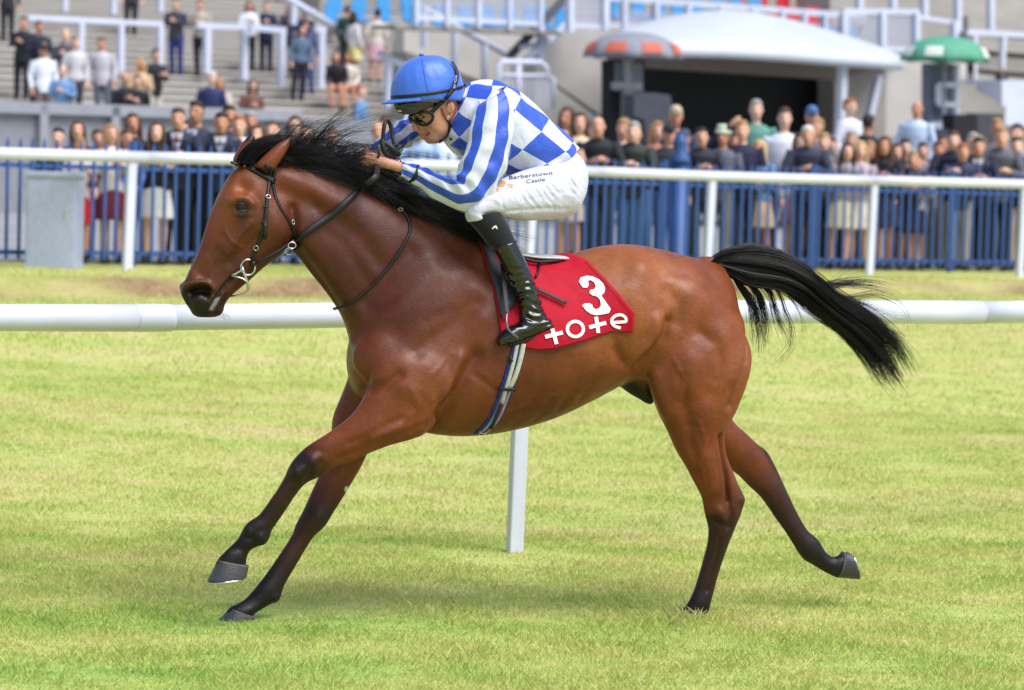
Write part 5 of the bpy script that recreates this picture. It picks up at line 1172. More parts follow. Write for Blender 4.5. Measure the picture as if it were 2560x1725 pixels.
tor = [S(('B', 1945, 850), ('B', 1560, 1085), 0, .135), S(('B', 1925, 815), ('B', 1500, 1075), 0, .15), S(('B', 1850, 735), ('B', 1410, 1055), 0, .165, 2.2), S(('B', 1700, 606), ('B', 1290, 1010), 0, .175, 2.3), S(('B', 1555, 482), ('B', 1170, 960), 0, .185, 2.4),
       S(('B', 1440, 385), ('B', 1050, 905), 0, .19, 2.4), S(('B', 1320, 322), ('B', 965, 845), 0, .165, 2.3), S(('B', 1200, 318), ('B', 915, 775), 0, .115, 2.1), S(('B', 1110, 330), ('B', 905, 700), 0, .08), S(('B', 1070, 350), ('B', 915, 665), 0, .066)]
wr_t = lambda u, k: .0065 * math.sin(26 * u + 9 * math.sin(6.28 * k)) * math.sin(6.28 * k * 2 + 1) + .005 * math.exp(-((u - .12) / .05) ** 2) * math.sin(6.28 * k * 7) + .003 * math.sin(40 * k + 12 * u)
jacket = empty('jacket', parent=jockey)
uv_loft('jacket_body', tor, 72, lambda u, k: (u * 5.4 + .15, k * 10 + .1), M['silk'], jacket, 5, wr_t)
arm_n = [S(('B', 1215, 540), ('B', 1350, 430), .12, .045), S(('B', 1175, 500), ('B', 1392, 362), .165, .058), S(('B', 1150, 560), ('B', 1440, 430), .195, .068), S(('B', 1118, 680), ('B', 1458, 600), .225, .068), S(('B', 1104, 800), ('B', 1445, 760), .24, .066), S(('B', 1062, 920), ('B', 1416, 930), .25, .062),
         S(('B', 1015, 1030), ('B', 1362, 1090), .25, .06), S(('B', 985, 1085), ('B', 1245, 1268), .245, .06), S(('B', 930, 1078), ('B', 1085, 1346), .225, .056), S(('B', 840, 1040), ('B', 935, 1302), .19, .05),
         S(('B', 760, 1000), ('B', 805, 1232), .155, .045), S(('B', 690, 980), ('B', 700, 1156), .125, .042), S(('B', 625, 960), ('B', 610, 1102), .10, .037), S(('B', 572, 950), ('B', 556, 1076), .088, .034)]
wr_a = lambda u, k: .005 * math.sin(70 * u + 5 * math.sin(6.28 * k + 1)) * math.exp(-((u - .52) / .18) ** 2) + .003 * math.sin(52 * u + 6.28 * k * 2) + .003 * math.sin(6.28 * k * 5 + 9 * u)
uv_loft('sleeve', arm_n, 56, lambda u, k: (.5 + .0 * u, k * 10 + .55), M['silk'], jacket, 6, wr_a)
arm_f = [S(('B', 1150, 420), ('B', 1180, 640), -.165, .06), S(('B', 930, 520), ('B', 1010, 790), -.20, .068), S(('B', 740, 545), ('B', 840, 770), -.225, .066), S(('B', 610, 598), ('B', 725, 775), -.215, .058), S(('B', 490, 685), ('B', 600, 852), -.19, .052), S(('B', 375, 785), ('B', 475, 930), -.155, .045), S(('B', 285, 865), ('B', 362, 975), -.12, .038), S(('B', 215, 940), ('B', 292, 995), -.09, .033)]
uv_loft('sleeve', arm_f, 56, lambda u, k: (.5, k * 10 + .3), M['silk'], jacket, 6, wr_a)
JTB = BVHTree.FromPolygons([v.co.copy() for v in jacket.children[1].data.vertices], [tuple(p.vertices) for p in jacket.children[1].data.polygons])
ec0 = (q('B', 700, 985, .122) + q('B', 640, 1112, .112)) / 2; ev = (q('B', 700, 985, .122) - q('B', 640, 1112, .112)) * .53
ep_ = [ec0 + ev * math.cos(2 * math.pi * k / 24) + Vector((0, .043, 0)) * math.sin(2 * math.pi * k / 24) for k in range(25)]
MB().ribbon(ep_, [p - ec0 for p in ep_], .016, .003).build('sleeve_elastic', M['leather'], jacket, True)
ball('collar_button', q('B', 962, 775, .075), .006, M['rubber'], jacket, (1, .5, 1), 10)

# breeches
pel = [S(('B', 1962, 940), ('B', 1975, 1190), 0, .12), S(('B', 1925, 880), ('B', 1935, 1310), 0, .155, 2.3), S(('B', 1840, 850), ('B', 1850, 1375), 0, .165, 2.3), S(('B', 1680, 900), ('B', 1700, 1340), 0, .155), S(('B', 1560, 1000), ('B', 1560, 1250), 0, .12)]
def thigh(s):
    return [S(('B', 1975, 975), ('B', 1980, 1270), .085 * s, .07), S(('B', 1895, 930), ('B', 1925, 1362), .095 * s, .095, 2.2), S(('B', 1760, 960), ('B', 1800, 1402), .115 * s, .10, 2.2), S(('B', 1600, 1000), ('B', 1640, 1414), .145 * s, .095, 2.2), S(('B', 1450, 1052), ('B', 1500, 1416), .175 * s, .088, 2.1),
            S(('B', 1325, 1110), ('B', 1372, 1396), .205 * s, .078), S(('B', 1222, 1180), ('B', 1258, 1385), .225 * s, .07), S(('B', 1130, 1255), ('B', 1185, 1400), .24 * s, .062), S(('B', 1075, 1345), ('B', 1240, 1395), .245 * s, .054), S(('B', 1095, 1430), ('B', 1270, 1395), .245 * s, .05)]
br_me = fuse('breeches', [loft(catmull(x), 32) for x in (pel, thigh(1), thigh(-1))], .0055)
co = get_co(br_me); co = plain_smooth(br_me, co, 8, np.ones(len(co))); set_co(br_me, co); no = get_no(br_me); P2 = co[:, [0, 2]]
fold = []
for i in range(13):
    x0, y0 = 1340 + 44 * i, 1185 - 9 * i + rng.uniform(-14, 14); ln = rng.uniform(90, 190)
    fold.append(([(x0, y0), (x0 + ln * .45, y0 + ln * .62), (x0 + ln * .85, y0 + ln * .95)], rng.uniform(.003, .0055)))
    fold.append(([(x0 + 17, y0), (x0 + 17 + ln * .45, y0 + ln * .62), (x0 + 17 + ln * .85, y0 + ln * .95)], -rng.uniform(.002, .004)))
fold += [([(1170, 1230), (1260, 1240), (1330, 1290)], .005), ([(1230, 1170), (1300, 1240), (1340, 1330)], -.005), ([(1360, 1340), (1500, 1330), (1680, 1320), (1900, 1330)], -.004), ([(1340, 1390), (1370, 1360), (1460, 1350)], .005), ([(1100, 1350), (1180, 1370), (1260, 1350)], -.004),
         ([(1700, 980), (1780, 1010), (1880, 960), (1960, 880)], -.006), ([(1650, 1010), (1750, 1050), (1900, 1020)], .005), ([(1930, 1000), (1985, 1120), (1960, 1250)], -.004), ([(1880, 1010), (1950, 1130), (1930, 1260)], .004)]
dp = np.zeros(len(co))
for pts, amp in fold:
    d, t = dist_poly(P2, [xz('B', x, y, .2) for x, y in pts]); dp += amp * np.exp(-(d / .0085) ** 2) * np.sin(np.clip(t, .04, .96) * math.pi) ** .5
set_co(br_me, co + no * (dp * np.clip(np.abs(no[:, 1]) * 1.6 + .1, 0, 1))[:, None])
M['breeches'] = cloth_mat('white_breeches', srgb(206, 205, 222), .55, var=.06, crease=.45, cscale=14, sheen=.15)
breeches = link_obj('breeches', br_me, M['breeches'], jockey)
BBVH = BVHTree.FromPolygons([v.co.copy() for v in br_me.vertices], [tuple(p.vertices) for p in br_me.polygons])
M['ink'] = mat_plain('dark_print', srgb(40, 40, 46), .6, var=.1); M['gold'] = mat_plain('gold_print', srgb(206, 158, 104), .6, var=.1)
def text_px(body, p0, p1, height, bvh, lift, mat, name, parent, space=1.0):
    """printed lettering from pixel p0 to p1 laid on a surface"""
    cu = bpy.data.curves.new('txt', 'FONT'); cu.body = body; cu.size = 1.0; cu.space_character = space; cu.resolution_u = 3; cu.fill_mode = 'FRONT'
    o = bpy.data.objects.new('txt', cu); COL.objects.link(o); dg = bpy.context.evaluated_depsgraph_get(); me = bpy.data.meshes.new_from_object(o.evaluated_get(dg))
    c2 = get_co(me); F2 = [list(p.vertices) for p in me.polygons]; bpy.data.objects.remove(o); bpy.data.curves.remove(cu)
    wdt = c2[:, 0].max(); p0 = np.array(p0, float); p1 = np.array(p1, float); ux = (p1 - p0) / wdt; un = ux / np.linalg.norm(ux); uy = np.array([un[1], -un[0]]) * height
    V2 = [tuple(p0 + ux * a + uy * b) for a, b, _ in c2]; bpy.data.meshes.remove(me)
    return decal_mesh(name, V2, F2, bvh, lift, mat, parent, 0)
text_px('Barberstown', Z('B', 1418, 1098), Z('B', 1758, 1056), 13.5, BBVH, .0022, M['ink'], 'lettering', breeches, 1.03)
text_px('Castle', Z('B', 1552, 1126), Z('B', 1702, 1106), 13.5, BBVH, .0022, M['ink'], 'lettering', breeches)
text_px('1288', Z('B', 1362, 1186), Z('B', 1412, 1170), 5.5, BBVH, .0022, M['gold'], 'lettering', breeches, 1.3)
decal_mesh('crest', *poly2(zp('B', [(1322, 1118), (1350, 1102), (1385, 1108), (1396, 1130), (1378, 1150), (1350, 1155), (1328, 1140)])), BBVH, .0022, M['gold'], breeches, 1)
for pts in ([(1300, 1165), (1320, 1158), (1330, 1172), (1345, 1165)], [(1306, 1186), (1325, 1178), (1340, 1188)], [(1405, 1140), (1425, 1128), (1440, 1142), (1455, 1136)], [(1412, 1158), (1430, 1148), (1448, 1158)]):
    decal_mesh('crest_flourish', *stroke2(zp('B', pts), 3.0, False, 8), BBVH, .0022, M['gold'], breeches, 0)

# boots and socks
M['sock'] = cloth_mat('black_sock', srgb(12, 12, 17), .8, crease=.2); m, N, L, P_ = nt('patent_leather'); P_.inputs['Base Color'].default_value = srgb(8, 8, 10); P_.inputs['Roughness'].default_value = .14; P_.inputs['Coat Weight'].default_value = .6
nb = noise(N, L, 26, 3, .5, vec_scale=(.7, .7, 1.6)); nb.inputs['Distortion'].default_value = .8; b = N.new('ShaderNodeBump'); b.inputs['Strength'].default_value = .35; b.inputs['Distance'].default_value = .01; L.new(nb.outputs[0], b.inputs['Height']); L.new(b.outputs[0], P_.inputs['Normal'])
M['patent'] = m
def leg_low(s):
    o_ = lambda v: v * s
    sock = [S(('C', 118, 150), ('C', 318, 118), o_(.245), .050), S(('C', 135, 190), ('C', 332, 140), o_(.247), .051), S(('C', 188, 250), ('C', 372, 212), o_(.25), .051), S(('C', 250, 330), ('C', 406, 288), o_(.252), .049), S(('C', 278, 356), ('C', 420, 312), o_(.253), .048)]
    shaft = [S(('C', 268, 338), ('C', 414, 292), o_(.253), .0515), S(('C', 286, 362), ('C', 432, 335), o_(.255), .051), S(('C', 322, 430), ('C', 470, 415), o_(.258), .05), S(('C', 362, 510), ('C', 508, 500), o_(.26), .047), S(('C', 395, 590), ('C', 538, 585), o_(.262), .044), S(('C', 428, 665), ('C', 562, 655), o_(.264), .042), S(('C', 440, 720), ('C', 585, 725), o_(.265), .042), S(('C', 438, 775), ('C', 612, 782), o_(.266), .042), S(('C', 430, 830), ('C', 620, 830), o_(.266), .038)]
    foot = [S(('C', 642, 812), ('C', 638, 836), o_(.266), .022), S(('C', 612, 770), ('C', 618, 855), o_(.266), .036), S(('C', 555, 745), ('C', 560, 876), o_(.268), .041), S(('C', 490, 760), ('C', 495, 898), o_(.27), .043), S(('C', 420, 800), ('C', 425, 912), o_(.274), .046), S(('C', 365, 830), ('C', 372, 925), o_(.278), .046), S(('C', 330, 850), ('C', 335, 940), o_(.28), .04), S(('C', 306, 880), ('C', 312, 945), o_(.28), .028), S(('C', 298, 905), ('C', 300, 930), o_(.28), .012)]
    v, f = loft(catmull(sock, 4), 28); sk = MB().add(v, f).build('sock', M['sock'], jockey, True)
    me = fuse('boot', [loft(catmull(shaft), 28), loft(catmull(foot), 24)], .004); c_ = get_co(me); c_ = plain_smooth(me, c_, 4, np.ones(len(c_))); set_co(me, c_); n_ = get_no(me)
    zt, zb = q('C', 300, 420, .25 * s).z, q('C', 500, 860, .25 * s).z; h_ = np.clip((zt - c_[:, 2]) / (zt - zb), 0, 1)
    a_ = np.arctan2(c_[:, 1] - .26 * s, c_[:, 0] - (q('C', 390, 500, .26).x + (c_[:, 2] - q('C', 390, 500, .26).z) * .45))
    wv = np.sin(h_ * 62 + 2.2 * np.sin(a_ * 2 + h_ * 9)) * (.55 + .45 * np.sin(a_ * 3 + h_ * 21)); amp_ = np.interp(h_, [0, .12, .3, .7, .86, .95, 1], [0, .001, .0042, .0055, .0045, .001, 0])
    set_co(me, c_ + n_ * (wv * amp_)[:, None])
    bt = link_obj('boot', me, M['patent'], jockey)
    return sk, bt
sock_n, boot_n = leg_low(1); sock_f, boot_f = leg_low(-1)
SKB = BVHTree.FromPolygons([v.co.copy() for v in sock_n.data.vertices], [tuple(p.vertices) for p in sock_n.data.polygons])
decal_mesh('emblem', *stroke2(zp('C', [(270, 226), (292, 203), (300, 226)]), 2.6, False, 9), SKB, .0025, M['print_white'], sock_n, 0)
decal_mesh('emblem', *stroke2(zp('C', [(276, 212), (292, 218)]), 2.2, False, 4), SKB, .0025, M['print_white'], sock_n, 0)
# boot sole and stirrup iron
MB().tube(smooth_poly([list(q('C', x, y, .275)) for x, y in ((632, 842), (560, 880), (495, 902), (425, 918), (372, 930))], 1), [.012, .016, .016, .014, .012], 8).build('sole', M['rubber'], boot_n, True)
for s in (1, -1):
    sp_ = [(530, 850, .30), (516, 930, .315), (515, 1000, .325), (530, 1090, .33), (570, 1150, .33), (640, 1190, .325), (700, 1235, .315), (690, 1275, .28), (600, 1260, .24), (530, 1180, .225), (505, 1050, .23), (512, 930, .255), (528, 850, .285)]
    MB().tube(smooth_poly(resample([list(q('K', x, y, o_ * s)) for x, y, o_ in sp_], 30), 2), .0052, 8).build('stirrup', mat_plain('grey_alloy', srgb(120, 122, 128), .35, metal=.7), saddle, True)
    a = q('K', 530, 850, .29 * s); b = q('C', 330, 420, .22 * s); MB().bar(a, b, .016, .005, up=(0, 1, 0)).build('stirrup_leather', M['leather'], saddle)

# the body itself: head, neck, arms, hands, trunk and legs under the clothes, one skin
def inner(st, k): return [((s[0] - s[1]) * (.5 * k) + (s[0] + s[1]) / 2, (s[1] - s[0]) * (.5 * k) + (s[0] + s[1]) / 2, s[2] * k, *s[3:]) for s in st]
HY = .012
face = SS('J', [(560, 300, 1050, 300, HY, .05), (400, 560, 1180, 560, HY, .068), (390, 780, 1240, 760, HY, .074, 2.2), (470, 900, 1235, 880, HY, .076, 2.2), (540, 985, 1215, 960, HY, .074, 2.2), (604, 1065, 1190, 1050, HY, .070, 2.2), (652, 1150, 1160, 1130, HY, .067, 2.1),
                (684, 1225, 1128, 1200, HY, .062, 2.1), (690, 1300, 1090, 1262, HY, .056), (716, 1350, 1050, 1318, HY, .050), (742, 1402, 1000, 1380, HY, .042), (785, 1446, 940, 1430, HY, .030)])
nose = SS('J', [(525, 1000, 660, 1000, HY, .010), (528, 1080, 690, 1080, HY, .011), (534, 1150, 720, 1160, HY, .013), (545, 1205, 740, 1212, HY, .0175), (560, 1240, 735, 1240, HY, .0185), (605, 1262, 700, 1262, HY, .012)])
lip_u = SS('J', [(634, 1272, 740, 1265, HY, .014), (642, 1296, 760, 1288, HY, .024), (658, 1310, 750, 1306, HY, .025)])
lip_l = SS('J', [(672, 1340, 770, 1336, HY, .024), (678, 1358, 780, 1352, HY, .023), (708, 1380, 780, 1376, HY, .015)])
nk = [S(('J', 980, 1000), ('J', 1150, 760), HY, .05), S(('J', 1050, 1250), ('J', 1290, 860), 0, .056), S(('B', 960, 730), ('B', 1110, 420), 0, .06), S(('B', 1040, 760), ('B', 1220, 420), 0, .08)]
def finger(pts, r): return [(Vector(p) + Vector((0, 0, rr_)), Vector(p) - Vector((0, 0, rr_)), rr_) for p, rr_ in zip(pts, r)]
def tube_piece(pts, r, n=12):
    mb = MB(); mb.tube([Vector(p) for p in pts], list(r), n); return [Vector(v) for v in mb.v], mb.f
def fist(wrist, fwd, lat, s):
    """closed hand: wrist point, pointing direction, direction of the thumb side"""
    fwd = fwd.normalized(); lat = (lat - fwd * lat.dot(fwd)).normalized(); dn = fwd.cross(lat) * s
    if dn.z > 0: dn = -dn
    P_ = lambda a, b, c: wrist + fwd * a + lat * b + dn * c
    out_ = [tube_piece([P_(-.02, 0, 0), P_(.0, 0, 0), P_(.02, 0, .002), P_(.05, 0, .004), P_(.075, 0, .01), P_(.085, 0, .014)], [.022, .023, .026, .031, .030, .018], 16)]
    for i, (b_, ln, kk) in enumerate(((.030, .95, .0), (.010, 1.05, .003), (-.011, 1.0, .001), (-.031, .82, -.004))):
        p = [P_(.060, b_ * .9, .004), P_(.088 + kk, b_, .006), P_(.104 * (.94 + .06 * ln) + kk, b_, .020), P_(.100 + kk, b_, .042 * ln), P_(.078, b_, .054 * ln), P_(.058, b_, .046 * ln)]
        out_.append(tube_piece(p, [.0105, .0105, .0098, .0092, .0086, .0075], 10))
    out_.append(tube_piece([P_(.015, .022, .008), P_(.042, .040, .012), P_(.070, .040, .022), P_(.092, .026, .034)], [.013, .0125, .0105, .008], 10))
    return out_
w_n = q('I', 960, 1075, .072); f_n = q('I', 700, 985, .045) - q('I', 1200, 1140, .09)
near_hand = fist(w_n, f_n, Vector((.2, -.6, .8)), 1)
w_f = q('I', 500, 1150, -.075); f_f = q('I', 330, 1290, -.055) - q('I', 560, 1060, -.09)
far_hand = fist(w_f, f_f, Vector((0, .75, .6)), 1)
fa_n = [tube_piece([q('B', 800, 1120, .16), q('I', 1450, 1210, .105), q('I', 1200, 1145, .088), w_n], [.028, .022, .0215, .021], 16)]
fa_f = [tube_piece([q('B', 420, 860, -.155), q('B', 290, 950, -.105), w_f], [.036, .029, .022], 16)]
ears = [tube_piece([q('J', 1085, 985, HY + .066), q('J', 1080, 930, HY + .074), q('J', 1090, 860, HY + .082), q('J', 1120, 815, HY + .082), q('J', 1150, 850, HY + .084), q('J', 1150, 920, HY + .082), q('J', 1120, 980, HY + .074)], [.008, .008, .007, .007, .0075, .008, .008], 8),
        tube_piece([q('J', 1070, 900, HY + .062), q('J', 1120, 900, HY + .074)], [.012, .012], 10)]
pcs = [loft(catmull(x, 3), 28) for x in (face, nose, lip_u, lip_l, nk, inner(tor, .86), inner(arm_n[2:10], .7), inner(arm_f[:7], .8), inner(thigh(1), .85), inner(thigh(-1), .85))] + near_hand + far_hand + fa_n + fa_f + ears
sk_me = fuse('jockey_body', pcs, .0034); co = get_co(sk_me); co = plain_smooth(sk_me, co, 2, np.ones(len(co))); set_co(sk_me, co); no = get_no(sk_me)
P2 = co[:, [0, 2]]
JS = [([(560, 1010), (640, 985), (760, 985)], .006, .008), ([(620, 1030), (690, 1015), (760, 1040)], -.008, .012), ([(800, 1130), (860, 1080)], .005, .016), ([(705, 1185), (745, 1260), (775, 1320)], -.006, .009), ([(680, 1190), (700, 1235)], -.005, .006), ([(640, 1326), (700, 1324), (785, 1302)], -.014, .0050), ([(800, 1250), (860, 1300)], -.005, .02),
      ([(700, 1385), (760, 1380)], -.004, .008), ([(870, 1200), (980, 1250)], .004, .02), ([(1060, 1080), (1000, 1250), (920, 1350)], .003, .02), ([(650, 1235), (690, 1220)], -.004, .006), ([(690, 1200), (705, 1235)], -.003, .006)]
dp = np.zeros(len(co)); near_m = np.clip(np.abs(no[:, 1]) * 2, 0, 1)
for pts, amp, wd in JS:
    d, _ = dist_poly(P2, [xz('J', x, y, .06) for x, y in pts]); dp += amp * np.exp(-(d / wd) ** 2)
inface = (co[:, 0] > q('J', 1150, 900).x) & (co[:, 2] > q('J', 900, 1470).z) & (np.abs(co[:, 1]) < .1)
set_co(sk_me, co + no * (dp * near_m * inface)[:, None]); co = get_co(sk_me)
skin = np.array(srgb(206, 150, 122)[:3]); colr = np.repeat(skin[None], len(co), 0)
def paint(reg, pts, off, c, wd, k=1.0):
    global colr
    d, _ = dist_poly(co, [q(reg, x, y, off) for x, y in pts]); a_ = (k * np.exp(-(d / wd) ** 2))[:, None]; colr = colr * (1 - a_) + np.array(srgb(*c)[:3]) * a_
paint('J', [(560, 1230), (640, 1230)], .03, (206, 128, 108), .022, .8); paint('J', [(830, 1180), (880, 1100)], .07, (212, 140, 118), .03, .5)
for s in (1, -1): paint('J', [(655, 1305), (700, 1312), (760, 1300)], .022 * s + HY, (186, 98, 92), .006, .9); paint('J', [(690, 1352), (740, 1352), (780, 1320)], .02 * s + HY, (192, 104, 98), .008, .9)
paint('J', [(660, 1326), (730, 1322), (785, 1300)], .02 + HY, (70, 26, 24), .004, .95)
paint('J', [(760, 1410), (900, 1390), (1020, 1260)], .04, (176, 128, 108), .03, .5); paint('J', [(700, 1278), (760, 1290)], .03, (186, 134, 112), .012, .5)
paint('J', [(570, 985), (660, 968), (770, 985)], .05, (66, 44, 34), .007, .9); paint('J', [(1120, 900)], .09, (214, 140, 118), .02, .6)
ca = sk_me.color_attributes.new('coat', 'FLOAT_COLOR', 'POINT'); ca.data.foreach_set('color', np.concatenate([colr, np.ones((len(co), 1))], 1).astype(np.float32).ravel())
m, N, L, P_ = nt('jockey_skin'); at_ = N.new('ShaderNodeAttribute'); at_.attribute_name = 'coat'; nn2 = noise(N, L, 60, 4); rr2_ = ramp(N, [(.3, (.93, .9, .88)), (.7, (1.05, 1.04, 1.04))]); L.new(nn2.outputs[0], rr2_.inputs[0])
mx = N.new('ShaderNodeMix'); mx.data_type = 'RGBA'; mx.blend_type = 'MULTIPLY'; mx.inputs[0].default_value = 1; L.new(at_.outputs['Color'], mx.inputs[6]); L.new(rr2_.outputs[0], mx.inputs[7]); L.new(mx.outputs[2], P_.inputs['Base Color'])
P_.inputs['Roughness'].default_value = .5; P_.inputs['Subsurface Weight'].default_value = .12; P_.inputs['Subsurface Radius'].default_value = (.01, .004, .002); P_.inputs['Subsurface Scale'].default_value = .5
jbody = link_obj('body', sk_me, m, jockey)
JB = BVHTree.FromPolygons([v.co.copy() for v in sk_me.vertices], [tuple(p.vertices) for p in sk_me.polygons])
# eyes
M['eye_white'] = mat_plain('eye_white', srgb(215, 208, 200), .2, var=.05)
ec, en2 = hit(JB, *Z('J', 665, 1028)); ey = ball('eyeball', ec - en2 * .006, .0115, M['eye_white'], jockey, (1, 1, 1), 16)
vd = (q('J', 560, 1040, .06) - q('J', 700, 1030, .02)).normalized(); ball('iris', ec - en2 * .006 + (vd * .5 + en2 * .8).normalized() * .0085, .0052, M['eye'], ey, (1, 1, 1), 12)
MB().tube(smooth_poly([list(hit(JB, *Z('J', x, y))[0] + en2 * .0035) for x, y in ((610, 1040), (635, 1010), (670, 1002), (710, 1012), (740, 1040))], 1), .003, 8).build('eyelid', m, ey, True)
MB().tube(smooth_poly([list(hit(JB, *Z('J', x, y))[0] + en2 * .003) for x, y in ((615, 1045), (650, 1058), (690, 1058), (735, 1042))], 1), .0026, 8).build('eyelid', m, ey, True)
# hair at the nape and temple
v, f = loft(catmull(SS('J', [(1090, 760, 1290, 730, HY, .060), (1120, 800, 1290, 790, HY, .066), (1170, 850, 1270, 850, HY, .058), (1200, 900, 1240, 900, HY, .04)]), 3), 24); MB().add(v, f).build('hair', mat_plain('dark_brown_hair', srgb(40, 30, 26), .6, var=.3, nscale=40), jockey, True)

# helmet with silk cover, peak, bands
hc = q('J', 775, 735, HY); hf = (q('J', 240, 770, HY) - q('J', 1325, 700, HY)); ha = hf.length / 2; hf.normalize(); hu = Vector((0, 1, 0)).cross(hf); hu = hu if hu.z > 0 else -hu
hh = (q('J', 790, 108, HY) - hc).dot(hu); hb = .116
NA, NE = 64, 26; hv = []
def dome(a, e, k=1.0):
    r_ = math.cos(e) ** .82; s_ = math.sin(e) ** .96; sh = -.010 * math.sin(e) ** 2 * 1
    pk = .0022 * math.sin(17 * a + 6 * e) * math.cos(e) ** 2 * math.sin(e * 2) + .0016 * math.sin(31 * a - 3 * e) * (1 - math.sin(e))
    return hc + hf * (ha * r_ * math.cos(a) * k + sh) + Vector((0, 1, 0)) * (hb * r_ * math.sin(a) * k) + hu * (hh * s_) + (hf * math.cos(a) + Vector((0, 1, 0)) * math.sin(a)) * pk
for i in range(NE + 1):
    e = -.10 + (math.pi / 2 + .10) * i / NE
    for k in range(NA):
        a = 2 * math.pi * k / NA
        if e < 0: p = dome(a, 0, 1 + e * .25) + hu * (e * .14) + hu * (-.012 * (abs(e) / .1) * max(0, -math.cos(a)))
        else: p = dome(a, min(e, math.pi / 2 - 1e-3))
        hv.append(p)
hfz = [(i * NA + k, i * NA + (k + 1) % NA, (i + 1) * NA + (k + 1) % NA, (i + 1) * NA + k) for i in range(NE) for k in range(NA)]
m, N, L, P_ = nt('blue_cap_silk'); P_.inputs['Roughness'].default_value = .4; P_.inputs['Sheen Weight'].default_value = .2
n1 = noise(N, L, 55, 3, .7); r1 = ramp(N, [(.0, srgb(58, 104, 206)), (.69, srgb(64, 110, 212)), (.74, srgb(36, 44, 82))]); L.new(n1.outputs[0], r1.inputs[0]); L.new(r1.outputs[0], P_.inputs['Base Color'])
n2 = noise(N, L, 18, 3); b = N.new('ShaderNodeBump'); b.inputs['Strength'].default_value = .4; b.inputs['Distance'].default_value = .01; L.new(n2.outputs[0], b.inputs['Height']); L.new(b.outputs[0], P_.inputs['Normal']); M['cap'] = m
helmet = empty('helmet', parent=jockey)
hv.append(hc - hu * .01); hfz += [(k, len(hv) - 1, (k + 1) % NA) for k in range(NA)]
shell = MB().add(hv, hfz).build('shell', m, helmet, True)
HB = BVHTree.FromPolygons([Vector(v) for v in hv], hfz)
pv = []; pf = []; NP = 25
for j in range(7):
    r_ = j / 6
    for k in range(NP):
        a = math.radians(-68 + 136 * k / (NP - 1)); ext = .040 * math.cos(a * 1.28) ** .8 if abs(a * 1.28) < math.pi / 2 else 0
        base = dome(a, 0); pv.append(base + hf * (ext * r_) - hu * (.006 + .010 * r_ ** 1.5 - .004 * math.sin(a) ** 2))
for j in range(6):
    for k in range(NP - 1): pf.append((j * NP + k, j * NP + k + 1, (j + 1) * NP + k + 1, (j + 1) * NP + k))
pk = MB().add(pv, pf).build('peak', m, helmet, True); s_ = pk.modifiers.new('t', 'SOLIDIFY'); s_.thickness = .007; s_.offset = 0
ball('cap_button', dome(0.3, 1.45) + hu * .004, .011, m, helmet, (1.1, 1, .6), 14)
a, b_ = spath(HB, zp('J', [(236, 740), (400, 734), (600, 715), (800, 688), (1000, 655), (1150, 625), (1300, 590)]), lift=.002, step=5); MB().ribbon(a, b_, .0125, .003).build('elastic_band', M['leather'], helmet, True)
a, b_ = spath(HB, zp('J', [(690, 175), (715, 330), (745, 520), (775, 660)]), lift=.0005, step=5); MB().tube(a, .0011, 5).build('seam', mat_plain('dark_blue_seam', srgb(30, 50, 110), .6), helmet, True)
# goggles: the pair worn, the spare pair pushed up under the peak, straps
goggles = empty('goggles', parent=jockey)
g_out = [(505, 1030), (548, 1000), (650, 975), (760, 962), (840, 975), (876, 1010), (868, 1070), (828, 1125), (765, 1160), (690, 1160), (610, 1125), (550, 1085)]
gp_ = []
for x, y in g_out:
    p, n_ = hit(JB, *Z('J', x, y), .04); gp_.append(list(p + Vector((.5, 1, 0)).normalized() * .010))
gp_ = np.array(gp_); gp_s = np.concatenate([gp_, gp_[:1]]); gp_s = resample(gp_s, 40)[:-1]
for _ in range(3): gp_s = .25 * np.roll(gp_s, 1, 0) + .5 * gp_s + .25 * np.roll(gp_s, -1, 0)
MB().tube([Vector(p) for p in gp_s], .0062, 8, closed=True).build('frame', M['rubber'], goggles, True)
m, N, L, P_ = nt('amber_lens'); tb = N.new('ShaderNodeBsdfTransparent'); tb.inputs[0].default_value = srgb(247, 243, 234); gb = N.new('ShaderNodeBsdfGlossy'); gb.inputs['Roughness'].default_value = .08; fr = N.new('ShaderNodeFresnel'); fr.inputs[0].default_value = 1.5; ms = N.new('ShaderNodeMixShader'); L.new(fr.outputs[0], ms.inputs[0]); L.new(tb.outputs[0], ms.inputs[1]); L.new(gb.outputs[0], ms.inputs[2]); L.new(ms.outputs[0], N['Material Output'].inputs['Surface'])
cg = Vector(gp_s.mean(0)) + Vector((.004, .006, 0)); lv = [cg] + [Vector(p) for p in gp_s]; lf = [(0, 1 + k, 1 + (k + 1) % len(gp_s)) for k in range(len(gp_s))]; MB().add(lv, lf).build('lens', m, goggles, True)
# far rim of the goggles
MB().tube(smooth_poly([list(q('J', x, y, o_)) for x, y, o_ in ((508, 1030, .01), (500, 1060, -.01), (520, 1100, -.02), (548, 1140, -.015))], 1), .006, 8).build('frame', M['rubber'], goggles, True)
ALLB_v = [v.co.copy() for v in sk_me.vertices]; nb0 = len(ALLB_v); ALLB_v += [Vector(v) for v in hv]; ALLB_f = [tuple(p.vertices) for p in sk_me.polygons] + [tuple(i + nb0 for i in f) for f in hfz]
HJB = BVHTree.FromPolygons(ALLB_v, ALLB_f)
a, b_ = spath(HJB, zp('J', [(795, 985), (850, 945), (920, 880), (990, 810), (1060, 740), (1120, 660), (1170, 570), (1200, 470), (1205, 380), (1170, 290), (1120, 230)]), lift=.009, step=5, smooth=3); MB().ribbon(a, b_, .0165, .003).build('strap', M['leather'], goggles, True)
SBV = BVHTree.FromPolygons([v.co.copy() for v in goggles.children[-1].data.vertices], [tuple(p.vertices) for p in goggles.children[-1].data.polygons])
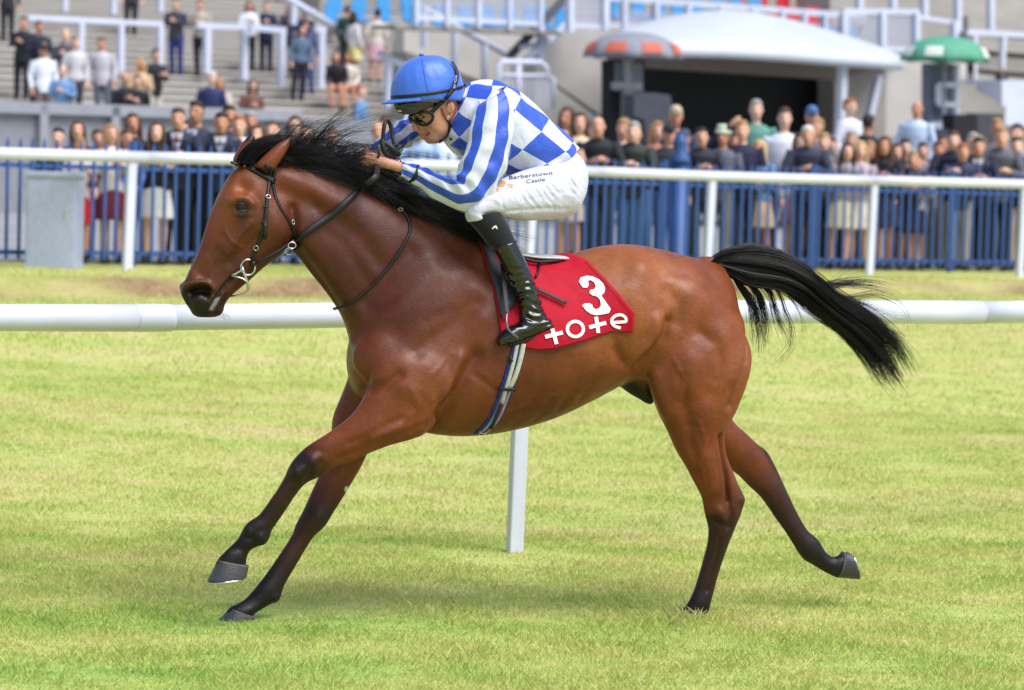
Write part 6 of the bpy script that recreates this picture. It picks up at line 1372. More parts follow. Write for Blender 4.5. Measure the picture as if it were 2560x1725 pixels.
text_px('SMOK', Z('J', 1192, 612), Z('J', 1222, 408), 7.0, SBV, .0012, M['print_white'], 'strap_lettering', goggles)
m, N, L, P_ = nt('dark_visor'); P_.inputs['Base Color'].default_value = srgb(9, 10, 7); P_.inputs['Roughness'].default_value = .12; P_.inputs['Coat Weight'].default_value = .5
spare = empty('spare_goggles', parent=jockey)
ol = [(270, 835), (420, 828), (600, 822), (800, 820), (930, 825), (890, 870), (800, 905), (690, 945), (600, 985), (500, 1004), (400, 996), (325, 972), (290, 905)]
V2, F2 = poly2(zp('J', ol)); bm = bmesh.new(); bvv = [bm.verts.new((x, y, 0)) for x, y in V2]
for f in F2: bm.faces.new([bvv[i] for i in f])
for _ in range(3): bmesh.ops.subdivide_edges(bm, edges=bm.edges[:], cuts=1, use_grid_fill=True)
bmesh.ops.triangulate(bm, faces=bm.faces[:]); bm.verts.index_update(); vs = []
x_front = q('J', 262, 900, HY).x; x_back = q('J', 930, 850, HY).x
for v in bm.verts:
    p = Q(v.co.x, v.co.y, .07); u_ = min(max((p.x - x_back) / (x_front - x_back), 0), 1); off = .02 + .072 * math.sqrt(max(0, 1 - (u_ * .97) ** 2.4)); p = Q(v.co.x, v.co.y, off); vs.append(p)
fs = [[v.index for v in f.verts] for f in bm.faces]; bm.free()
so = MB().add(vs, fs).build('visor', m, spare, True); s_ = so.modifiers.new('t', 'SOLIDIFY'); s_.thickness = .006; s_.offset = 0
SPB = BVHTree.FromPolygons(vs, fs); decal_mesh('visor_badge', *poly2(zp('J', [(335, 938), (392, 936), (396, 964), (345, 966)])), SPB, .0045, mat_plain('badge', srgb(190, 188, 150), .5), spare, 1)
# chin strap
chin = empty('chin_strap', parent=jockey); M['tan'] = mat_plain('tan_leather', srgb(146, 72, 48), .5, var=.2, nscale=40)
for pts, w_ in (([(985, 900), (1010, 980), (1045, 1050), (1085, 1110)], .011), ([(1235, 830), (1200, 930), (1150, 1030), (1105, 1100)], .013)):
    a, b_ = spath(HJB, zp('J', pts), lift=.003, step=5); MB().ribbon(a, b_, w_, .003).build('strap', M['tan'], chin, True)
a, b_ = spath(HJB, zp('J', [(1085, 1090), (1115, 1160), (1110, 1230), (1070, 1310), (1010, 1370), (945, 1405)]), lift=.003, step=5); MB().ribbon(a, b_, [.012] * 3 + [.022] * (len(a) - 3), .004).build('chin_cup', M['leather'], chin, True)
ring('buckle', hit(HJB, *Z('J', 1075, 1050))[0] + Vector((0, .008, 0)), X_, Z_, .006, .006, .0016, M['steel'], chin, n=12)
# whip in the right hand, slack loops of rein in the left
whip = empty('whip'); whip.matrix_world = horse.matrix_world; tag(whip, 'black riding whip with a white knob end in the jockey right hand', 'whip')
kn = q('I', 300, 1360, -.03); k2 = q('I', 385, 1300, -.05)
MB().tube([kn, kn.lerp(k2, .35), k2], [.0150, .0150, .011], 16).build('knob', M['rubber'], whip, True)
dirk = (kn - k2).normalized(); ball('knob_disc', kn + dirk * .0005, .0085, M['print_white'], whip, (1, 1, 1), 12)
MB().tube(smooth_poly(resample([list(k2), list(q('I', 560, 1230, -.06)), list(q('I', 720, 1130, -.02)), list(q('I', 812, 1010, .06)), list(q('I', 850, 900, .10)), list(q('I', 848, 800, .105)), list(q('I', 832, 720, .10))], 24), 3), [.009] * 8 + [.0075] * 8 + [.006] * 8, 10).build('shaft', mat_plain('grey_whip', srgb(70, 70, 74), .5), whip, True)
reins = empty('slack_reins', parent=bridle)
def loop(pts, w, name='rein_loop'):
    pp = smooth_poly(resample([list(q('I', x, y, o_)) for x, y, o_ in pts], 26), 2); nn = []
    for i in range(26): nn.append(Vector((.25, .9, .1)))
    return MB().ribbon([Vector(p) for p in pp], nn, w, .004).build(name, M['leather'], bridle, True)
bpy.data.objects.remove(reins)
loop([(935, 700, .06), (920, 560, .06), (935, 400, .06), (960, 270, .055), (1010, 245, .045), (1055, 285, .035), (1085, 420, .035), (1105, 570, .04), (1150, 720, .05)], .0165)
loop([(900, 620, .075), (920, 760, .08), (960, 880, .08), (1060, 930, .075), (1180, 955, .07)], .021)
loop([(900, 660, .07), (1020, 720, .08), (1120, 800, .085), (1220, 900, .08), (1240, 930, .07)], .02)
loop([(1080, 880, .07), (1180, 820, .08), (1260, 750, .08), (1310, 740, .07)], .016)
loop([(1010, 850, .06), (1060, 760, .06), (1160, 720, .06), (1205, 700, .06), (1200, 740, .06)], .012)
# ---------------------------------------------------------------- the crowd
M['skin_c'] = None
m, N, L, P_ = nt('crowd_skin'); oi = N.new('ShaderNodeObjectInfo'); at_ = N.new('ShaderNodeAttribute'); at_.attribute_name = 'feat'
mx = N.new('ShaderNodeMix'); mx.data_type = 'RGBA'; L.new(at_.outputs['Fac'], mx.inputs[0]); L.new(oi.outputs['Color'], mx.inputs[6]); mx.inputs[7].default_value = srgb(84, 44, 40); L.new(mx.outputs[2], P_.inputs['Base Color']); P_.inputs['Roughness'].default_value = .55; M['skin_c'] = m
M['wear'] = mat_plain('crowd_clothes', (1, 1, 1, 1), .8, var=.15, nscale=9, obj_color=True, bump=.35, bscale=22)
M['hair_c'] = mat_plain('crowd_hair', (1, 1, 1, 1), .6, var=.25, nscale=30, obj_color=True)
def eloft(rows, n=20):
    """rows: (centre, half x, half y)"""
    vs = [Vector((c[0] + a * math.cos(2 * math.pi * k / n), c[1] + b * math.sin(2 * math.pi * k / n), c[2])) for c, a, b in rows for k in range(n)]; m_ = len(rows)
    fs = [(i * n + k, i * n + (k + 1) % n, (i + 1) * n + (k + 1) % n, (i + 1) * n + k) for i in range(m_ - 1) for k in range(n)] + [tuple(range(n - 1, -1, -1)), tuple((m_ - 1) * n + k for k in range(n))]
    return vs, fs
POSES = {
 'stand': dict(sh=0, hd=0, el=((-.26, .03, 1.13), (.26, .03, 1.13)), wr=((-.25, -.07, .88), (.25, -.07, .88))),
 'lean': dict(sh=-.16, hd=-.22, el=((-.28, -.24, 1.13), (.28, -.24, 1.13)), wr=((-.09, -.42, 1.19), (.10, -.42, 1.20))),
 'hold': dict(sh=-.01, hd=-.02, el=((-.25, -.03, 1.13), (.25, -.03, 1.13)), wr=((-.06, -.27, 1.24), (.06, -.28, 1.22))),
 'shade': dict(sh=-.04, hd=-.04, el=((-.38, -.12, 1.46), (.26, .0, 1.13)), wr=((-.12, -.20, 1.68), (.22, -.18, 1.0))),
 'sit': dict(sh=-.06, hd=-.08, el=((-.25, -.08, 1.12), (.25, -.08, 1.12)), wr=((-.12, -.34, 1.0), (.12, -.34, 1.0))),
}
def make_pose(pn, fem):
    p = POSES[pn]; sit = pn == 'sit'; k = .90 if fem else 1.0; sh, hd = p['sh'], p['hd']; dz = -.43 if sit else 0
    J = lambda v: Vector((v[0] * (k if abs(v[0]) > .15 else 1), v[1], v[2] + dz))
    hz = 1.62 + dz + (-.03 if sh < -.1 else 0)
    hips = [Vector((-.09, 0, .92 + dz)), Vector((.09, 0, .92 + dz))]
    if sit: kn = [Vector((-.11, -.42, .50)), Vector((.11, -.42, .50))]; an = [Vector((-.11, -.44, .09)), Vector((.11, -.44, .09))]
    else: kn = [Vector((-.095, -.01, .50)), Vector((.095, -.01, .50))]; an = [Vector((-.095, .02, .09)), Vector((.095, .02, .09))]
    shd = [Vector((-.185 * k, sh, 1.40 + dz)), Vector((.185 * k, sh, 1.40 + dz))]
    # skin
    head = eloft([((0, hd - .01, hz - .125), .030, .035), ((0, hd - .025, hz - .105), .048, .055), ((0, hd - .01, hz - .06), .064, .080), ((0, hd, hz), .074, .093), ((0, hd + .005, hz + .05), .072, .092), ((0, hd + .01, hz + .09), .052, .068), ((0, hd + .01, hz + .112), .022, .03)])
    pcs = [head, tube_piece([(0, hd - .095, hz + .005), (0, hd - .112, hz - .035), (0, hd - .088, hz - .05)], [.010, .016, .012], 8), tube_piece([(-.078, hd + .01, hz + .01), (-.082, hd + .012, hz - .03)], [.014, .010], 8), tube_piece([(.078, hd + .01, hz + .01), (.082, hd + .012, hz - .03)], [.014, .010], 8),
           tube_piece([(0, hd + .015, hz - .07), (0, sh * .9 + .015, 1.43 + dz), (0, sh * .8, 1.34 + dz)], [.052, .055, .08], 12)]
    tors = [((0, 0, .86 + dz), .145 * k + (.015 if fem else 0), .10), ((0, .0, .95 + dz), .155 * k + (.015 if fem else 0), .11), ((0, sh * .3, 1.08 + dz), .135 * k - (.015 if fem else 0), .10), ((0, sh * .7, 1.24 + dz), .165 * k, .115), ((0, sh * .95, 1.36 + dz), .18 * k, .105), ((0, sh, 1.43 + dz), .12 * k, .07), ((0, sh, 1.46 + dz), .06, .055)]
    pcs.append(eloft([(c, a * .93, b * .93) for c, a, b in tors]))
    for i in (0, 1):
        el, wr = J(p['el'][i]), J(p['wr'][i]); s_ = shd[i]; d_ = (wr - el).normalized()
        pcs.append(tube_piece([s_, s_.lerp(el, .5), el, el.lerp(wr, .4), wr, wr + d_ * .05, wr + d_ * .10, wr + d_ * .15], [.046, .044, .036, .038, .026, .036, .036, .018], 12))
        pcs.append(tube_piece([wr + d_ * .02, wr + d_ * .07 + Vector((-.03 if el.x > 0 else .03, -.02, .02))], [.016, .010], 8))
        pcs.append(tube_piece([hips[i] + Vector((0, 0, -.02)), hips[i].lerp(kn[i], .5), kn[i], kn[i].lerp(an[i], .35), an[i], an[i] + Vector((0, 0, -.06))], [.085, .074, .053, .054, .035, .036], 14))
        pcs.append(tube_piece([an[i] + Vector((0, .03, -.05)), an[i] + Vector((0, -.06, -.055)), an[i] + Vector((0, -.15, -.062))], [.034, .036, .024], 10))
    nm = pn + ('_woman' if fem else '_man')
    skin_me = fuse('crowd_body_' + nm, pcs, .013); c_ = get_co(skin_me); set_co(skin_me, plain_smooth(skin_me, c_, 2, np.ones(len(c_)))); c_ = get_co(skin_me)
    ft = np.zeros(len(c_))
    for ex in (-.032, .032):
        ft = np.maximum(ft, .8 * np.exp(-(((c_[:, 0] - ex) / .014) ** 2 + ((c_[:, 2] - hz - .012) / .009) ** 2)) * (c_[:, 1] < hd - .03)); ft = np.maximum(ft, .5 * np.exp(-(((c_[:, 0] - ex) / .022) ** 2 + ((c_[:, 2] - hz - .036) / .006) ** 2)) * (c_[:, 1] < hd - .03))
    ft = np.maximum(ft, .55 * np.exp(-((c_[:, 0] / .024) ** 2 + ((c_[:, 2] - hz + .072) / .008) ** 2)) * (c_[:, 1] < hd - .03))
    fa = skin_me.attributes.new('feat', 'FLOAT', 'POINT'); fa.data.foreach_set('value', ft.astype(np.float32)); skin_me.materials.append(M['skin_c'])
    # top with long sleeves, short-sleeved top, trousers, skirt
    def sleeve(i, frac, r0, r1):
        el, wr = J(p['el'][i]), J(p['wr'][i]); s_ = shd[i]
        if frac <= .5: e_ = s_.lerp(el, frac * 1.5); return tube_piece([s_ + Vector((0, 0, .01)), s_.lerp(e_, .5), e_], [r0, r0, r0 * .98], 14)
        return tube_piece([s_ + Vector((0, 0, .01)), s_.lerp(el, .5), el, el.lerp(wr, .5), wr], [r0, r0 * .98, r0 * .88, r1 * 1.15, r1], 14)
    low = .80 if not fem else .88
    tt2 = [((0, 0, low + dz), .165 * k + (.02 if fem else 0), .125)] + [(c, a + .022, b + .022) for c, a, b in tors[1:]]
    def mk(nm_, pc, vox=.015, sm=2):
        me = fuse(nm_, pc, vox); a_ = get_co(me); set_co(me, plain_smooth(me, a_, sm, np.ones(len(a_)))); me.materials.append(M['wear']); return me
    top_l = mk('top_' + nm, [eloft(tt2), sleeve(0, 1, .064, .040), sleeve(1, 1, .064, .040)]); top_s = mk('short_top_' + nm, [eloft(tt2), sleeve(0, .4, .062, .05), sleeve(1, .4, .062, .05)])
    tr_ = [eloft([((0, 0, .98 + dz), .150 * k, .115), ((0, 0, .90 + dz), .168 * k, .125), ((0, 0, .80 + dz), .15 * k, .115)])]
    for i in (0, 1): tr_.append(tube_piece([hips[i], hips[i].lerp(kn[i], .5), kn[i], kn[i].lerp(an[i], .5), an[i] + Vector((0, 0, -.03))], [.098, .088, .070, .064, .060], 14))
    trou = mk('trousers_' + nm, tr_)
    if sit: sk_ = trou
    else: sk_ = mk('skirt_' + nm, [eloft([((0, 0, 1.02), .14 * k, .11), ((0, 0, .90), .175 * k, .135), ((0, -.01, .72), .20, .155), ((0, -.01, .55), .225, .17)])])
    sh_ = []
    shoe = MB()
    for i in (0, 1):
        v, f = eloft([((an[i].x, an[i].y - .05, .0), .046, .135), ((an[i].x, an[i].y - .05, .035), .048, .138), ((an[i].x, an[i].y - .02, .07), .042, .10), ((an[i].x, an[i].y + .01, .11), .042, .055)], 14); shoe.add(v, f)
    shoe_me = mesh_from('shoes_' + nm, shoe.v, shoe.f); shoe_me.materials.append(M['wear'])
    # hair and hats
    def cap_rows(f, r): return eloft([((0, hd + .03 * f, hz - .02), .078, .080), ((0, hd + .022, hz + .03), .083, .090), ((0, hd + .016, hz + .07), .080, .098), ((0, hd + .014, hz + .105), .062, .078), ((0, hd + .012, hz + .128), .028, .036)])
    def hm(nm_, pc, mat, vox=.012):
        me = fuse(nm_, pc, vox); a_ = get_co(me); a_ = plain_smooth(me, a_, 2, np.ones(len(a_)))
        set_co(me, a_); me.materials.append(mat); return me
    short = hm('short_hair_' + nm, [eloft([((0, hd + .055, hz - .05), .062, .052), ((0, hd + .042, hz + .0), .079, .068), ((0, hd + .030, hz + .05), .081, .086), ((0, hd + .010, hz + .085), .074, .102), ((0, hd + .010, hz + .115), .052, .072), ((0, hd + .012, hz + .13), .02, .03)])], M['hair_c'])
    long = hm('long_hair_' + nm, [eloft([((0, hd + .06, hz - .34), .085, .030), ((0, hd + .06, hz - .24), .105, .045), ((0, hd + .055, hz - .12), .098, .055), ((0, hd + .05, hz), .092, .072), ((0, hd + .03, hz + .06), .088, .092), ((0, hd + .012, hz + .10), .068, .095), ((0, hd + .012, hz + .13), .03, .04)]),
                                 tube_piece([(-.07, hd - .03, hz + .07), (-.088, hd - .02, hz - .03), (-.09, hd - .01, hz - .16), (-.085, hd - .03, hz - .30)], [.022, .026, .03, .018], 8), tube_piece([(.07, hd - .03, hz + .07), (.088, hd - .02, hz - .03), (.09, hd - .01, hz - .16), (.085, hd - .03, hz - .30)], [.022, .026, .03, .018], 8)], M['hair_c'])
    fringe = hm('fringe_hair_' + nm, [eloft([((0, hd + .065, hz - .06), .060, .040), ((0, hd + .055, hz - .01), .078, .052), ((0, hd + .055, hz + .025), .078, .048)])], M['hair_c'])
    hat = hm('cap_' + nm, [cap_rows(0, 0), tube_piece([(0, hd - .07, hz + .055), (0, hd - .15, hz + .045)], [.062, .045], 12)], M['wear'])
    for_b = hm('bucket_hat_' + nm, [eloft([((0, hd + .01, hz + .03), .125, .135), ((0, hd + .01, hz + .05), .095, .105), ((0, hd + .01, hz + .12), .085, .095), ((0, hd + .01, hz + .14), .06, .07)])], M['wear'])
    return dict(skin=skin_me, top=top_l, short_top=top_s, trousers=trou, skirt=sk_, shoes=shoe_me, short=short, long=long, bald=fringe, cap=hat, bucket=for_b, top_z=hz + .125)
CACHE = {}
HAIR = dict(dark=srgb(34, 26, 24), brown=srgb(84, 56, 40), fair=srgb(168, 128, 84), blonde=srgb(206, 172, 122), ginger=srgb(164, 96, 54), grey=srgb(158, 154, 150), white=srgb(222, 214, 202))
SKIN = [srgb(222, 170, 146), srgb(212, 156, 130), srgb(228, 182, 160), srgb(200, 140, 112)]
def person(base, face_dir, height, pose, fem, hair, top, bottom, label, group, shoes=(30, 28, 30), bare=False, tie=None):
    key = (pose, fem)
    if key not in CACHE: CACHE[key] = make_pose(*key)
    K = CACHE[key]; nominal = 1.75 if pose != 'sit' else 1.75 - .43
    o = empty('person', base, face_dir); s = height / K['top_z']; sx = s if pose == 'sit' else min(s, 1.06) ; o.scale = (sx, sx, s); o.rotation_euler = (rng.normal(0, .03), rng.normal(0, .035), face_dir + (rng.normal(0, .28) if pose in ('stand', 'hold') else rng.normal(0, .1))); tag(o, label, 'person', group)
    sk = SKIN[int(rng.integers(0, 4))]
    def part(name, me, col):
        p = link_obj(name, me, None, o); p.color = col; return p
    part('body', K['skin'], sk)
    part('top', K['short_top' if bare else 'top'], srgb(*top))
    bk, bc = bottom; part(bk, K[bk], srgb(*bc)); part('shoes', K['shoes'], srgb(*shoes))
    hk, hcol = hair; part({'short': 'hair', 'long': 'hair', 'bald': 'hair', 'cap': 'cap', 'bucket': 'hat'}[hk], K[hk], HAIR[hcol] if isinstance(hcol, str) else srgb(*hcol))
    if hk in ('cap', 'bucket'): part('hair', K['bald'], HAIR['grey'])
    if tie:
        zt = 1.28 * 1.0; sh = POSES[pose]['sh']; me = MB().box((0, sh * .8 - .150, 1.27), (.055, .02, .24), 0, .006).box((0, sh * .9 - .125, 1.39), (.12, .03, .10), 0, .01)
        me = MB(); me.add([(-.07, sh * .95 - .118, 1.44), (.07, sh * .95 - .118, 1.44), (0, sh * .75 - .152, 1.18)], [(0, 1, 2)]); t1 = me.build('shirt_front', M['wear'], o); t1.color = srgb(222, 220, 226)
        me = MB(); me.bar((0, sh * .95 - .128, 1.42), (0, sh * .75 - .160, 1.18), .045, .012); t2 = me.build('tie', M['wear'], o); t2.color = srgb(*tie)
    return o
face0 = 0.0
def fence_person(px, yh, row, pose, fem, hair, top, bottom, label, turn=0.0, bare=False, tie=None, shoes=(40, 34, 34), zup=0.0):
    w = FW + row; zf = lambda t: plateau(t) + 1.5
    p, t = col_w(px, w, zf); g = plateau(t) + .006 + zup; ztop = CAM.z + (on_w(px, yh, w).z - CAM.z)
    h = ztop - g
    base = TW(t, w, g); v = CAM - base
    person(base, math.atan2(v.y, v.x) + math.pi / 2 + turn, max(h, .9), pose, fem, hair, top, bottom, label, 'spectators along the blue fence', bare=bare, tie=tie, shoes=shoes)
    LOG.append((label, round(h, 2)))
LOG = []
def stand_person(px, yh, pose, fem, hair, top, bottom, label, turn=0.0, bare=False, h0=1.70, step=None, shoes=(40, 34, 34), kk=.45):
    best = None; hh = h0 if pose != 'sit' else h0 - .43
    for i in range(34):
        p = terrace_point(px, i, kk); y = project(p + Vector((0, 0, hh)))[1]
        if best is None or abs(y - yh) < best[0]: best = (abs(y - yh), i, p)
    if step is not None: best = (0, step, terrace_point(px, step, kk))
    p = best[2]; d = project(p)[2]; yb = project(p)[1]; h = (yb - yh) * d / F_PX; h = min(max(h, hh * .86), hh * 1.14)
    v = CAM - p; person(p, math.atan2(v.y, v.x) + math.pi / 2 + turn, h, pose, fem, hair, top, bottom, label, 'spectators on the terraces', bare=bare, shoes=shoes)
T_, SK_ = 'trousers', 'skirt'
W_, M_ = True, False
# people on the terraces
for a in [
 (18, -75, 'stand', M_, ('short', 'dark'), (40, 40, 46), (T_, (30, 31, 38)), 'spectator at the top left corner, only dark trousered legs in view'),
 (52, 42, 'hold', M_, ('short', 'brown'), (34, 40, 52), (T_, (32, 34, 46)), 'man in dark jumper and trousers at the far left of the terraces'),
 (92, 52, 'hold', M_, ('short', 'dark'), (30, 34, 54), (T_, (30, 30, 36)), 'man in navy jacket just right of the dark jumper man on the terraces'),
 (110, 110, 'stand', M_, ('cap', (40, 40, 48)), (232, 236, 244), (T_, (118, 100, 100)), 'man in white shirt, dark cap and brown trousers at left of terraces'),
 (150, 162, 'hold', M_, ('bald', 'brown'), (118, 156, 200), (T_, (40, 52, 84)), 'man in pale blue shirt and dark jeans bending behind the left parapet'),
 (162, 72, 'hold', M_, ('bald', 'grey'), (84, 80, 92), (T_, (40, 40, 48)), 'bald man in grey gilet on the left terraces'),
 (183, 92, 'stand', W_, ('short', 'fair'), (206, 204, 206), (T_, (60, 58, 62)), 'woman in pale grey coat beside the bald man on the terraces'),
 (258, 93, 'stand', M_, ('short', 'brown'), (198, 194, 202), (T_, (104, 108, 122)), 'man in light grey jumper and grey jeans in front of the left barrier'),
 (309, 180, 'hold', M_, ('bald', 'dark'), (26, 27, 36), (T_, (26, 26, 32)), 'bald man in black jacket above the left fence crowd'),
 (330, 186, 'hold', M_, ('short', 'dark'), (22, 24, 34), (T_, (26, 26, 32)), 'man in black coat and dark glasses next to the cream trousers man'),
 (346, 146, 'hold', W_, ('long', 'blonde'), (206, 176, 140), (T_, (60, 60, 70)), 'blonde woman in beige top behind the black coat man'),
 (381, 122, 'hold', M_, ('short', 'dark'), (34, 36, 46), (T_, (214, 204, 192)), 'man in dark gilet, pale shirt and cream trousers on the terraces'),
 (440, -4, 'hold', M_, ('short', 'dark'), (62, 62, 76), (T_, (44, 58, 124)), 'man in dark hooded top and blue jeans under the top edge of the frame'),
 (503, -2, 'hold', W_, ('short', 'brown'), (184, 172, 160), (T_, (38, 36, 40)), 'woman in beige coat and black boots beside the white barrier'),
 (520, 180, 'stand', M_, ('short', 'white'), (44, 52, 96), (T_, (30, 32, 44)), 'white haired person in navy coat below the terrace barriers'),
 (551, 194, 'stand', W_, ('long', 'fair'), (226, 214, 200), (T_, (80, 70, 70)), 'girl in cream top right of the white haired person'),
 (619, 198, 'hold', W_, ('long', 'brown'), (124, 84, 76), (T_, (62, 40, 42)), 'woman in reddish brown jacket above the schoolboys'),
 (620, 2, 'hold', W_, ('long', 'brown'), (232, 232, 240), (T_, (28, 28, 34)), 'woman in white T-shirt and black trousers leaning at the barrier'),
 (665, 4, 'hold', M_, ('short', 'brown'), (34, 42, 72), (T_, (32, 36, 60)), 'man in navy jumper next to the white T-shirt woman'),
 (716, 6, 'hold', W_, ('long', 'fair'), (74, 66, 76), (T_, (40, 40, 48)), 'fair haired woman in dark jacket with folded arms on the terraces'),
 (753, 18, 'stand', M_, ('bald', 'grey'), (70, 76, 110), (T_, (58, 76, 120)), 'bald man in blue shirt and jeans at the end barrier'),
 (742, 62, 'stand', W_, ('long', 'dark'), (92, 112, 136), (T_, (34, 32, 44)), 'woman in denim jacket and dark trousers at the end barrier'),
 (770, 52, 'stand', M_, ('short', 'dark'), (66, 74, 112), (T_, (52, 74, 126)), 'man in dark blue shirt and jeans behind the denim jacket woman'),
 (844, 128, 'sit', W_, ('long', 'brown'), (34, 30, 38), (T_, (196, 140, 112)), 'woman in black dress sitting on the terrace steps'),
 (872, 130, 'sit', W_, ('long', 'brown'), (228, 216, 204), (T_, (206, 152, 122)), 'woman in cream top sitting beside the black dress woman'),
 (864, 14, 'stand', W_, ('short', 'brown'), (36, 70, 66), (T_, (40, 60, 58)), 'woman in dark green coat walking up the stairs', 2.8),
 (886, 30, 'stand', W_, ('long', 'dark'), (226, 222, 220), (SK_, (222, 214, 140)), 'dark haired woman in white cardigan and yellow skirt seen from behind', 3.0),
 (936, 22, 'stand', W_, ('short', 'dark'), (218, 206, 194), (SK_, (216, 170, 184)), 'woman in cream top and pink skirt climbing the stairs', 2.9),
 (1013, 60, 'hold', W_, ('long', 'dark'), (220, 210, 198), (SK_, (212, 170, 180)), 'woman in cream jacket bending at the right of the stairs', 2.4),
 (1040, 112, 'stand', M_, ('short', 'brown'), (34, 36, 62), (T_, (36, 36, 44)), 'man in navy just above the jockey cap', .6),
 (325, -92, 'stand', M_, ('short', 'dark'), (60, 60, 64), (T_, (40, 40, 48)), 'spectator above the top edge, only dark legs in view over the barrier'),
]: stand_person(*a)
stand_person(899, 211, 'stand', M_, ('short', 'ginger'), (112, 146, 186), (T_, (70, 90, 130)), 'ginger haired man in light denim shirt standing below the stairs, side on', 1.2, step=0)
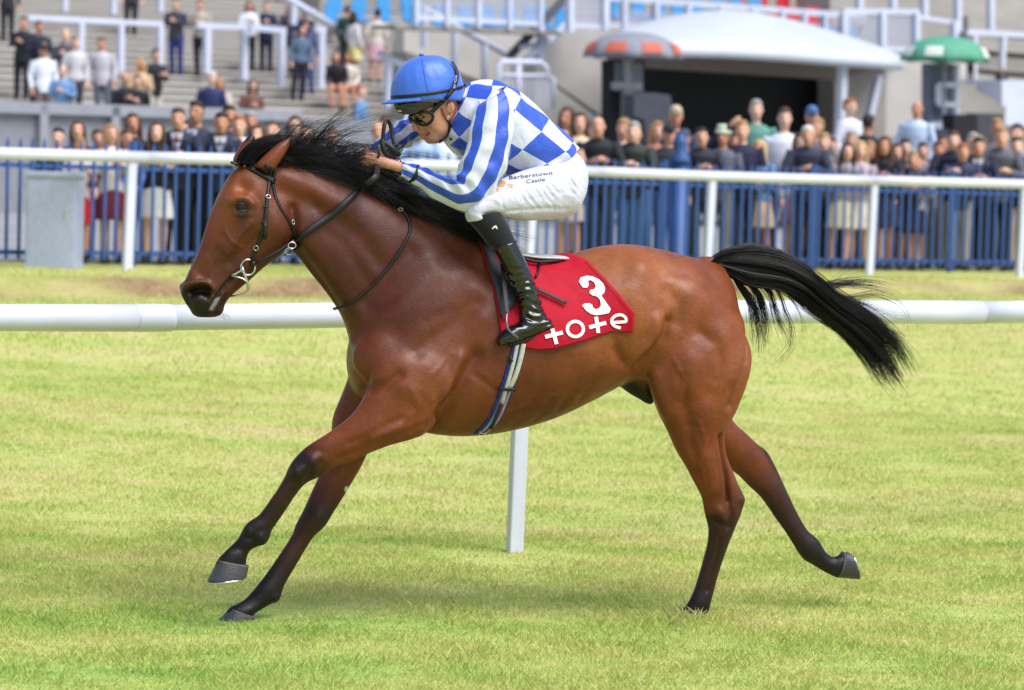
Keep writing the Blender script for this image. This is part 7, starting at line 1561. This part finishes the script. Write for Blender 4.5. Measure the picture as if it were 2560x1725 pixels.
# people at the fence
FP = [
 (143, 318, .9, 'stand', M_, ('short', 'dark'), (36, 36, 50), (T_, (30, 32, 44)), 'dark haired boy in navy behind the grey metal cabinet'),
 (202, 300, 1.5, 'stand', W_, ('long', 'brown'), (34, 28, 32), (SK_, (180, 26, 46)), 'brown haired woman in black jacket and red dress near the cabinet'),
 (196, 342, .45, 'hold', W_, ('short', 'fair'), (196, 186, 190), (SK_, (180, 24, 44)), 'smaller fair girl in front of the red dress woman', 0, True),
 (285, 310, .6, 'hold', W_, ('long', 'fair'), (220, 212, 210), (SK_, (110, 26, 52)), 'fair haired girl in white top and burgundy skirt left of the rail post'),
 (318, 322, 1.3, 'stand', W_, ('short', 'brown'), (92, 128, 206), (T_, (60, 70, 110)), 'person in bright blue top half hidden behind the fair girl'),
 (349, 282, 1.4, 'stand', W_, ('long', 'brown'), (38, 32, 36), (T_, (36, 32, 38)), 'tall girl with long brown hair in dark top behind the rail post'),
 (391, 303, .45, 'lean', W_, ('long', 'brown'), (28, 26, 32), (SK_, (232, 230, 232)), 'girl with long brown hair in black top and white skirt', 0, True),
 (441, 267, .6, 'lean', M_, ('short', 'brown'), (38, 42, 66), (T_, (24, 26, 40)), 'schoolboy in navy blazer and red tie leaning on the fence', 0, False, (156, 40, 58)),
 (494, 250, .95, 'hold', M_, ('short', 'dark'), (48, 50, 70), (T_, (26, 28, 40)), 'tallest schoolboy in dark blazer and blue tie', 0, False, (120, 140, 190)),
 (544, 280, .5, 'lean', M_, ('short', 'dark'), (40, 44, 68), (T_, (24, 26, 38)), 'dark haired schoolboy in navy blazer left of the horse ears', 0, False, (150, 150, 180)),
 (575, 262, 1.6, 'stand', M_, ('short', 'dark'), (48, 48, 70), (T_, (30, 30, 40)), 'dark haired boy hidden behind the schoolboys'),
 (593, 288, .6, 'lean', M_, ('short', 'ginger'), (222, 212, 208), (T_, (60, 60, 80)), 'ginger haired boy in cream top at the fence by the horse ear'),
 (642, 278, 1.5, 'stand', M_, ('short', 'grey'), (74, 66, 92), (T_, (50, 50, 60)), 'grey haired man behind the horse forelock'),
 (648, 311, .6, 'hold', W_, ('long', 'brown'), (196, 120, 120), (SK_, (120, 70, 80)), 'girl in pink top behind the horse poll'),
 (680, 300, .9, 'stand', W_, ('short', 'brown'), (206, 196, 196), (T_, (80, 70, 80)), 'brown haired woman in pale top behind the horse mane'),
 (721, 288, 1.1, 'stand', W_, ('long', 'brown'), (44, 36, 44), (T_, (40, 36, 40)), 'woman with long brown hair facing the course above the mane'),
 (767, 311, .7, 'stand', W_, ('long', 'brown'), (160, 130, 130), (T_, (70, 70, 90)), 'fair skinned woman half hidden by the flying mane'),
 (820, 318, .9, 'stand', M_, ('short', 'brown'), (150, 160, 190), (T_, (60, 70, 100)), 'man in pale blue shirt behind the flying mane'),
 (940, 303, .8, 'stand', M_, ('bald', 'fair'), (214, 208, 214), (T_, (80, 90, 120)), 'fair bald man in pale shirt behind the jockey whip'),
 (966, 290, 1.6, 'stand', W_, ('short', 'brown'), (120, 90, 90), (T_, (70, 60, 70)), 'brown haired person behind the jockey outstretched arm'),
 (1062, 300, .6, 'lean', M_, ('short', 'fair'), (166, 190, 224), (T_, (90, 110, 160)), 'man in light blue shirt below the jockey chin'),
 (1104, 296, .7, 'stand', W_, ('long', 'fair'), (206, 214, 228), (SK_, (150, 170, 210)), 'woman in white and blue below the jockey chin, on the right'),
 (1426, 266, 2.6, 'stand', W_, ('long', 'brown'), (222, 204, 190), (SK_, (200, 160, 150)), 'brown haired woman in cream behind the jockey back'),
 (1453, 280, 2.2, 'hold', W_, ('long', 'brown'), (226, 206, 170), (SK_, (230, 120, 160)), 'woman in pale yellow holding something pink behind the jockey'),
 (1430, 315, .5, 'lean', W_, ('long', 'brown'), (198, 150, 130), (SK_, (196, 180, 176)), 'bare armed woman leaning on the fence right behind the jockey', 0, True),
 (1510, 290, .55, 'lean', M_, ('bald', 'dark'), (34, 36, 46), (T_, (44, 56, 90)), 'bald bearded man in black jacket holding a drink at the fence'),
 (1540, 294, 1.0, 'stand', M_, ('short', 'fair'), (190, 176, 180), (T_, (80, 110, 170)), 'pale faced man just behind the bald man with the drink'),
 (1578, 303, .5, 'lean', M_, ('short', 'grey'), (54, 58, 56), (T_, (84, 122, 180)), 'grey haired man in dark green jacket leaning on the fence'),
 (1604, 313, .7, 'lean', M_, ('short', 'dark'), (44, 42, 48), (T_, (84, 120, 176)), 'dark haired man resting his chin, left of the gate post'),
 (1680, 262, 2.0, 'stand', M_, ('cap', (186, 168, 140)), (52, 66, 100), (T_, (60, 60, 70)), 'man in beige cap and blue jacket behind the gate post'),
 (1672, 309, .7, 'stand', M_, ('cap', (40, 40, 48)), (40, 42, 52), (T_, (70, 100, 160)), 'man in black cap and jacket left of the gate post'),
 (1766, 320, .6, 'lean', M_, ('short', 'dark'), (44, 46, 60), (T_, (60, 66, 80)), 'dark haired man in dark jacket right of the gate post'),
 (1797, 313, .8, 'hold', M_, ('bucket', (196, 206, 182)), (98, 98, 112), (T_, (120, 120, 126)), 'man in pale green bucket hat and grey jacket'),
 (1866, 300, .6, 'shade', M_, ('short', 'fair'), (34, 36, 66), (T_, (40, 44, 70)), 'man in navy jumper shading his eyes with a raised arm'),
 (1894, 248, 2.6, 'stand', M_, ('short', 'grey'), (96, 150, 132), (T_, (60, 60, 66)), 'grey haired man in green top standing tall before the dark stage', 0, False, None, (30, 30, 30), .15),
 (1955, 268, 1.6, 'stand', M_, ('short', 'brown'), (226, 228, 238), (T_, (70, 74, 90)), 'man in white shirt facing the course before the dark stage'),
 (1908, 350, .5, 'hold', W_, ('long', 'blonde'), (110, 136, 176), (SK_, (196, 168, 150)), 'blonde woman in denim top and floral dress at the fence'),
 (2024, 263, 2.4, 'hold', M_, ('cap', (78, 112, 160)), (72, 52, 62), (T_, (50, 46, 54)), 'man in blue cap and maroon top before the dark stage'),
 (2030, 292, 1.7, 'stand', M_, ('short', 'fair'), (120, 110, 110), (T_, (60, 60, 70)), 'sandy haired man behind the white haired man'),
 (2023, 313, .7, 'lean', M_, ('short', 'white'), (52, 56, 78), (T_, (40, 48, 84)), 'white haired man in glasses and navy jacket at the fence'),
 (2062, 331, .8, 'stand', W_, ('short', 'fair'), (120, 110, 110), (T_, (46, 50, 76)), 'fair haired woman right of the white haired man'),
 (2104, 357, .5, 'lean', W_, ('long', 'dark'), (160, 150, 158), (SK_, (222, 212, 184)), 'dark haired woman in grey top and cream skirt at the fence', 0, True),
 (2134, 325, 1.2, 'stand', M_, ('short', 'grey'), (90, 84, 84), (T_, (60, 60, 66)), 'grey haired man behind the blonde woman in the right crowd'),
 (2154, 352, .6, 'hold', W_, ('long', 'blonde'), (190, 170, 176), (SK_, (228, 226, 222)), 'blonde woman in pale top and white skirt left of the right rail post'),
 (2128, 245, 4.0, 'stand', M_, ('short', 'ginger'), (222, 222, 232), (T_, (120, 120, 130)), 'ginger haired person in white beside the stage pole', .9, False, None, (30, 30, 30), .5),
 (2151, 284, 3.4, 'stand', M_, ('short', 'dark'), (34, 38, 50), (T_, (34, 36, 44)), 'person in black hooded coat beside the slanted stage pole', 2.6, False, None, (30, 30, 30), .25),
 (2214, 341, .5, 'lean', W_, ('long', 'brown'), (34, 32, 42), (SK_, (44, 46, 80)), 'woman with long brown hair in black top right of the right rail post', 0, True),
 (2241, 357, .8, 'stand', W_, ('long', 'brown'), (52, 44, 52), (SK_, (38, 42, 74)), 'girl close behind the long haired woman in black'),
 (2283, 250, 3.2, 'stand', M_, ('bald', 'fair'), (196, 212, 236), (T_, (90, 96, 116)), 'bald man in light blue shirt standing tall by the pale wall', 0, False, None, (30, 30, 30), .55),
 (2276, 374, .6, 'lean', W_, ('short', 'fair'), (64, 50, 56), (SK_, (40, 44, 76)), 'short fair haired girl leaning on the fence in front of the bald man'),
 (2310, 355, 1.0, 'stand', M_, ('short', 'dark'), (150, 140, 150), (T_, (120, 116, 116)), 'dark haired boy right of the bald man'),
 (2298, 386, .5, 'hold', W_, ('short', 'brown'), (206, 190, 198), (SK_, (36, 40, 66)), 'child in pale patterned top at the fence'),
 (2382, 327, .7, 'lean', M_, ('short', 'brown'), (40, 44, 68), (T_, (180, 172, 168)), 'brown haired boy in navy suit leaning over the fence on the right'),
 (2404, 356, .5, 'lean', M_, ('short', 'ginger'), (56, 60, 90), (T_, (176, 170, 168)), 'ginger haired boy resting his arms on the fence on the right'),
 (2440, 340, .55, 'lean', M_, ('short', 'dark'), (38, 42, 66), (T_, (30, 34, 60)), 'dark haired boy in navy suit and tie near the right edge', 0, False, (110, 120, 150)),
 (2498, 312, .6, 'lean', M_, ('short', 'fair'), (98, 98, 112), (T_, (36, 42, 76)), 'fair haired man in grey jumper near the right edge'),
 (2512, 294, 1.4, 'stand', M_, ('short', 'fair'), (126, 116, 116), (T_, (50, 54, 76)), 'man hidden behind the grey jumper man'),
 (2530, 308, 1.8, 'stand', M_, ('short', 'dark'), (150, 146, 150), (T_, (60, 60, 70)), 'dark haired boy far behind at the right edge'),
 (2556, 340, .6, 'lean', M_, ('short', 'brown'), (40, 44, 62), (T_, (200, 176, 160)), 'person in dark jacket cut by the right edge of the frame'),
 (1488, 300, 1.9, 'stand', M_, ('short', 'brown'), (120, 116, 122), (T_, (60, 60, 70)), 'man in grey looking over the shoulder of the bald man with the drink'),
 (1632, 302, 2.2, 'stand', W_, ('long', 'fair'), (186, 120, 110), (T_, (70, 60, 66)), 'fair haired woman in rose top behind the dark haired man by the gate post'),
 (1722, 322, 1.7, 'stand', M_, ('cap', (66, 72, 96)), (80, 88, 110), (T_, (60, 64, 80)), 'man in slate cap right behind the gate post'),
 (1832, 330, 1.5, 'stand', W_, ('short', 'brown'), (150, 60, 66), (T_, (60, 56, 66)), 'brown haired woman in dark red between bucket hat man and navy jumper man'),
 (1990, 332, 1.2, 'stand', W_, ('long', 'brown'), (176, 170, 186), (SK_, (150, 120, 130)), 'woman in lilac top in front of the white shirt man'),
 (2086, 344, 1.6, 'stand', M_, ('short', 'brown'), (70, 74, 96), (T_, (60, 62, 76)), 'brown haired man looking between two women left of the stage pole'),
 (2188, 352, 1.3, 'stand', W_, ('long', 'fair'), (214, 190, 180), (SK_, (190, 170, 170)), 'fair haired girl in peach behind the right rail post'),
 (2258, 346, 1.9, 'stand', M_, ('short', 'dark'), (64, 64, 84), (T_, (50, 52, 66)), 'dark haired man directly below the bald man in the light blue shirt'),
 (2340, 352, 1.4, 'stand', M_, ('short', 'brown'), (190, 186, 196), (T_, (90, 90, 100)), 'brown haired boy in pale shirt left of the navy suit boy'),
 (2362, 338, 2.1, 'stand', W_, ('long', 'brown'), (130, 92, 96), (T_, (60, 50, 60)), 'long haired woman in mauve below the blue-grey tower'),
 (2470, 338, 1.7, 'stand', W_, ('long', 'blonde'), (120, 130, 160), (T_, (60, 60, 80)), 'blonde woman in grey-blue behind the navy tie boy'),
 (2424, 330, 2.3, 'stand', M_, ('short', 'grey'), (96, 90, 92), (T_, (60, 60, 66)), 'grey haired man below the black speaker box'),
 (470, 300, 1.8, 'stand', W_, ('long', 'dark'), (60, 50, 66), (T_, (40, 40, 50)), 'dark haired girl peering between the schoolboys'),
 (250, 322, 1.6, 'stand', M_, ('short', 'brown'), (80, 90, 120), (T_, (50, 54, 70)), 'brown haired boy between the red dress woman and the fair girl'),
]
for a in FP: fence_person(*a)
# two men by the right-hand stairs
for px, yh, yf, w_, h_, lb, tp in ((2426, 150, 215, W_S + .8, 1.1, 'man in black half hidden under the green parasol', (26, 24, 32)), (2502, 163, 262, W_S + 1.2, 1.5, 'man in dark suit on the right-hand stairs', (44, 44, 56))):
    p = on_w(px, yf, w_); pt = on_w(px, yh, w_); v = CAM - p; person(p, math.atan2(v.y, v.x) + math.pi / 2, max(pt.z - p.z, .8), 'hold', M_, ('short', 'brown'), tp, (T_, (36, 36, 44)), lb, 'spectators on the terraces')
for px, y, w_ in ((2426, 213, W_S + .8), (2502, 262, W_S + 1.2)):
    p = on_w(px, y, w_); b = MB().box((0, 0, -.10), (1.2, 1.0, .2)).build('stair_tread', M['concrete_dark']); b.location = p; b.rotation_euler = (0, 0, A2); tag(b, 'concrete stair tread under the %s' % ('man in black by the green parasol' if px == 2426 else 'man in dark suit at right'), 'step')
print('HEIGHTS', [l for l in LOG if not 1.35 < l[1] < 1.95])
